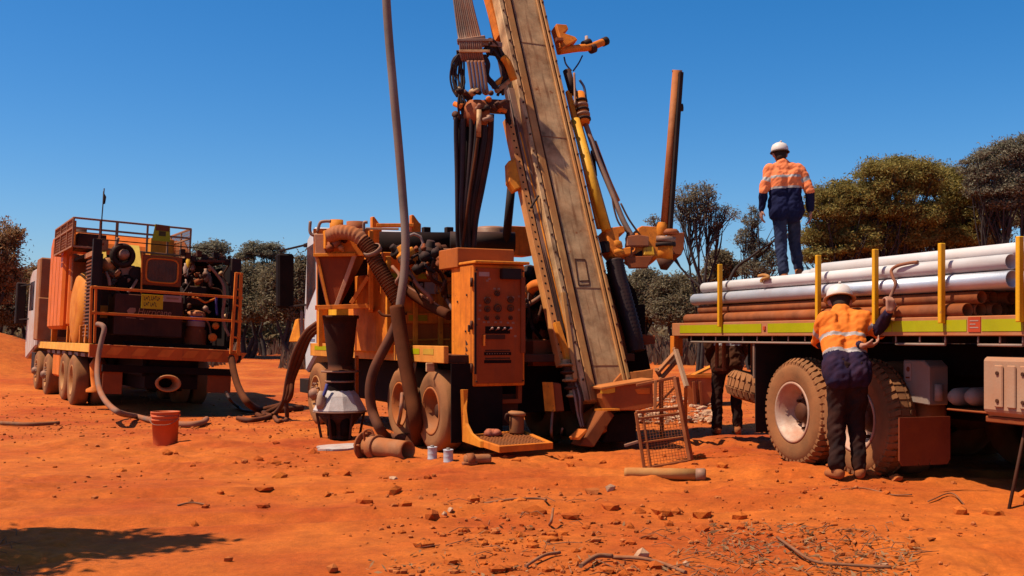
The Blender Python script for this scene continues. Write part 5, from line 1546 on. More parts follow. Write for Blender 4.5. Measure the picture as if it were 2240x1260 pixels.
hb_ = MB().lathe(H(1042, 240), (0, 0, 1), [(0.0, -0.2), (0.13, -0.2), (0.17, -0.1), (0.16, 0.02), (0.12, 0.10), (0.0, 0.12)], 18).build("manifold_body", mat("manifold_rust", (0.34, 0.10, 0.035), 0.6, dust=0.2), rg, 0)
for i in range(22):
    px, py = rr.uniform(998, 1098), rr.uniform(196, 262)
    q = H(px, py, rr.uniform(-.2, .05))
    s = rr.uniform(.03, .055)
    MB().lathe(q, (rr.uniform(-1, 1), rr.uniform(-1, 1), rr.uniform(-.5, .5)), [(0, -s), (s, -s), (s, 0), (s * .6, 0.01), (s * .6, s * 1.6), (0, s * 1.6)], 9).build("hose_fitting", rr.choice([GREYST, TAN, RAIL, BLACK, GRIME_AND_SHADE, DUSTHOSE]), hb_, 0)
bm_(hb_, "manifold_bracket", GRIME_AND_SHADE, H(1060, 232, .05), H(1112, 235, .2), 0.10, 0.16)
bm_(hb_, "manifold_bracket", ORANGE2, H(1078, 190, .05), H(1108, 165, .2), 0.06, 0.06)
bm_(hb_, "manifold_bracket", TAN, H(1085, 200, .0), H(1112, 178, .15), 0.05, 0.05)
bm_(hb_, "manifold_bracket", BLACK, H(1108, 240, .15), H(1116, 285, .2), 0.05, 0.05)
cy(hb_, "manifold_pipe", TAN, H(1048, 240, -.2), H(1047, 300, -.18), 0.03)
# black hose bundle hanging from the manifold
NB = 16
for i in range(NB):
    t = i / (NB - 1)
    xt, xb = 998 + 62 * t, 996 + 32 * t
    dz = rr.uniform(-.12, .12)
    sw = rr.uniform(-3, 3)
    tb(rg, "hanging_hose", RUBBER, [H(xt, 245 + rr.uniform(-10, 15), dz), H(xt - 1 + sw, 300, dz), H((xt + xb) / 2 + sw + 2, 380, dz), H(xb + 4 + sw, 460, dz), H(xb + 6, 520, dz + .1), H(xb + 8, 560, dz + .15)], 0.031, 7)
for i in range(3):
    tb(rg, "hanging_hose", GRIME_AND_SHADE if i else RUBBER, [H(1078 - 3 * i, 250), H(1074 - 4 * i, 320), H(1058 - 4 * i, 410), H(1044 - 3 * i, 480), H(1038 - 2 * i, 545)], 0.02, 7)
tb(rg, "hanging_hose", BROWNHOSE, [H(1048, 280, -.18), H(1040, 340, -.18), H(1028, 420, -.17), H(1014, 520, -.1), H(1010, 560, 0)], 0.018, 7)
cy(rg, "lift_cylinder", BLACK, R.I @ wp(1120, 395, 14.2), R.I @ wp(1107, 530, 14.4), 0.055)
cy(rg, "lift_rod", GREYST, R.I @ wp(1122, 380, 14.2), R.I @ wp(1120, 400, 14.2), 0.03)

# ---- cyclone hopper on the left flank
Yc = 13.55
C3 = lambda px, py, dy=0.0: R.I @ wp(px, py, Yc + dy)
def hexa(name, m, fr, bk, parent, bevel=0.008):
    v = [C3(px, py, 0) for px, py in fr] + [C3(px, py, d) for px, py, d in bk]
    return MB().add(v, [(0, 1, 2, 3), (7, 6, 5, 4), (0, 4, 5, 1), (1, 5, 6, 2), (2, 6, 7, 3), (3, 7, 4, 0)]).build(name, m, parent, bevel)
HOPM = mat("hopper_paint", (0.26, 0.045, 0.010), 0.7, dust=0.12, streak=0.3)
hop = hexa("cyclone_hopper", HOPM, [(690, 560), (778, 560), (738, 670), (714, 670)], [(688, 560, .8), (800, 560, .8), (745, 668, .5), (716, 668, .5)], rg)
hexa("hopper_rim", ORANGE, [(685, 500), (808, 500), (808, 560), (686, 560)], [(690, 504, .8), (812, 504, .8), (812, 560, .8), (690, 560, .8)], hop)
hexa("rim_plate", mat("pale_tan_bar", (0, 0, 0)), [(686, 512), (706, 512), (712, 556), (688, 557)], [(686, 512, .02), (706, 512, .02), (712, 556, .02), (688, 557, .02)], hop) .location = (-0.03, 0, 0)
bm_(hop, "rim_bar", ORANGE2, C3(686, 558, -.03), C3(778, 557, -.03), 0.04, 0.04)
for (a, b, w, m) in (((776, 558), (735, 672), .05, mat("pale_tan_bar", (0, 0, 0))), ((806, 605), (768, 664), .05, RAIL), ((811, 505), (811, 678), .055, ORANGE), ((694, 673), (812, 669), .055, ORANGE), ((700, 675), (700, 758), .05, ORANGE2), ((696, 566), (718, 668), .03, ORANGE2)):
    bm_(hop, "hopper_strut", m, C3(*a, -.02), C3(*b, -.02), w, w)
bm_(hop, "hopper_strut", ORANGE, C3(811, 678, -.02), C3(812, 676, .7), .055, .055)
bm_(hop, "hopper_strut", ORANGE, C3(694, 673, -.02), C3(696, 672, .7), .055, .055)
bx(hop, "hopper_back", BLACKM, C3(740, 600, .9).x, C3(740, 600, .95).x, C3(815, 600, .9).y, C3(690, 600, .9).y, C3(740, 668, .9).z, C3(740, 565, .9).z)
for (px, r, m) in ((736, 0.085, ORANGE2), (778, 0.115, mat("brown_block", (0, 0, 0)))):
    cy(hop, "inlet_pipe", m, C3(px, 515, .25), C3(px, 481 if px < 750 else 485, .25), r, n=18)
for pts in ([(679, 484), (678, 505), (684, 514), (696, 512)], [(694, 508), (700, 488), (710, 484), (724, 484)], [(796, 508), (796, 488), (804, 486)]):
    tb(hop, "rim_pipe", GREYST, [C3(px, py, 0) for px, py in pts], 0.02, 7)
bx(hop, "inlet_block", ORANGE2, C3(708, 512).x - .1, C3(708, 512).x + .1, C3(722, 512).y, C3(706, 512).y, C3(708, 545).z, C3(708, 505).z)
for i in range(10):
    q = C3(rr.uniform(712, 760), rr.uniform(508, 545), rr.uniform(-.1, .05))
    s = rr.uniform(.03, .06)
    MB().lathe(q, (rr.uniform(-1, 1), rr.uniform(-1, 1), rr.uniform(-1, 1)), [(0, -s), (s, -s), (s, s * .4), (s * .6, s * .5), (s * .6, s * 1.4), (0, s * 1.4)], 10).build("inlet_fitting", rr.choice([GRIME_AND_SHADE, mat("brown_block", (0, 0, 0)), DKRED, TAN]), hop, 0)
# ribbed sample hose arching over from the hopper
arch = crom([C3(724, 516, -.06), C3(745, 508, -.16), C3(778, 514, -.22), C3(806, 542, -.25), C3(826, 580, -.28), C3(848, 618, -.3), C3(872, 660, -.3)], 16)
k = len(arch)
MB().tube(arch, [(0.098 - 0.02 * i / k) * (1.0 if i % 4 < 2 else 0.92) for i in range(k)], 14).build("ribbed_sample_hose", mat("dusty_spiral_hose", (0.34, 0.17, 0.09), 0.75, dust=0.4, var=0.3, scale=5), rg, 0)
sp_ = []
n_ = 26
for i in range(n_ * 8):
    t = 0.42 + 0.58 * i / (n_ * 8 - 1)
    j = t * (k - 1)
    a = arch[int(j)].lerp(arch[min(int(j) + 1, k - 1)], j - int(j))
    d = (arch[min(int(j) + 1, k - 1)] - arch[max(int(j) - 1, 0)]).normalized()
    e1 = d.orthogonal().normalized(); e2 = d.cross(e1)
    an = 2 * math.pi * i / 8
    sp_.append(a + 0.092 * (math.cos(an) * e1 + math.sin(an) * e2))
MB().tube(sp_, 0.012, 5).build("spiral_guard", BROWNHOSE, rg, 0)
MB().lathe(C3(815, 548, -.28), (0.3, -0.5, -0.7), [(0.10, -.03), (0.115, -.03), (0.115, .03), (0.10, .03)], 16).build("hose_clamp", GREYST, rg, 0)
tb(rg, "cross_hose", BROWNHOSE, [C3(874, 620, -.05), C3(905, 645, -.15), C3(940, 668, -.3), C3(984, 690, -.6)], 0.062, 10)
tb(rg, "cross_hose", DUSTHOSE, [C3(880, 622, -.1), C3(912, 640, -.2), C3(945, 660, -.35), C3(984, 685, -.6)], 0.016, 7)
tb(rg, "cross_cable", BROWNHOSE, [C3(828, 680, -.3), C3(840, 690, -.32), C3(868, 690, -.35), C3(890, 686, -.35)], 0.018, 7)
# cyclone underflow: dark cone, flange and tube under the hopper
cq = C3(744, 690, .25)
co = MB().lathe((cq.x, cq.y, 0), (0, 0, 1), [(0.155, 0.84), (0.19, 0.84), (0.19, 0.88), (0.15, 0.885), (0.15, 0.95), (0.165, 1.05), (0.205, cq.z - 0.12), (0.215, cq.z - 0.04), (0.235, cq.z - 0.04), (0.235, cq.z + 0.0), (0.1, cq.z + 0.0)], 26)
coo = co.build("cyclone_cone", mat("dark_cone", (0.02, 0.008, 0.005), 0.8, dust=0.06), rg, 0)
MB().lathe((cq.x, cq.y, 0.855), (0, 0, 1), [(0.2, -.012), (0.235, -.012), (0.235, .012), (0.2, .012)], 26).build("cone_flange", GREYST, coo, 0)
MB().lathe((cq.x, cq.y, 0.58), (0, 0, 1), [(0.17, 0), (0.17, 0.255)], 24).build("cyclone_tube", BLACKM, coo, 0)
MB().lathe((cq.x, cq.y, 0.73), (0, 0, 1), [(0.17, -.012), (0.19, -.012), (0.19, .012), (0.17, .012)], 24).build("tube_band", GREYST, coo, 0)
bm_(coo, "tube_stay", RAIL, (cq.x + .1, cq.y - .25, 0.55), (cq.x + .1, cq.y - .25, 1.05), 0.04, 0.04)

# clutter on the rig deck and beside the mast
rr = random.Random(23)
for i in range(30):
    if i % 2: px, py = rr.uniform(868, 985), rr.uniform(535, 600)
    else: px, py = rr.uniform(1152, 1222), rr.uniform(590, 800)
    q = Ra(px, py, rr.uniform(13.0, 13.9))
    s = rr.uniform(.03, .07)
    MB().lathe(q, (rr.uniform(-1, 1), rr.uniform(-1, 1), rr.uniform(-1, 1)), [(0, -s), (s * .8, -s), (s, -s * .3), (s, s * .3), (s * .55, s * .4), (s * .55, s * 1.5), (0, s * 1.5)], 10).build("deck_fitting", rr.choice([BLACK, GRIME_AND_SHADE, GRIME_AND_SHADE, BLACKM, DKRED, DKRED, GREYST, BLACK]), rg, 0)
for i in range(20):
    px, py = (rr.uniform(850, 980), rr.uniform(530, 620)) if i % 2 else (rr.uniform(1150, 1215), rr.uniform(570, 700))
    P = [Ra(px, py, 13.2)]
    for k in range(3):
        px += rr.uniform(-10, 40) if i % 2 else rr.uniform(-14, 18); py += rr.uniform(-5, 40)
        P.append(Ra(px, py, 13.2 + rr.uniform(-.15, .2)))
    tb(rg, "deck_hose", rr.choice([BLACK, RUBBER, GRIME_AND_SHADE, BROWNHOSE, DUSTHOSE]), P, rr.uniform(.012, .028), 6, 4)
for i in range(7):
    o = 5 * i
    tb(mo, "feed_hose", rr.choice([BLACK, GRIME_AND_SHADE, RUBBER]), [Kh(1100 + o * .7, 130, -.1), Kh(1122 + o * .5, 250 + rr.uniform(-10, 10), -.06), Kh(1150 + o * .4, 400, -.07), Kh(1185 + o * .3 + rr.uniform(-3, 3), 540, -.06), Kh(1215 + o * .3, 680, -.05), Kh(1246 + o * .2, 800, -.04)], 0.011, 6)
for i in range(8):
    a0 = (rr.uniform(1062, 1075), rr.uniform(95, 125))
    tb(hco, "tangled_hose", rr.choice([BLACK, RUBBER, BLACK, GRIME_AND_SHADE]), [H(*a0), H(a0[0] + rr.uniform(5, 15), a0[1] + rr.uniform(-18, 5), rr.uniform(0, .2)), H(1092 + rr.uniform(-6, 8), 108 + rr.uniform(-5, 30), .1), H(1104 + rr.uniform(-4, 6), 150 + rr.uniform(-10, 20), .15), H(1098 + rr.uniform(-14, 8), 195 + rr.uniform(-10, 15), .1)], rr.uniform(.012, .02), 6, 5)
for i in range(7):
    tb(hco, "tangled_hose", rr.choice([BLACK, RUBBER, GRIME_AND_SHADE]), [H(1000 + rr.uniform(0, 20), 110), H(990 + rr.uniform(-5, 18), 140 + rr.uniform(-8, 8), .05), H(1000 + rr.uniform(-10, 18), 180), H(1020 + rr.uniform(-18, 10), 222, -.05), H(1008 + rr.uniform(-8, 20), 262, -.05)], rr.uniform(.012, .018), 6, 5)
# bolts along the mast flanges and scuffed plates
for i in range(26):
    vv = 0.1 + i * .23
    for f_ in (0.05, 0.965):
        MB().cyl((ul(vv) + f_ * Wm, vv, 0.03), (ul(vv) + f_ * Wm, vv, 0.05), 0.014, n=6).build("flange_bolt", GRIME_AND_SHADE, mo, 0)
# hinges, bolts and decals on the cabinet sides
for v_ in (.15, .5, .85):
    MB().cyl((cxf + .02, A.y + 0.012, B.z + (A.z - B.z) * v_ - .05), (cxf + .02, A.y + 0.012, B.z + (A.z - B.z) * v_ + .05), 0.016, n=8).build("cabinet_hinge", GRIME_AND_SHADE, cb, 0)
frect("decal", .10, .30, .90, .935, PALE, 0.002)
for u in (.05, .95):
    for v_ in (.04, .5, .95):
        fdisc("face_bolt", u, v_, .010, GRIME_AND_SHADE, 0.012)
# hoses that belong to the rig
def rgw(pts): return [R.I @ p for p in pts]
tb(rg, "tall_sample_hose", mat("grey_brown_hose", (0.21, 0.165, 0.13), 0.6, dust=0.10, var=0.3, scale=2), rgw([wp(842, -60, 13.1), wp(849, 60, 13.1), wp(861, 200, 13.1), wp(872, 320, 13.1), wp(881, 430, 13.1), wp(887, 520, 13.05), wp(885, 590, 13.0), wp(878, 645, 12.95), wp(870, 700, 12.95)]), 0.051, 14)
e1 = gp(914, 974)
tb(rg, "brown_hose", BROWNHOSE, rgw([wp(868, 670, 12.95), wp(874, 715, 12.9), wp(886, 790, 12.8), wp(899, 860, 12.7), wp(908, 920, 12.6), e1 + Vector((0, 0, .05)), e1 + Vector((-.10, -.05, .07))]), 0.085, 14)
e2 = gp(850, 968)
tb(rg, "brown_hose", mat("dark_brown_hose", (0.045, 0.024, 0.018), 0.75, dust=0.15, var=0.4), rgw([wp(874, 690, 13.0), wp(858, 730, 13.0), wp(834, 775, 13.0), wp(816, 815, 13.0), wp(809, 855, 13.0), wp(815, 900, 13.0), wp(832, 940, 12.9), e2 + Vector((0, 0, .06)), e2 + Vector((.25, -.1, .06))]), 0.06, 12)
tb(rg, "grey_line", DUSTHOSE, rgw([wp(880, 860, 12.7), wp(876, 905, 12.65), gp(868, 955) + Vector((0, 0, .03)), gp(886, 968) + Vector((0, 0, .03))]), 0.022, 7)

# ------------------------------------------------------------------ cone splitter standing under the cyclone
cw = R.M @ Vector((cq.x, cq.y, 0))
zg = gz1(cw.x, cw.y)
spl = thing("cone_splitter", "sample cone splitter with dusty white canvas skirt under the orange hopper", "cone splitter", Matrix.Translation((cw.x, cw.y, zg)))
skm = mat("white_canvas", (0.55, 0.48, 0.43), 0.8, dust=0.12, var=0.25, scale=7, top=0.0, bump=0.3)
sk = MB().lathe((0, 0, 0), (0, 0, 1), [(0.33, 0.36), (0.335, 0.375), (0.31, 0.42), (0.24, 0.55), (0.17, 0.62), (0.16, 0.62)], 11).build("canvas_skirt", skm, spl, 0, )
for p in sk.data.polygons: p.use_smooth = False
MB().lathe((0, 0, 0), (0, 0, 1), [(0.1, 0.345), (0.34, 0.345), (0.345, 0.357), (0.33, 0.36)], 22).build("splitter_pan", GREYST, spl, 0)
MB().lathe((0, 0, 0), (0, 0, 1), [(0.14, 0.0), (0.16, 0.03), (0.13, 0.06), (0.15, 0.14), (0.2, 0.22), (0.30, 0.34), (0.1, 0.345)], 18).build("splitter_body", GRIME_AND_SHADE, spl, 0)
for a in (-2.7, -1.9, -0.9, 0.2, 2.0):
    bm_(spl, "splitter_leg", GRIME_AND_SHADE, (0.30 * math.cos(a), 0.30 * math.sin(a), 0.34), (0.24 * math.cos(a), 0.24 * math.sin(a), 0.02), 0.03, 0.03)
for a in (-2.0, -1.1):
    MB().lathe((0.19 * math.cos(a), 0.19 * math.sin(a), 0), (0, 0, 1), [(0, 0.06), (0.055, 0.06), (0.06, 0.3), (0.03, 0.33), (0, .33)], 12).build("sample_chute", BLACKM, spl, 0)
cb_ = MB().lathe((-0.20, -0.22, 0), (0, 0, 1), [(0.02, 0.40), (0.055, 0.40), (0.065, 0.46), (0.05, 0.56), (0.025, 0.62), (0, 0.62)], 12).build("calico_bag", mat("calico", (0.42, 0.30, 0.2), 0.9, dust=0.15, top=0), spl, 0)
tb(spl, "blue_cord", BLUE, [(-0.13, -0.2, 0.70), (-0.14, -0.23, 0.64), (-0.16, -0.24, 0.58), (-0.19, -0.24, 0.54)], 0.022, 7)
g = gp(742, 984)
pmb = MB()
n = 22
ringp = [Vector((g.x + (0.30 + 0.05 * math.sin(3 * a + 1) + 0.02 * math.sin(7 * a)) * math.cos(a), g.y + 0.16 + (0.26 + 0.04 * math.sin(2 * a)) * math.sin(a), 0)) for a in [2 * math.pi * i / n for i in range(n)]]
ringp = [Vector((p.x, p.y, gz1(p.x, p.y) + 0.022)) for p in ringp]
cc = Vector((g.x, g.y + .16, gz1(g.x, g.y + .16) + 0.035))
pmb.add(ringp + [cc] + [p - Vector((0, 0, .02)) for p in ringp], [(i, (i + 1) % n, n) for i in range(n)] + [(i, i + n + 1, (i + 1) % n + n + 1, (i + 1) % n) for i in range(n)])
setprops(pmb.build("drill_fines", mat("white_fines", (0.55, 0.46, 0.40), 0.95, dust=0.2, var=0.2, scale=8, top=0, bump=0.6), None, 0), "flat patch of pale grey drill fines on the red ground beneath the cone splitter", "fines")

# ------------------------------------------------------------------ hoses across the ground
def ghose(name, m, pts, r, label, n=9):
    o = MB().tube(crom(pts, 8), r, n).build(name, m, None, 0)
    return setprops(o, label, "hose", "hoses running over the ground")
def up(p, h): return p + Vector((0, 0, h))
for i in range(3):
    o = 5 * i
    ghose("supply_hose", BROWNHOSE if i else mat("dark_brown_hose", (0, 0, 0)), [wp(694 + o, 706 + o, 16.8), wp(668 + o, 728 + o, 16.8), wp(643 + o * 1.6, 775 + o, 16.9), wp(629 + o * 1.2, 830, 17.0), wp(620 + o * .8, 878, 17.2), up(gp(598 - 3 * o, 915 - o), .06), up(gp(555 + 4 * o, 926 - o), .05), up(gp(520 + 8 * o, 922 - 2 * o), .05)], 0.038,
          ["thick dark hose bending from the drill rig down to the ground, outermost of three", "thick brown hose bending from the drill rig to the ground, middle of three", "thick brown hose bending from the drill rig to the ground, innermost of three"][i])
ghose("supply_hose", BROWNHOSE, [wp(506, 782, 19.3), wp(512, 815, 19.0), wp(524, 852, 18.6), wp(545, 884, 18.2), up(gp(575, 905), .06), up(gp(612, 904), .05), up(gp(660, 898), .05)], 0.06, "brown hose sagging from the right rear corner of the compressor truck to the ground")
ghose("supply_hose", RUBBER, [wp(494, 858, 19.2), wp(505, 876, 19), up(gp(520, 896), .05), up(gp(536, 904), .05), up(gp(590, 908), .05)], 0.03, "thin black hose dropping from the right mud flap of the compressor truck")
ghose("supply_hose", mat("dark_brown_hose", (0, 0, 0)), [wp(622, 868, 17.2), wp(627, 893, 17.2), up(gp(626, 922), .03), up(gp(608, 925), .03), up(gp(596, 912), .05)], 0.035, "short dark hose looping on the ground below the three thick hoses")
tb(ct, "coiled_hose", BLACK, [T.I @ wp(508, 792, 19.5), T.I @ wp(522, 790, 19.5), T.I @ wp(525, 778, 19.5)], 0.03)
ghose("water_hose", DUSTHOSE, [wp(214, 709, 18.05), wp(224, 712, 17.9), wp(228, 722, 17.85), wp(221, 750, 17.8), wp(214, 790, 17.7), wp(213, 825, 17.4), wp(219, 855, 17.0), wp(235, 882, 16.3), wp(262, 903, 15.6), up(gp(296, 918), .05), up(gp(330, 926), .05), up(gp(372, 933), .05), up(gp(410, 936), .05), up(gp(440, 933), .05), up(gp(452, 925), .06)], 0.043, "pale grey hose curving from the compressor truck deck to behind the red bucket", 10)

# ------------------------------------------------------------------ things lying on the ground
g = gp(352, 976)
g.y += 0.17; g.z = gz1(g.x, g.y)
bk = thing("bucket", "red plastic bucket standing on red earth in front of the compressor truck", "bucket", Matrix.Translation(g))
MB().lathe((0, 0, -0.01), (0, 0, 1), [(0.0, 0.0), (0.140, 0.0), (0.143, 0.01), (0.158, 0.30), (0.164, 0.30), (0.164, 0.318), (0.160, 0.32), (0.161, 0.345), (0.171, 0.347), (0.171, 0.362), (0.164, 0.364), (0.166, 0.395), (0.174, 0.397), (0.174, 0.41), (0.160, 0.41), (0.157, 0.38), (0.138, 0.02), (0, 0.015)], 32).build("shell", REDPL, bk, 0)
tb(bk, "handle", GREYST, [(-0.172, 0, 0.36), (-0.16, -0.09, 0.30), (-0.09, -0.165, 0.255), (0.0, -0.185, 0.25), (0.09, -0.165, 0.255), (0.16, -0.09, 0.30), (0.172, 0, 0.36)], 0.004, 6)
for s in (-1, 1):
    cy(bk, "handle_lug", REDPL, (s * 0.163, 0, 0.36), (s * 0.18, 0, 0.36), 0.016, n=10)

a, b = gp(800, 1002), gp(921, 1014)
ax = Vector((b.x - a.x, (b.y - a.y) + 0.1, 0)).normalized()
c0 = a + Vector((0, 0.1, 0))
L = 0.68
zz = max(gz1(c0.x, c0.y), gz1(b.x, b.y)) + 0.10
fpz = thing("flanged_pipe", "rusty heavy pipe with a wide flange, lying below the two brown rig hoses", "pipe", Matrix.Translation((c0.x, c0.y, zz)) @ ax.to_track_quat('X', 'Z').to_matrix().to_4x4())
RP = mat("rusty_casing", (0.30, 0.14, 0.065), 0.75, dust=0.3, var=0.35, scale=6, bump=0.3)
MB().lathe((0, 0, 0), (1, 0, 0), [(0.085, 0.0), (0.105, 0.0), (0.105, 0.12), (0.11, 0.14), (0.10, L - .05), (0.104, L), (0.085, L), (0.08, 0.1)], 24, closed=True).build("barrel", RP, fpz, 0)
MB().lathe((0, 0, 0), (1, 0, 0), [(0.08, -0.03), (0.165, -0.03), (0.165, -0.003), (0.08, -0.003)], 24, closed=True).build("flange", RUST, fpz, 0.003)
MB().lathe((0, 0, 0), (1, 0, 0), [(0.105, 0.10), (0.135, 0.10), (0.135, 0.20), (0.105, 0.20)], 24, closed=True).build("collar", RP, fpz, 0.003)
for k in range(5):
    aa = 0.5 + 2 * math.pi * k / 5
    cy(fpz, "bolt", RUST, (-0.05, 0.14 * math.cos(aa), 0.14 * math.sin(aa)), (0.05, 0.14 * math.cos(aa), 0.14 * math.sin(aa)), 0.013, n=6)
tb(fpz, "pipe_handle", RUST, [(0.06, -0.08, 0.07), (0.08, -0.1, 0.17), (0.14, -0.06, 0.19), (0.18, -0.04, 0.11)], 0.013)

for px, lab in ((945, "battered white can on the ground, left one of two beside the rusty flanged pipe"), (980, "battered white can on the ground, right one of two, nearer the short pipe stub")):
    g = gp(px, 1011)
    c = thing("can", lab, "can", Matrix.Translation(g + Vector((0, .05, 0))) @ Matrix.Rotation(0.4 if px > 960 else 0.0, 4, 'Z'), "white cans by the flanged pipe")
    MB().lathe((0, 0, 0), (0, 0, 1), [(0, -0.005), (0.05, -0.005), (0.053, 0.003), (0.049, 0.012), (0.049, 0.055), (0.050, 0.06), (0.049, 0.065), (0.049, 0.115), (0.053, 0.122), (0.05, 0.13), (0.045, 0.125), (0, 0.124)], 20).build("tin", mat("white_tin", (0.62, 0.60, 0.60), 0.4, 0.2, dust=0.1, var=0.15, top=0.1), c, 0)
    MB().lathe((0, 0, 0), (0, 0, 1), [(0.0, 0.125), (0.02, 0.126), (0.02, 0.145), (0, 0.147)], 12).build("nozzle", GREYP, c, 0)

a, b = gp(1016, 1024), gp(1072, 1020)
b = Vector((b.x, b.y + .12, b.z))
ax = Vector((b.x - a.x, b.y - a.y, 0)).normalized(); L = (b - a).length
stp = thing("pipe_stub", "short brown pipe stub with a thicker fitting, lying right of the white cans", "pipe stub", Matrix.Translation((a.x, a.y + .06, (a.z + b.z) / 2 + 0.05)) @ ax.to_track_quat('X', 'Z').to_matrix().to_4x4())
MB().lathe((0, 0, 0), (1, 0, 0), [(0, 0.0), (0.045, 0.0), (0.05, 0.03), (0.047, L - .02), (0.04, L), (0, L)], 18).build("stub", RP, stp, 0)
MB().lathe((0, 0, 0), (1, 0, 0), [(0.046, 0.02), (0.06, 0.02), (0.064, 0.09), (0.046, 0.09)], 14, closed=True).build("fitting", RUST, stp, 0)
MB().box(-0.03, 0.12, -0.06, 0.02, -0.055, -0.02).build("shoe", RUST, stp, 0.01)

a, b = gp(1368, 1049), gp(1526, 1053)
a, b = a + Vector((0, .06, 0)), b + Vector((0, .04, 0))
ax = (Vector((b.x, b.y, 0)) - Vector((a.x, a.y, 0))).normalized(); L = (b - a).length
lp = thing("casing_pipe", "long pale tan pipe with a dark collar, lying below the wire guard", "pipe", Matrix.Translation((a.x, a.y, max(a.z, b.z, gz1((a.x + b.x) / 2, (a.y + b.y) / 2)) + 0.012)) @ ax.to_track_quat('X', 'Z').to_matrix().to_4x4())
MB().lathe((0, 0, 0), (1, 0, 0), [(0.03, 0), (0.044, 0.0), (0.048, 0.03), (0.05, L * .5), (0.052, L), (0.04, L)], 20, closed=True).build("barrel", mat("pale_casing", (0.52, 0.30, 0.10), 0.7, dust=0.35, var=0.2, scale=4), lp, 0)
MB().lathe((0, 0, 0), (1, 0, 0), [(0.03, L - .01), (0.056, L - .01), (0.058, L + 0.07), (0.045, L + .08), (0.0, L + .075)], 20).build("collar", GREYST, lp, 0)

# jug on the rig platform
pj_ = sum(v[:4], Vector()) if False else None
ct4w = R.M @ (ct4 + Vector((0, 0, 0.085)))
jz = (R.M @ inn[3].lerp(inn[2], .12).lerp(inn[0], .14)); jz.z += 0.062
jg = thing("water_jug", "grubby water jug with a wide lid, standing on the rig's step platform", "jug", Matrix.Translation(jz))
MB().lathe((0, 0, 0), (0, 0, 1), [(0, 0), (0.078, 0.0), (0.08, 0.01), (0.082, 0.17), (0.075, 0.19), (0, 0.19)], 22).build("body", mat("grubby_jug", (0.20, 0.085, 0.035), 0.6, dust=0.3), jg, 0)
MB().lathe((0, 0, 0.19), (0.1, 0, 1), [(0.07, 0), (0.098, 0.01), (0.1, 0.035), (0.07, 0.05), (0, 0.052)], 20).build("lid", mat("pale_jug_lid", (0.42, 0.2, 0.09), 0.6, dust=0.3), jg, 0)
tb(jg, "handle", GRIME_AND_SHADE, [(-0.07, -0.05, 0.20), (-0.11, -0.06, 0.21), (-0.12, -0.05, 0.16), (-0.085, -0.03, 0.12)], 0.014)
q = R.M @ inn[0].lerp(inn[3], .45).lerp(inn[1], .12)
rgm = MB()
for i in range(9):
    a = random.uniform(0, 6.28)
    rgm.lathe((q.x + random.uniform(-.07, .07), q.y + random.uniform(-.05, .05), q.z + 0.085), (random.uniform(-.4, .4), random.uniform(-.4, .4), 1), [(0, -.03), (.05, -.02), (.06, .01), (.03, .04), (0, .045)], 7)
setprops(rgm.build("rag", mat("pink_rag", (0.42, 0.13, 0.10), 0.9, dust=0.3, var=0.5, scale=20), None, 0), "crumpled pinkish rag on the left of the rig's step platform", "rag")

# wire-mesh guard standing beside the mast foot
def quad3(a, b, c, d): return [a, b, c, d]
gd = thing("wire_guard", "rusty wire-mesh guard panel standing beside the mast foot", "guard", None)
Yg = gp(1460, 1020).y
TL, TRr, BR, BL = wp(1391, 902, Yg), wp(1489, 892, Yg + .1), wp(1511, 1014, Yg), wp(1409, 1022, Yg - .03)
BL.z = gz1(BL.x, BL.y) ; BR.z = gz1(BR.x, BR.y)
UL, UR = wp(1434, 832, Yg + .1), wp(1478, 825, Yg + .12)
bm_(gd, "frame_bar", MESHM, TL, BL, 0.03, 0.03)
bm_(gd, "frame_bar", RUST, UR, BR, 0.06, 0.04)
bm_(gd, "frame_bar", MESHM, TL, TRr, 0.03, 0.03)
bm_(gd, "frame_bar", MESHM, TL.lerp(BL, .12), TRr.lerp(BR, .1), 0.025, 0.025)
bm_(gd, "frame_bar", MESHM, TL.lerp(BL, .55), TRr.lerp(BR, .55), 0.02, 0.02)
bm_(gd, "frame_bar", MESHM, BL, BR, 0.02, 0.02)
bm_(gd, "frame_bar", MESHM, UL, TL.lerp(TRr, .42), 0.03, 0.03)
bm_(gd, "frame_bar", RUST, wp(1392, 843, Yg + .1), UR, 0.03, 0.03)
bm_(gd, "frame_bar", MESHM, TL.lerp(TRr, .14), BL.lerp(BR, .14), 0.02, 0.02)
bm_(gd, "frame_bar", MESHM, wp(1432, 893, Yg + .1), wp(1478, 845, Yg + .12), 0.02, 0.02)
wm = MB()
for i in range(15):
    t = (i + .5) / 15
    wm.beam(TL.lerp(TRr, t), BL.lerp(BR, t), 0.0036, 0.0036)
for i in range(19):
    t = (i + .5) / 19
    wm.beam(TL.lerp(BL, t), TRr.lerp(BR, t), 0.0036, 0.0036)
for i in range(9):
    t = (i + .5) / 9
    wm.beam(UL.lerp(UR, t), TL.lerp(TRr, .42 + .58 * t), 0.0036, 0.0036)
for i in range(12):
    t = (i + .5) / 12
    wm.beam(UL.lerp(TL.lerp(TRr, .42), t), UR.lerp(TRr, t), 0.0036, 0.0036)
setprops(wm.build("guard_mesh", MESHM, gd, 0), kind="stuff")

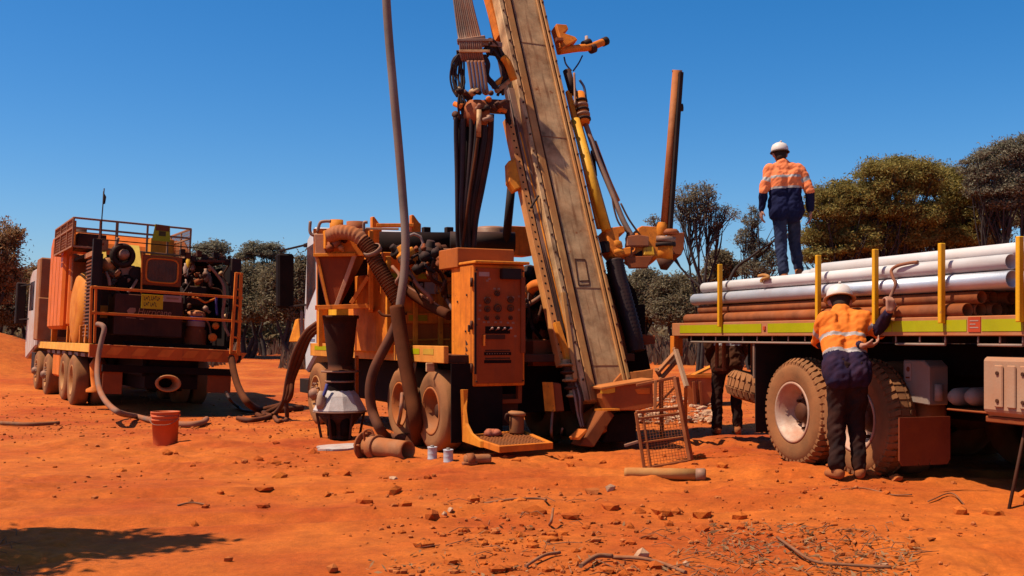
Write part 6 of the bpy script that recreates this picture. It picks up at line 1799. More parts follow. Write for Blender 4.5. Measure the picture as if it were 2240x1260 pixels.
# old timber frame leaning behind the guard, and its pale stick
fr = thing("timber_frame", "weathered timber frame of slanting bars leaning between rig and pipe truck", "frame", None)
Yf2 = 12.6
for (a, b, w) in (((1438, 815), (1480, 768), .05), ((1444, 830), (1484, 785), .04), ((1436, 808), (1450, 832), .04), ((1474, 762), (1492, 800), .03)):
    bm_(fr, "bar", WOODM, wp(*a, Yf2), wp(*b, Yf2 + .3), w, .04)
bm_(fr, "pale_stick", mat("pale_stick", (0.5, 0.33, 0.2), 0.8, dust=0.2), wp(1478, 765, Yf2 - .1), wp(1502, 846, Yf2 - .3), .05, .04)
bm_(fr, "leg", WOODM, wp(1446, 826, Yf2), gp(1448, 960), .05, .05)
bm_(fr, "leg", WOODM, wp(1500, 845, Yf2 - .3), gp(1500, 960), .04, .04)
# steel bin in the clearing
Yb = 20.5
bin_ = thing("steel_bin", "open red-orange steel bin in the clearing behind the pipe truck's tail", "bin", None)
def bw(px, py, dy=0.0): return wp(px, py, Yb + dy)
zb = gz1(bw(1530, 870).x, Yb)
bf = [bw(1500, 823), bw(1572, 823), bw(1572, 880), bw(1506, 880)]
for p in bf[2:]: p.z = zb - .02
bk_ = [p + Vector((.25, .9, 0)) for p in bf]
MB().add(bf + bk_, [(0, 1, 2, 3), (7, 6, 5, 4), (0, 3, 7, 4), (1, 5, 6, 2), (2, 6, 7, 3)]).build("bin_body", mat("bin_paint", (0.55, 0.16, 0.05), 0.6, dust=0.35), bin_, 0)
for (i, j) in ((0, 1), (1, 5), (0, 4), (4, 5)):
    vv_ = bf + bk_
    bm_(bin_, "bin_rim", ORANGE, vv_[i], vv_[j], .07, .06)
for t in (.22, .42):
    bm_(bin_, "bin_rib", DKRED, bf[0].lerp(bf[1], t) + Vector((0, -.03, -.1)), bf[3].lerp(bf[2], t) + Vector((0, -.03, 0)), .12, .05)
bm_(bin_, "bin_lid_stay", ORANGE2, bw(1514, 822, .3), bw(1560, 800, .6), .12, .04)

# rod leaning at the right edge
a = gp(2206, 1110)
setprops(MB().tube([a + Vector((0, 0, -.02)), wp(2243, 935, a.y + .25), wp(2262, 845, a.y + .4)], 0.013, 8).build("thin_rod", GRIME_AND_SHADE, None, 0), "thin dark rod stuck in the ground at the right edge of the picture", "rod")

# ------------------------------------------------------------------ people
def seg_dist(p, a, b):
    ab = b - a
    L2 = (ab * ab).sum()
    t = np.clip(((p - a) @ ab) / max(L2, 1e-9), 0, 1)
    q = a + t[:, None] * ab
    return np.linalg.norm(p - q, axis=1), t
def blob(name, caps, voxel, mats, parent, matfn=None, smooth=3, wrinkle=0.0, seed=0):
    mb = MB()
    for (tag, p0, p1, r0, r1) in caps:
        p0, p1 = Vector(p0), Vector(p1)
        d = p1 - p0
        L = max(d.length, 1e-4)
        d = d / L if d.length > 1e-4 else Vector((0, 0, 1))
        prof = [(0, -r0)] + [(r0 * math.sin(t), -r0 * math.cos(t)) for t in (0.5, 1.0, 1.57)] + [(r1 * math.cos(t), L + r1 * math.sin(t)) for t in (0.0, 0.55, 1.05)] + [(0, L + r1)]
        mb.lathe(p0, d, prof, 14)
    me0 = mb.mesh(name, mats)
    b = bmesh.new(); b.from_mesh(me0)
    bmesh.ops.remove_doubles(b, verts=b.verts, dist=1.5e-3)
    bmesh.ops.recalc_face_normals(b, faces=b.faces)
    b.to_mesh(me0); b.free()
    o = bpy.data.objects.new(name, me0)
    COL.objects.link(o)
    rm = o.modifiers.new("r", 'REMESH'); rm.mode = 'VOXEL'; rm.voxel_size = voxel
    if smooth:
        sm = o.modifiers.new("s", 'SMOOTH'); sm.factor = 0.5; sm.iterations = smooth
    dg = bpy.context.evaluated_depsgraph_get()
    me = bpy.data.meshes.new_from_object(o.evaluated_get(dg))
    bpy.data.objects.remove(o)
    me.name = name
    me.materials.clear()
    for m in (mats if isinstance(mats, (list, tuple)) else [mats]): me.materials.append(m)
    nv = len(me.vertices)
    co = np.empty(nv * 3); me.vertices.foreach_get("co", co); co = co.reshape(-1, 3)
    if wrinkle:
        no = np.empty(nv * 3); me.vertices.foreach_get("normal", no); no = no.reshape(-1, 3)
        w = vnoise(co[:, 0] * 16 + co[:, 1] * 8, co[:, 2] * 11 + co[:, 1] * 7, seed) + 0.6 * vnoise(co[:, 0] * 30 - co[:, 2] * 14, co[:, 2] * 26 + co[:, 1] * 20, seed + 1)
        co = co + no * (w * wrinkle)[:, None]
        me.vertices.foreach_set("co", co.ravel())
    npol = len(me.polygons)
    if matfn:
        pc = np.empty(npol * 3); me.polygons.foreach_get("center", pc); pc = pc.reshape(-1, 3)
        best = np.full(npol, 1e9); bi = np.zeros(npol, int); bt = np.zeros(npol)
        for i, (tag, p0, p1, r0, r1) in enumerate(caps):
            d, t = seg_dist(pc, np.array(p0, float), np.array(p1, float))
            d = d - (r0 + (r1 - r0) * t)
            w = d < best
            best[w] = d[w]; bi[w] = i; bt[w] = t[w]
        tags = [c[0] for c in caps]
        mi = np.array([matfn(tags[bi[i]], bt[i], pc[i]) for i in range(npol)], dtype=np.int32)
        me.polygons.foreach_set("material_index", mi)
    else:
        me.polygons.foreach_set("material_index", np.zeros(npol, dtype=np.int32))
    me.polygons.foreach_set("use_smooth", np.ones(npol, bool))
    me.update()
    ob = bpy.data.objects.new(name, me)
    COL.objects.link(ob)
    ob.parent = parent
    return ob
def hand_caps(w, d, nrm, side, curl):
    """palm, four fingers and thumb. d: direction of the fingers, nrm: out of the palm, side: +1 thumb to the right of d seen from the back"""
    w, d, nrm = Vector(w), Vector(d).normalized(), Vector(nrm)
    nrm = (nrm - d * nrm.dot(d)).normalized()
    s = d.cross(nrm) * side
    caps = []
    for k in range(4):
        o = (k - 1.5) * 0.021
        caps.append(("hand", w + s * o * .7, w + d * 0.085 + s * o, 0.017, 0.013))
        ln = (0.036, 0.042, 0.040, 0.031)[k] if side else .04
        p = w + d * 0.088 + s * o * 1.05
        an = 0.0
        for j in range(3):
            an += curl * (0.9, 1.0, 0.8)[j]
            q = p + (d * math.cos(an) + nrm * math.sin(an)) * ln * (1.0, .75, .6)[j]
            caps.append(("hand", p, q, 0.0105 - .001 * j, 0.0098 - .001 * j))
            p = q
    t0 = w + d * 0.02 - s * 0.026
    t1 = t0 + (d * 0.6 - s * 0.8 + nrm * .25).normalized() * 0.045
    t2 = t1 + (d * 0.8 - s * 0.2 + nrm * (.3 + curl * .5)).normalized() * 0.032
    caps += [("hand", t0, t1, 0.017, 0.012), ("hand", t1, t2, 0.012, 0.010)]
    return caps
def person(label, M, J, cols, group=None):
    root = thing("person", label, "person", M, group)
    V = lambda k: Vector(J[k])
    c = []
    pel, wai, che, nec, hea = V("pelvis"), V("waist"), V("chest"), V("neck"), V("head")
    hf = V("headf").normalized()               # facing direction of the head
    hr = hf.cross(Vector((0, 0, 1))).normalized()
    hu = hr.cross(hf).normalized()
    lat = (V("rsh") - V("lsh")).normalized()
    hl = (V("rhip") - V("lhip")).normalized()
    k = J.get("stout", 1.0)
    torso = []
    for s in (-1, 1):
        torso += [("hips", pel + hl * 0.075 * s, pel + hl * .075 * s + (wai - pel) * .3, 0.115 * k, 0.11 * k),
                  ("waist", pel + hl * 0.07 * s, wai + lat * 0.07 * s, 0.11 * k, 0.105 * k),
                  ("chest", wai + lat * 0.07 * s, che + lat * 0.085 * s, 0.108 * k, 0.115 * k),
                  ("chest", che + lat * 0.085 * s, (V("rsh") if s > 0 else V("lsh")) - lat * 0.03 * s, 0.112 * k, 0.07)]
    torso += [("chest", che, nec, 0.11, 0.075)]
    for sd in "lr":
        torso.append(("chest", nec - Vector((0, 0, .045)), V(sd + "sh") - Vector((0, 0, .005)), 0.078, 0.066))
    arms = {}
    for sd in "lr":
        sh, el, wr = V(sd + "sh"), V(sd + "el"), V(sd + "wr")
        arms[sd] = [("upper", sh, el, 0.062, 0.046), ("fore", el, wr, 0.045, 0.030)]
    legs = {}
    for sd in "lr":
        hp, kn, an = V(sd + "hip"), V(sd + "knee"), V(sd + "ank")
        legs[sd] = [("thigh", hp, kn, 0.092, 0.062), ("shin", kn, kn.lerp(an, .35), 0.060, 0.058), ("shin", kn.lerp(an, .35), an, 0.058, 0.04)]
    head = [("head", hea + hu * .02, hea + hu * .04, 0.092, 0.088), ("head", hea + hf * .025 - hu * 0.03, hea + hf * .045 - hu * .075, 0.068, 0.042),
            ("head", hea + hf * .095 + hu * .005, hea + hf * .112 - hu * .025, 0.010, 0.014), ("head", hea + hf * .083 - hu * .055, hea + hf * .085 - hu * .06, 0.02, 0.02),
            ("head", hea + hr * .086 - hu * .02, hea + hr * .092 + hu * .015, 0.014, 0.018), ("head", hea - hr * .086 - hu * .02, hea - hr * .092 + hu * .015, 0.014, 0.018),
            ("head", hea + hf * .08 + hu * .03 + hr * .03, hea + hf * .08 + hu * .03 - hr * .03, 0.018, 0.018),
            ("neck", nec, hea - hu * .03, 0.058, 0.055)]
    hands = hand_caps(V("lwr"), V("lhd"), V("lpn"), -1, J.get("lcurl", .35)) + hand_caps(V("rwr"), V("rhd"), V("rpn"), 1, J.get("rcurl", .35))
    feet = []
    for sd in "lr":
        an, td = V(sd + "ank"), V(sd + "toe").normalized()
        feet.append((sd, [("foot", an, an + Vector((0, 0, -.03)) - td * .03, 0.045, 0.042), ("foot", an - Vector((0, 0, .042)) - td * .03, an + td * .15 - Vector((0, 0, .055)), 0.040, 0.032)]))
    shrink = [(t, a, b, r * .86, q * .86) for (t, a, b, r, q) in torso + arms["l"] + arms["r"] + legs["l"] + legs["r"]]
    body = blob("body", shrink + head + hands + [c_ for _, f in feet for c_ in [(t, a, b, r * .8, q * .8) for (t, a, b, r, q) in f]], 0.0085, SKIN, root, smooth=2)
    # eyes and brows
    for s in (-1, 1):
        MB().lathe(hea + hf * .083 + hu * .012 + hr * .032 * s, hf, [(0, -.012), (.011, -.004), (.012, .003), (.006, .010), (0, .011)], 10).build("eye", mat("eye_white", (.7, .68, .64), .3, dust=0, top=0, bump=0), body, 0)
    # shirt
    ztop = J.get("yoke", 1.2)
    def shirt_m(tag, t, p):
        if tag in ("upper",): return 1 if 0.42 < t < 0.60 else 0
        if tag == "fore": return 2 if t > J.get("cuff", 0.02) else 0
        if tag == "skirt": return 2
        pn = (p[0], p[1], p[2])
        h = (Vector(pn) - pel).dot((che - pel).normalized())
        a, b = J.get("bands", ((.20, .245), (.36, .41)))
        if h < a[0]: return 2
        if a[0] <= h < a[1]: return 1
        if b[0] <= h < b[1]: return 1
        return 0
    inf = [(t, a, b, r + .012, q + .013) for (t, a, b, r, q) in torso if t != "hips"]
    for sd in "lr":
        inf += [("upper", arms[sd][0][1], arms[sd][0][2], 0.076, 0.062), ("fore", arms[sd][1][1], arms[sd][1][2].lerp(arms[sd][1][1], .08), 0.060, 0.044)]
    for s in (-1, 1):
        b0 = pel + hl * .078 * s + J.get("hemdrop", Vector((0, 0, -.06)))
        inf.append(("skirt", pel.lerp(wai, .35) + hl * .078 * s, b0, 0.138 * k, 0.140 * k))
    inf.append(("collar", nec - hu * .01, nec + hu * .025, 0.07, 0.066))
    blob("shirt", inf, 0.0095, [cols["shirt"], TAPE, cols["lower"]], root, shirt_m, smooth=4, wrinkle=0.022, seed=int(hea.x * 100) + 3)
    # trousers
    tr_ = [(t, a, b, r + .008, q + .008) for (t, a, b, r, q) in torso if t == "hips"]
    for sd in "lr":
        hp, kn, an = V(sd + "hip"), V(sd + "knee"), V(sd + "ank")
        tr_ += [("thigh", hp, kn, 0.108, 0.078), ("shin", kn, an + Vector((0, 0, .03)), 0.076, 0.066)]
    blob("trousers", tr_, 0.0095, cols["trousers"], root, smooth=2, wrinkle=0.024, seed=17)
    for sd, f in feet:
        blob("boot", [(t, a, b, r + .006, q + .006) for (t, a, b, r, q) in f] + [("top", V(sd + "ank"), V(sd + "ank") + Vector((0, 0, .06)), .052, .052)], 0.008, BOOT, root, smooth=1)
    # hair and hard hat
    blob("hair", [("hair", hea + hu * .03 - hf * .012, hea - hu * .035 - hf * .03, 0.096, 0.072)], 0.01, HAIR, root, smooth=1)
    hb0 = hea + hu * .055 - hf * .005
    tilt = (hu + hf * J.get("hattilt", 0.0)).normalized()
    hat = MB().lathe(hb0, tilt, [(0.107, -.012), (0.112, -.004), (0.113, 0.02), (0.108, 0.05), (0.09, 0.085), (0.055, 0.107), (0, 0.114)], 26).build("hard_hat", HATW, root, 0)
    MB().lathe(hb0, tilt, [(0.100, -.016), (J.get("brim", .125), -.026), (J.get("brim", .125) + .004, -.02), (0.112, 0.0)], 28, closed=True).build("hat_brim", cols["brim"], hat, 0)
    bm_(hat, "hat_ridge", HATW, hb0 + tilt * .108 - hf * .07, hb0 + tilt * .108 + hf * .07, .022, .016)
    return root

# worker on top of the pipes
Wy = 13.7
wa = wp(1722, 600, Wy)
s = 0.955
MA = Matrix.Translation((wa.x, Wy, TOPZ_W if False else 0)) if False else None
qa = Q.I @ Vector((wa.x, Wy, 0))
MA = Matrix.Translation((wa.x, Wy, TOPZ - 0.005)) @ Matrix.Scale(s, 4)
JA = dict(pelvis=(-.015, 0, .96), waist=(-.02, .0, 1.12), chest=(-.035, .01, 1.33), neck=(-.05, .03, 1.52), head=(-.075, .08, 1.655), headf=(-.1, 1, -.25),
          lsh=(-.225, .01, 1.455), lel=(-.315, -.03, 1.17), lwr=(-.325, .05, .93), lhd=(-.0, .12, -1), lpn=(1, 0.1, 0),
          rsh=(.165, .01, 1.45), rel=(.275, -.05, 1.17), rwr=(.315, .04, .92), rhd=(.05, .15, -1), rpn=(-1, 0.1, 0),
          lhip=(-.10, 0, .93), lknee=(-.075, .03, .50), lank=(-.06, -.06, .085), ltoe=(-.25, 1, 0),
          rhip=(.08, 0, .93), rknee=(.14, .20, .56), rank=(.21, .24, .155), rtoe=(.2, 1, 0), stout=1.12, hattilt=-.12, bands=((.235, .262), (.375, .41)), cuff=0.0)
person("person in orange and navy shirt and jeans standing on top of the white pipes", MA, JA, dict(shirt=HIVIS, lower=NAVY, trousers=JEANS, brim=HATB))

# worker at the side of the truck, stooping, right hand up on the strap
gB = gp(1860, 1047)
B0 = Vector((gB.x, gB.y + 0.02, 0)); B0.z = gz1(B0.x, B0.y)
hR = Q.M @ Q.hit(1946, 660, 1, -0.10)
hL = Q.M @ Q.hit(1908, 757, 1, -0.16)
print("worker B", B0, "hand", hR - B0, hL - B0)
rh, lh = hR - B0, hL - B0
JB = dict(pelvis=(-.03, -.03, .93), waist=(-.03, .04, 1.07), chest=(-.01, .15, 1.24), neck=(.01, .25, 1.41), head=(.02, .34, 1.50), headf=(.15, 1, -.55),
          lsh=(-.155, .17, 1.345), lel=(-.15, .42, 1.16), lwr=tuple(lh + Vector((-.07, .02, -.0))), lhd=(1, -.1, .1), lpn=(0, .3, 1),
          rsh=(.165, .15, 1.36), rel=(.285, .13, 1.24), rwr=tuple(rh + Vector((0, -.01, -.075))), rhd=(.05, .05, 1), rpn=(-.3, 1, 0),
          lhip=(-.105, -.03, .90), lknee=(-.10, .03, .48), lank=(-.11, -.03, .085), ltoe=(-.25, 1, 0),
          rhip=(.055, -.03, .90), rknee=(.065, .03, .48), rank=(.08, -.02, .085), rtoe=(.25, 1, 0), stout=.92, brim=.138, hattilt=-.12, rcurl=.95, lcurl=.6,
          bands=((.105, .145), (.265, .30)), cuff=0.02, hemdrop=Vector((0, -.01, -.06)))
person("person in yellow-orange hi-vis shirt and dark trousers stooping at the truck side", Matrix.Translation(B0), JB, dict(shirt=HIVIS2, lower=NAVYD, trousers=DARKTR, brim=mat("tan_brim", (0.55, 0.33, 0.2), 0.5, dust=0.2, top=0)))

# someone behind the truck tail, seen only below the tray
gC = gp(1592, 950)
C0 = Vector((gC.x, gC.y + .03, 0)); C0.z = gz1(C0.x, C0.y)
JC = dict(pelvis=(0, 0, .95), waist=(0, .0, 1.10), chest=(0, .02, 1.30), neck=(0, .03, 1.48), head=(0, .07, 1.60), headf=(0, 1, -.1),
          lsh=(-.19, .01, 1.42), lel=(-.25, -.02, 1.14), lwr=(-.2, .14, .95), lhd=(.2, .8, -.6), lpn=(1, 0, 0),
          rsh=(.19, .01, 1.42), rel=(.25, -.02, 1.14), rwr=(.2, .14, .95), rhd=(-.2, .8, -.6), rpn=(-1, 0, 0),
          lhip=(-.10, 0, .92), lknee=(-.13, .04, .49), lank=(-.135, -.02, .085), ltoe=(-.15, 1, 0),
          rhip=(.10, 0, .92), rknee=(.12, .04, .49), rank=(.14, .02, .085), rtoe=(.15, 1, 0))
person("person behind the truck tail, only dark trousers and boots showing under the tray", Matrix.Translation(C0) @ Matrix.Scale(.97, 4), JC, dict(shirt=mat("brown_shirt", (0.045, 0.018, 0.009), .85, dust=.1, top=0), lower=mat("brown_shirt", (0, 0, 0)), trousers=DARKTR, brim=HATB))
# ------------------------------------------------------------------ trees
def leafcloud(centers, radii, n, size, seed, aspect=2.2, droop=0.0, clump=14, cs=0.30):
    """n leaf quads gathered in clumps spread through ellipsoids"""
    rg_ = np.random.default_rng(seed)
    vol = np.array([r[0] * r[1] * r[2] for r in radii])
    vol = vol ** 0.75
    pr = vol / vol.sum()
    P = []
    for (c, r, p) in zip(centers, radii, pr):
        m = int(n * p)
        k = max(6, int(clump * (1 + 6 * p)))
        u = rg_.normal(size=(k, 3)); u /= np.linalg.norm(u, axis=1)[:, None]
        rad = rg_.uniform(0.35, 1.0, k) ** 0.5
        cc = u * rad[:, None]
        cc[:, 2] = np.where(cc[:, 2] < -0.35, -0.35 + 0.3 * (cc[:, 2] + .35), cc[:, 2])
        ci = rg_.integers(0, k, m)
        sp = cs * rg_.uniform(.6, 1.3, k)
        d = rg_.normal(size=(m, 3)) * sp[ci][:, None] * np.array([1, 1, .75])
        P.append(np.array(c) + (cc[ci] + d) * np.array(r))
    P = np.concatenate(P)
    m = len(P)
    a = rg_.normal(size=(m, 3)); a[:, 2] = a[:, 2] * 0.8 + droop
    a /= np.linalg.norm(a, axis=1)[:, None]
    b = np.cross(a, rg_.normal(size=(m, 3))); b /= np.linalg.norm(b, axis=1)[:, None]
    s = size * rg_.uniform(.6, 1.4, m)[:, None]
    v = np.stack([P - a * s * aspect / 2, P + b * s / 2, P + a * s * aspect / 2, P - b * s / 2], 1).reshape(-1, 3)
    return v
def quads_mesh(name, v, m):
    me = bpy.data.meshes.new(name)
    n = len(v) // 4
    me.vertices.add(len(v)); me.vertices.foreach_set("co", v.ravel())
    me.loops.add(4 * n); me.loops.foreach_set("vertex_index", np.arange(4 * n))
    me.polygons.add(n)
    me.polygons.foreach_set("loop_start", np.arange(0, 4 * n, 4)); me.polygons.foreach_set("loop_total", np.full(n, 4))
    me.update()
    me.materials.append(m)
    return me
def tree(label, base_px, Y, blobs, lm, n, size, seed, stems=3, r=0.12, twigs=10, name="tree", cs=0.30, fork=0.25, lean=0.0, group="trees round the clearing", cat="tree", clump=14, droop=0.0):
    rg_ = random.Random(seed)
    X = (base_px - 1120) / FPX * Y
    z = gz1(X, Y)
    root = thing(name, label, cat, Matrix.Translation((X, Y, z)), group)
    cs_, rs_ = [], []
    for (px, py, rx, ry) in blobs:
        w = wp(px, py, Y)
        dy = rg_.uniform(-.5, .5) * rx / FPX * Y
        cs_.append((w.x - X, dy, w.z - z))
        rs_.append((rx / FPX * Y, rx / FPX * Y * .9, ry / FPX * Y))
    t = MB()
    zc = sum(c[2] for c in cs_) / len(cs_)
    forkz = zc * fork
    bases = []
    for i in range(stems):
        bases.append((Vector((rg_.uniform(-.15, .15), rg_.uniform(-.15, .15), -0.1))))
    forks = []
    for i in range(stems):
        mine = [Vector(c) for q, c in enumerate(cs_) if q % stems == i] or [Vector(cs_[0])]
        mc = sum(mine, Vector()) / len(mine)
        fk = Vector((mc.x * .35 + rg_.uniform(-.2, .2), mc.y * .35 + rg_.uniform(-.2, .2), forkz * rg_.uniform(.8, 1.3)))
        sp0 = crom([bases[i], bases[i].lerp(fk, .5) + Vector((rg_.uniform(-.15, .15), rg_.uniform(-.1, .1), 0)), fk], 5)
        t.tube(sp0, [r * (1 - .35 * j / len(sp0)) for j in range(len(sp0))], 7)
        forks.append(fk)
    for i, (c, rr_) in enumerate(zip(cs_, rs_)):
        c = Vector(c)
        b = forks[i % stems]
        m2 = b.lerp(c, .5) + Vector((rg_.uniform(-.3, .3), rg_.uniform(-.25, .25), rg_.uniform(-.25, .1)))
        pts = crom([b - Vector((0, 0, .03)), m2, c], 6)
        r_b = r * .62
        k = len(pts)
        t.tube(pts, [r_b * (1 - .8 * j / k) for j in range(k)], 6)
        for q in range(twigs):
            t0 = rg_.uniform(.45, 1.0)
            p0 = pts[int(t0 * (k - 1))]
            u = Vector((rg_.gauss(0, 1), rg_.gauss(0, 1), rg_.gauss(.35, .8))).normalized()
            p2 = c + Vector((u.x * rr_[0], u.y * rr_[1], u.z * rr_[2])) * rg_.uniform(.75, 1.0)
            p1 = p0.lerp(p2, .5) + Vector((rg_.uniform(-.12, .12), rg_.uniform(-.12, .12), rg_.uniform(-.2, .05))) * (p2 - p0).length * .6
            pp = crom([p0, p1, p2], 4)
            t.tube(pp, [r * .26 * (1 - .8 * j / len(pp)) + .004 for j in range(len(pp))], 4, cap=False)
            for _ in range(2):
                a0 = pp[rg_.randint(3, len(pp) - 2)]
                u2 = (u + Vector((rg_.gauss(0, .7), rg_.gauss(0, .7), rg_.gauss(.2, .5)))).normalized()
                t.tube([a0, a0 + u2 * rr_[2] * .35, a0 + u2 * rr_[2] * .6 + Vector((0, 0, .05))], [r * .10 + .003, r * .06 + .002, .003], 3, cap=False)
    t.build("trunk", BARK, root, 0, fix=False)
    v = leafcloud(cs_, rs_, int(n * 3.7), size * .34, seed, aspect=3.0, cs=cs * .80, clump=int(clump * 1.6), droop=droop)
    o = bpy.data.objects.new("crown", quads_mesh("crown", v, lm))
    COL.objects.link(o)
    o.parent = root
    return root

# left edge
tree("brownish bushy tree cut by the left edge of the picture", -10, 34, [(-15, 560, 55, 55), (12, 520, 30, 34), (-30, 620, 60, 60), (5, 600, 36, 40)], LEAF_BROWN, 9000, .11, 1, 2)
tree("low brown bush behind the cab of the compressor truck", 60, 38, [(45, 615, 34, 30), (85, 605, 40, 26), (25, 655, 40, 40), (70, 650, 40, 36)], LEAF_BROWN, 6000, .11, 2, 2)
tree("dark bush at the left edge in front of the brownish tree", 5, 37, [(0, 660, 50, 45), (40, 690, 40, 30)], LEAF_DARK, 6000, .12, 3, 2)
# between the two machines
tree("small grey tree rising just right of the compressor truck", 452, 44, [(440, 560, 34, 22), (470, 545, 30, 18), (430, 600, 40, 40), (480, 600, 36, 36)], LEAF_GREY, 6500, .11, 4, 2, r=.09)
tree("feathery grey tree with sky showing through, left of the rig cab", 575, 46, [(556, 546, 28, 18), (592, 552, 28, 20), (535, 560, 20, 14), (610, 572, 16, 14), (575, 585, 26, 12)], LEAF_GREY, 3600, .10, 5, 3, r=.09, twigs=14, cs=.24)
tree("dense dark bush under the feathery grey tree", 545, 43, [(530, 620, 46, 40), (580, 630, 50, 44), (550, 670, 60, 40), (500, 640, 40, 40)], LEAF_DARK, 11000, .13, 6, 3)
tree("dense olive-brown bush beside the rig cab mirror", 628, 42, [(615, 615, 36, 36), (648, 640, 36, 44), (620, 670, 46, 40), (665, 600, 30, 34)], LEAF_DARK, 9000, .13, 7, 3)
# right of the mast
tree("round dark tree behind the rod loader", 1405, 44, [(1400, 625, 40, 34), (1430, 640, 40, 36), (1390, 670, 46, 40), (1440, 680, 46, 36)], LEAF_DARK, 10000, .13, 8, 3)
tree("dark bush between the rod loader and the pipe stack", 1480, 42, [(1462, 640, 36, 34), (1500, 632, 36, 34), (1480, 680, 50, 40), (1520, 690, 40, 34)], LEAF_DARK, 9000, .13, 9, 3)
tree("tall slender tree with bare forked limbs and domed crown beside the guide post", 1532, 33, [(1512, 428, 40, 24), (1535, 420, 30, 20), (1490, 450, 22, 18), (1550, 448, 22, 20), (1592, 470, 26, 22), (1522, 470, 44, 26), (1432, 488, 18, 16), (1568, 492, 14, 10)], LEAF_GREY, 1700, .075, 10, 2, r=.07, twigs=22, cs=.30, fork=.42, clump=22)
tree("small dark green bush above the first yellow stake", 1580, 36, [(1575, 575, 26, 26), (1598, 590, 26, 20), (1560, 605, 26, 18)], LEAF_DARK, 4000, .11, 11, 2, r=.07)
tree("thin grey sapling tangle left of the person standing on the pipes", 1640, 35, [(1645, 480, 20, 28), (1630, 520, 22, 22), (1660, 545, 28, 24), (1650, 590, 36, 20), (1690, 570, 24, 22)], LEAF_GREY, 2600, .075, 12, 3, r=.06, twigs=16, cs=.26)
ln = thing("tree", "dark bare trunk leaning right, left of the person on the pipes", "tree", Matrix.Translation(wp(1560, 660, 34.5)), "trees round the clearing")
MB().tube(crom([Vector((0, 0, -1.6)), wp(1598, 608, 34.5) - wp(1560, 660, 34.5), wp(1645, 560, 34.5) - wp(1560, 660, 34.5), wp(1702, 522, 34.5) - wp(1560, 660, 34.5), wp(1740, 505, 34.5) - wp(1560, 660, 34.5)], 5), [.07 - .0027 * q for q in range(21)], 7).build("trunk", BARK, ln, 0)
mbx = MB()
rr = random.Random(4)
for i in range(9):
    t = rr.uniform(.35, 1)
    p = (wp(1598, 608, 34.5) - wp(1560, 660, 34.5)).lerp(wp(1735, 507, 34.5) - wp(1560, 660, 34.5), t)
    mbx.tube([p, p + Vector((rr.uniform(-.2, .5), rr.uniform(-.3, .3), rr.uniform(.2, .6))), p + Vector((rr.uniform(-.2, .8), rr.uniform(-.4, .4), rr.uniform(.5, 1.1)))], [.03, .02, .008], 4)
mbx.build("branch", BARK, ln, 0)
# big olive crowns
tree("broad olive tree directly right of the person on the pipes", 1815, 33, [(1800, 455, 46, 42), (1838, 425, 40, 34), (1790, 515, 44, 30), (1845, 490, 44, 36), (1870, 450, 36, 36), (1830, 545, 40, 18), (1875, 530, 40, 30), (1785, 560, 36, 24)], LEAF_OLIVE, 15000, .085, 13, 3, r=.11, cs=.26)
tree("large domed olive tree, tallest of the olive crowns behind the pipes", 1935, 33.5, [(1915, 400, 56, 46), (1965, 378, 60, 38), (2010, 395, 56, 44), (1890, 460, 50, 40), (1945, 455, 56, 40), (2000, 470, 50, 40), (1920, 520, 46, 30), (1975, 525, 46, 30), (1880, 510, 40, 30), (2020, 520, 36, 26)], LEAF_OLIVE, 24000, .085, 14, 4, r=.13, cs=.25)
tree("low olive tree filling the gap below the larger olive crowns", 1900, 36, [(1820, 520, 50, 36), (1880, 500, 50, 40), (1950, 490, 50, 44), (2010, 500, 50, 40), (1860, 555, 50, 30), (1980, 545, 50, 30), (1925, 555, 46, 28)], LEAF_OLIVE, 14000, .095, 18, 3, r=.1)
tree("low grey-green tree behind the right-edge stems", 2130, 37, [(2070, 480, 46, 40), (2120, 450, 46, 40), (2170, 470, 44, 40), (2090, 530, 46, 30), (2150, 520, 46, 30)], LEAF_DARK, 11000, .10, 19, 3, r=.1)
tree("olive tree with hanging lower boughs right of the tallest dome", 2070, 34.5, [(2060, 395, 56, 40), (2100, 420, 46, 44), (2060, 470, 50, 36), (2120, 480, 44, 30), (2160, 490, 36, 24), (2085, 520, 44, 26), (2030, 500, 36, 30), (2130, 525, 40, 20)], LEAF_OLIVE, 17000, .085, 15, 3, r=.12, cs=.26)
tree("dark grey-green tree with bare stems at the right edge", 2195, 32, [(2140, 362, 36, 28), (2190, 345, 44, 34), (2230, 330, 36, 30), (2160, 405, 44, 36), (2215, 400, 46, 40), (2190, 445, 40, 26), (2250, 420, 40, 50)], LEAF_GREY, 15000, .08, 16, 4, r=.11, cs=.26, twigs=14)
tree("dark grey tree behind the right-edge tree, mostly beyond the frame", 2290, 36, [(2280, 370, 60, 50), (2300, 450, 60, 60), (2250, 470, 30, 30)], LEAF_DARK, 8000, .11, 17, 3)
# shade tree out of frame at left: its shadow falls across the foreground
ST = Vector((-2.72, 7.05, 0))
hs_ = 3.6
pos = ST + Vector((SUN.x / SUN.z * hs_, SUN.y / SUN.z * hs_, 0))
sb = thing("tree", "small bushy tree just outside the left of the frame, shading the foreground", "tree", Matrix.Translation((pos.x, pos.y, gz1(pos.x, pos.y))), "trees round the clearing")
mbt = MB()
cl_ = [(-.5, .1, 3.6), (-.1, .0, 3.7), (.35, .05, 3.5), (-.35, -.5, 3.5), (.15, -.3, 3.6), (-.8, -.35, 3.7), (.55, .1, 3.4), (-.2, -.85, 3.5), (-.3, -.3, 3.4), (-.75, -.8, 3.6)]
rl_ = [(.55, .4, .4), (.5, .35, .3), (.4, .22, .35), (.5, .35, .3), (.4, .22, .35), (.55, .4, .4), (.3, .13, .2), (.4, .25, .3), (.5, .4, .3), (.5, .35, .3)]
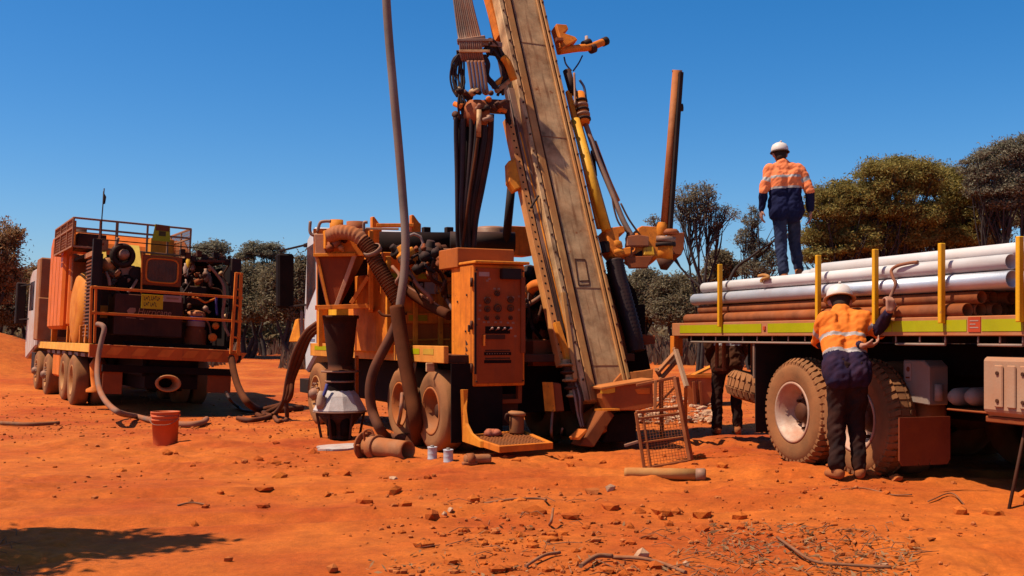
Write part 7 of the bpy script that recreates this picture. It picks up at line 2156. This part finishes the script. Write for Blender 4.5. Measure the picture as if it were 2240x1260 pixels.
for c in cl_:
    mbt.tube(crom([Vector((0, 0, -.1)), Vector((c[0] * .2, c[1] * .2, 1.8)), Vector(c)], 5), [.09, .085, .08, .075, .07, .06, .055, .05, .045, .035, .02], 6)
mbt.build("trunk", BARK, sb, 0, fix=False)
o = bpy.data.objects.new("crown", quads_mesh("crown", leafcloud(cl_, rl_, 7500, .05, 77, cs=.3), LEAF_OLIVE))
COL.objects.link(o); o.parent = sb
# distant wood and dry scrub, each read as one mass
rgn = np.random.default_rng(21)
cs_, rs_ = [], []
for i in range(150):
    Y = rgn.uniform(52, 95); X = rgn.uniform(-.62, .62) * Y
    h = rgn.uniform(2.0, 4.0)
    cs_.append((X, Y, 0.5 + h * .45)); rs_.append((rgn.uniform(1.6, 3.2), 1.8, h * .55))
o = bpy.data.objects.new("distant_woodland", quads_mesh("distant_woodland", leafcloud(cs_, rs_, 90000, .26, 5, cs=.3), LEAF_DARK))
COL.objects.link(o); setprops(o, kind="stuff")
m = 26000
Y = 36 + 26 * rgn.random(m) ** 1.2; X = rgn.uniform(-.6, .6, m) * Y
keep = vnoise(X / 3.0, Y / 3.0, 8) + 0.012 * (Y - 42) > -.06
X, Y = X[keep], Y[keep]
Z = gz(X, Y, False); m = len(X)
h = rgn.uniform(.3, 1.0, m) * (0.6 + vnoise(X / 2, Y / 2, 9)).clip(.2, 1.2)
dx, dy = rgn.normal(0, .25, m) * h, rgn.normal(0, .25, m) * h
w = .03 + .03 * rgn.random(m)
P = np.stack([X, Y, Z], 1)
v = np.stack([P + np.stack([-w, 0 * w, 0 * w], 1), P + np.stack([w, 0 * w, 0 * w], 1), P + np.stack([dx + .3 * w, dy, h], 1), P + np.stack([dx - .3 * w, dy, h], 1)], 1).reshape(-1, 3)
o = bpy.data.objects.new("dry_scrub", quads_mesh("dry_scrub", v, SCRUBM))
COL.objects.link(o); setprops(o, kind="stuff")

# ------------------------------------------------------------------ stones, clods, twigs
ico_v, ico_f = [], []
b = bmesh.new(); bmesh.ops.create_icosphere(b, subdivisions=1, radius=1)
b.verts.ensure_lookup_table()
ico_v = np.array([p.co[:] for p in b.verts]); ico_f = np.array([[q.index for q in f.verts] for f in b.faces]); b.free()
def stones_mesh(name, pos, size, seed, m, flat=.6, sub=None):
    rg_ = np.random.default_rng(seed)
    k = len(pos)
    nv, nf = len(ico_v), len(ico_f)
    jit = rg_.uniform(.65, 1.25, (k, nv, 1))
    sc = np.stack([rg_.uniform(.7, 1.5, k), rg_.uniform(.6, 1.1, k), rg_.uniform(.4, .8, k) * flat * 1.4], 1)
    an = rg_.uniform(0, 6.28, k)
    v = ico_v[None] * jit * sc[:, None, :] * np.asarray(size).reshape(-1, 1, 1)
    c, s_ = np.cos(an)[:, None], np.sin(an)[:, None]
    v = np.stack([v[..., 0] * c - v[..., 1] * s_, v[..., 0] * s_ + v[..., 1] * c, v[..., 2]], -1)
    v = v + np.asarray(pos)[:, None, :]
    f = (ico_f[None] + (np.arange(k) * nv)[:, None, None]).reshape(-1, 3)
    me = bpy.data.meshes.new(name)
    me.from_pydata(v.reshape(-1, 3).tolist(), [], f.tolist())
    me.materials.append(m)
    me.update()
    return me
def scatter(n, seed, px0, px1, py0, py1, keep=None):
    rg_ = np.random.default_rng(seed)
    px = rg_.uniform(px0, px1, n); py = rg_.uniform(py0, py1, n)
    Y = FPX * CAMZ / (py - HZ); X = (px - 1120) / FPX * Y
    if keep is not None:
        k = keep(X, Y); X, Y = X[k], Y[k]
    return X, Y
def nkeep(th, s, sc=.8): return lambda X, Y: vnoise(X / sc, Y / sc, s) > th
parts = []
X1, Y1 = scatter(2200, 31, -40, 2280, 930, 1300, nkeep(-.02, 41, .9))
X2, Y2 = scatter(700, 32, 850, 1900, 1060, 1290, nkeep(-.1, 42, .6))
X3, Y3 = scatter(2500, 33, -40, 2280, 860, 960)
X, Y = np.concatenate([X1, X2, X3]), np.concatenate([Y1, Y2, Y3])
sz = .005 + .020 * np.random.default_rng(3).random(len(X)) ** 4 + 0.0003 * Y
o = bpy.data.objects.new("gravel", stones_mesh("gravel", np.stack([X, Y, gz(X, Y) + sz * .35], 1), sz, 6, STONE, .8))
COL.objects.link(o); setprops(o, kind="stuff")
X, Y = scatter(420, 34, 1330, 1570, 872, 935, nkeep(-.3, 43, .5))
sz = .03 + .05 * np.random.default_rng(5).random(len(X)) ** 2
o = bpy.data.objects.new("pale_rubble", stones_mesh("pale_rubble", np.stack([X, Y, gz(X, Y) + sz * .4 + .05 * np.random.default_rng(9).random(len(X))], 1), sz, 7, PSTONE))
COL.objects.link(o); setprops(o, kind="stuff")
# soft clods of the same earth, churned up in patches
rgn = np.random.default_rng(91)
PX, PY = [], []
for (cx, cy_, sx, sy, k) in ((560, 1015, 70, 22, 60), (640, 1000, 60, 16, 30), (1180, 1230, 130, 40, 110), (1060, 1160, 140, 40, 80), (930, 1060, 120, 25, 50), (1330, 1150, 160, 40, 60), (1700, 1110, 200, 30, 40), (300, 1000, 160, 20, 40), (1560, 1010, 60, 14, 30), (760, 1090, 200, 40, 60), (1900, 1150, 160, 40, 40), (1200, 1000, 160, 10, 40)):
    PX.append(rgn.normal(cx, sx, k)); PY.append(np.maximum(rgn.normal(cy_, sy, k), 950))
PX, PY = np.concatenate(PX), np.concatenate(PY)
Y = FPX * CAMZ / (PY - HZ); X = (PX - 1120) / FPX * Y
kk = rgn.random(len(X)) < .6; X, Y = X[kk], Y[kk]
sz = .014 + .065 * rgn.random(len(X)) ** 3.5
o = bpy.data.objects.new("soil_clods", stones_mesh("soil_clods", np.stack([X, Y, gz(X, Y) + sz * .15], 1), sz, 8, MATS["red_earth"], .75))
COL.objects.link(o); setprops(o, kind="stuff")
# single stones
SL = [(1297, 1080, .055, "dark red stone, larger of the pair below the long tan pipe"), (1335, 1073, .045, "pale flat-topped stone leaning on the larger dark stone"), (1905, 1046, .05, "rounded red stone beside the stooping person's right boot"),
      (1962, 1052, .065, "broad flat stone on the shadow edge, right of the stooping person"), (1303, 1186, .04, "dark jagged stone in the right foreground litter"), (535, 1010, .05, "red clod on the bare ground between bucket and flanged pipe"),
      (628, 1008, .035, "little dark clod right of the larger red clod"), (950, 1042, .032, "dark stone below the two white cans"), (972, 1130, .035, "pale upright stone in the middle of the foreground"),
      (985, 1128, .03, "small pale stone touching the upright pale stone"), (1208, 1165, .03, "thin dark upright splinter of stone in the foreground"), (730, 1252, .05, "dark stone at the bottom edge, left of centre"),
      (1405, 1220, .045, "pale rounded stone at the bottom amid twigs"), (1500, 1238, .035, "small pale stone in the leaf litter"), (1935, 1240, .03, "round pale pebble at the right end of the leaf litter"), (1190, 1170, .03, "red stone left of the jagged stone in the foreground"),
      (860, 1048, .04, "long yellowish stone below the flanged pipe"), (500, 1228, .03, "little dark stone low in the left foreground"), (1085, 1168, .035, "brown stone in the centre foreground beside twigs"), (418, 1098, .025, "flat dark chip on the bare ground left of centre")]
for i, (px, py, s_, lab) in enumerate(SL):
    g = gp(px, py)
    me = stones_mesh("stone", [(0, 0, s_ * .35)], [s_], 100 + i, PSTONE if lab.split()[0] in ("pale", "small", "long", "round") else STONE, .8)
    o = bpy.data.objects.new("stone", me)
    o.location = g
    COL.objects.link(o); setprops(o, lab, "stone", "stones on the red ground")
# sticks
def stick(pts, r, lab):
    P = [up(gp(px, py), r * .8 + h) for (px, py, h) in pts]
    o = MB().tube(crom(P, 5), r, 6).build("stick", TWIG, None, 0)
    setprops(o, lab, "stick", "dry sticks on the ground")
stick([(1840, 1072, 0), (1890, 1086, 0.005), (1950, 1094, 0), (1995, 1086, 0.01)], .006, "long thin curved twig on bare ground right of centre")
stick([(1060, 1114, 0), (1120, 1111, .01), (1180, 1108, .015), (1195, 1102, .04)], .010, "straight dry stick left of the dark stone pair")
stick([(1340, 1222, 0), (1400, 1232, .02), (1450, 1240, .01), (1500, 1256, 0)], .012, "forked-looking brown stick at the bottom centre right")
stick([(1700, 1185, .02), (1730, 1210, .03), (1780, 1238, .02), (1850, 1246, .02), (1950, 1256, .03)], .010, "grey branch lying through the leaf litter")
stick([(388, 1107, 0), (420, 1104, .01), (458, 1107, 0)], .008, "short dark stick on the smooth ground left of centre")
stick([(1150, 1245, .01), (1190, 1225, .02), (1225, 1215, .01)], .010, "pale broken stick at the bottom centre")
stick([(1270, 1250, .02), (1305, 1232, .03), (1340, 1228, .02)], .014, "thick brown stick end at the bottom centre")
stick([(1202, 1150, .0), (1206, 1158, .05), (1210, 1150, .11)], .010, "dark splinter standing upright in the foreground")
stick([(0, 930, .01), (60, 933, .01), (130, 930, .01)], .03, "dark stick standing in for a faint shadow at the left edge")  # stick added in place of a faint shadow on the ground
stick([(2030, 1100, .01), (2080, 1096, .02), (2110, 1098, .01)], .006, "tangle of thin twigs near the truck's shadow")
# litter
rgn = np.random.default_rng(77)
X, Y = scatter(1100, 35, 1480, 2010, 1150, 1290, lambda X, Y: (vnoise(X / .5, Y / .5, 51) + .35 - ((X - 2.0) / .85) ** 2 * .5) > 0)
Xb, Yb_ = scatter(350, 36, 800, 1560, 1110, 1290, nkeep(.12, 52, .7))
X, Y = np.concatenate([X, Xb]), np.concatenate([Y, Yb_])
m = len(X)
P = np.stack([X, Y, gz(X, Y) + .006 + .02 * rgn.random(m)], 1)
a = rgn.normal(size=(m, 3)); a[:, 2] *= .35; a /= np.linalg.norm(a, axis=1)[:, None]
b_ = np.cross(a, np.array([0, 0, 1.]) + .4 * rgn.normal(size=(m, 3))); b_ /= np.linalg.norm(b_, axis=1)[:, None]
L_ = rgn.uniform(.012, .045, m)[:, None]; W_ = rgn.uniform(.003, .011, m)[:, None]
v = np.stack([P - a * L_, P + b_ * W_, P + a * L_, P - b_ * W_], 1).reshape(-1, 3)
o = bpy.data.objects.new("leaf_litter", quads_mesh("leaf_litter", v, LITTERM))
COL.objects.link(o); setprops(o, kind="stuff")
tw = MB()
X, Y = scatter(110, 37, 1450, 2000, 1160, 1290)
Xc, Yc_ = scatter(35, 38, 900, 1500, 1090, 1290)
Xd, Yd_ = scatter(16, 39, -20, 50, 1130, 1280)
X, Y = np.concatenate([X, Xc, Xd]), np.concatenate([Y, Yc_, Yd_])
Z = gz(X, Y)
for i in range(len(X)):
    an = rgn.uniform(0, 6.28); L = rgn.uniform(.04, .22)
    d = Vector((math.cos(an), math.sin(an), 0)) * L
    p = Vector((X[i], Y[i], Z[i] + .006))
    q = p + d
    mq = p + d * .5 + Vector((rgn.uniform(-.02, .02), rgn.uniform(-.02, .02), rgn.uniform(.01, .04)))
    tw.tube([p, mq, Vector((q.x, q.y, gz1(q.x, q.y) + rgn.uniform(.004, .03)))], [.004, .0035, .002], 4, cap=False)
setprops(tw.build("twig_litter", TWIG, None, 0, fix=False), kind="stuff")
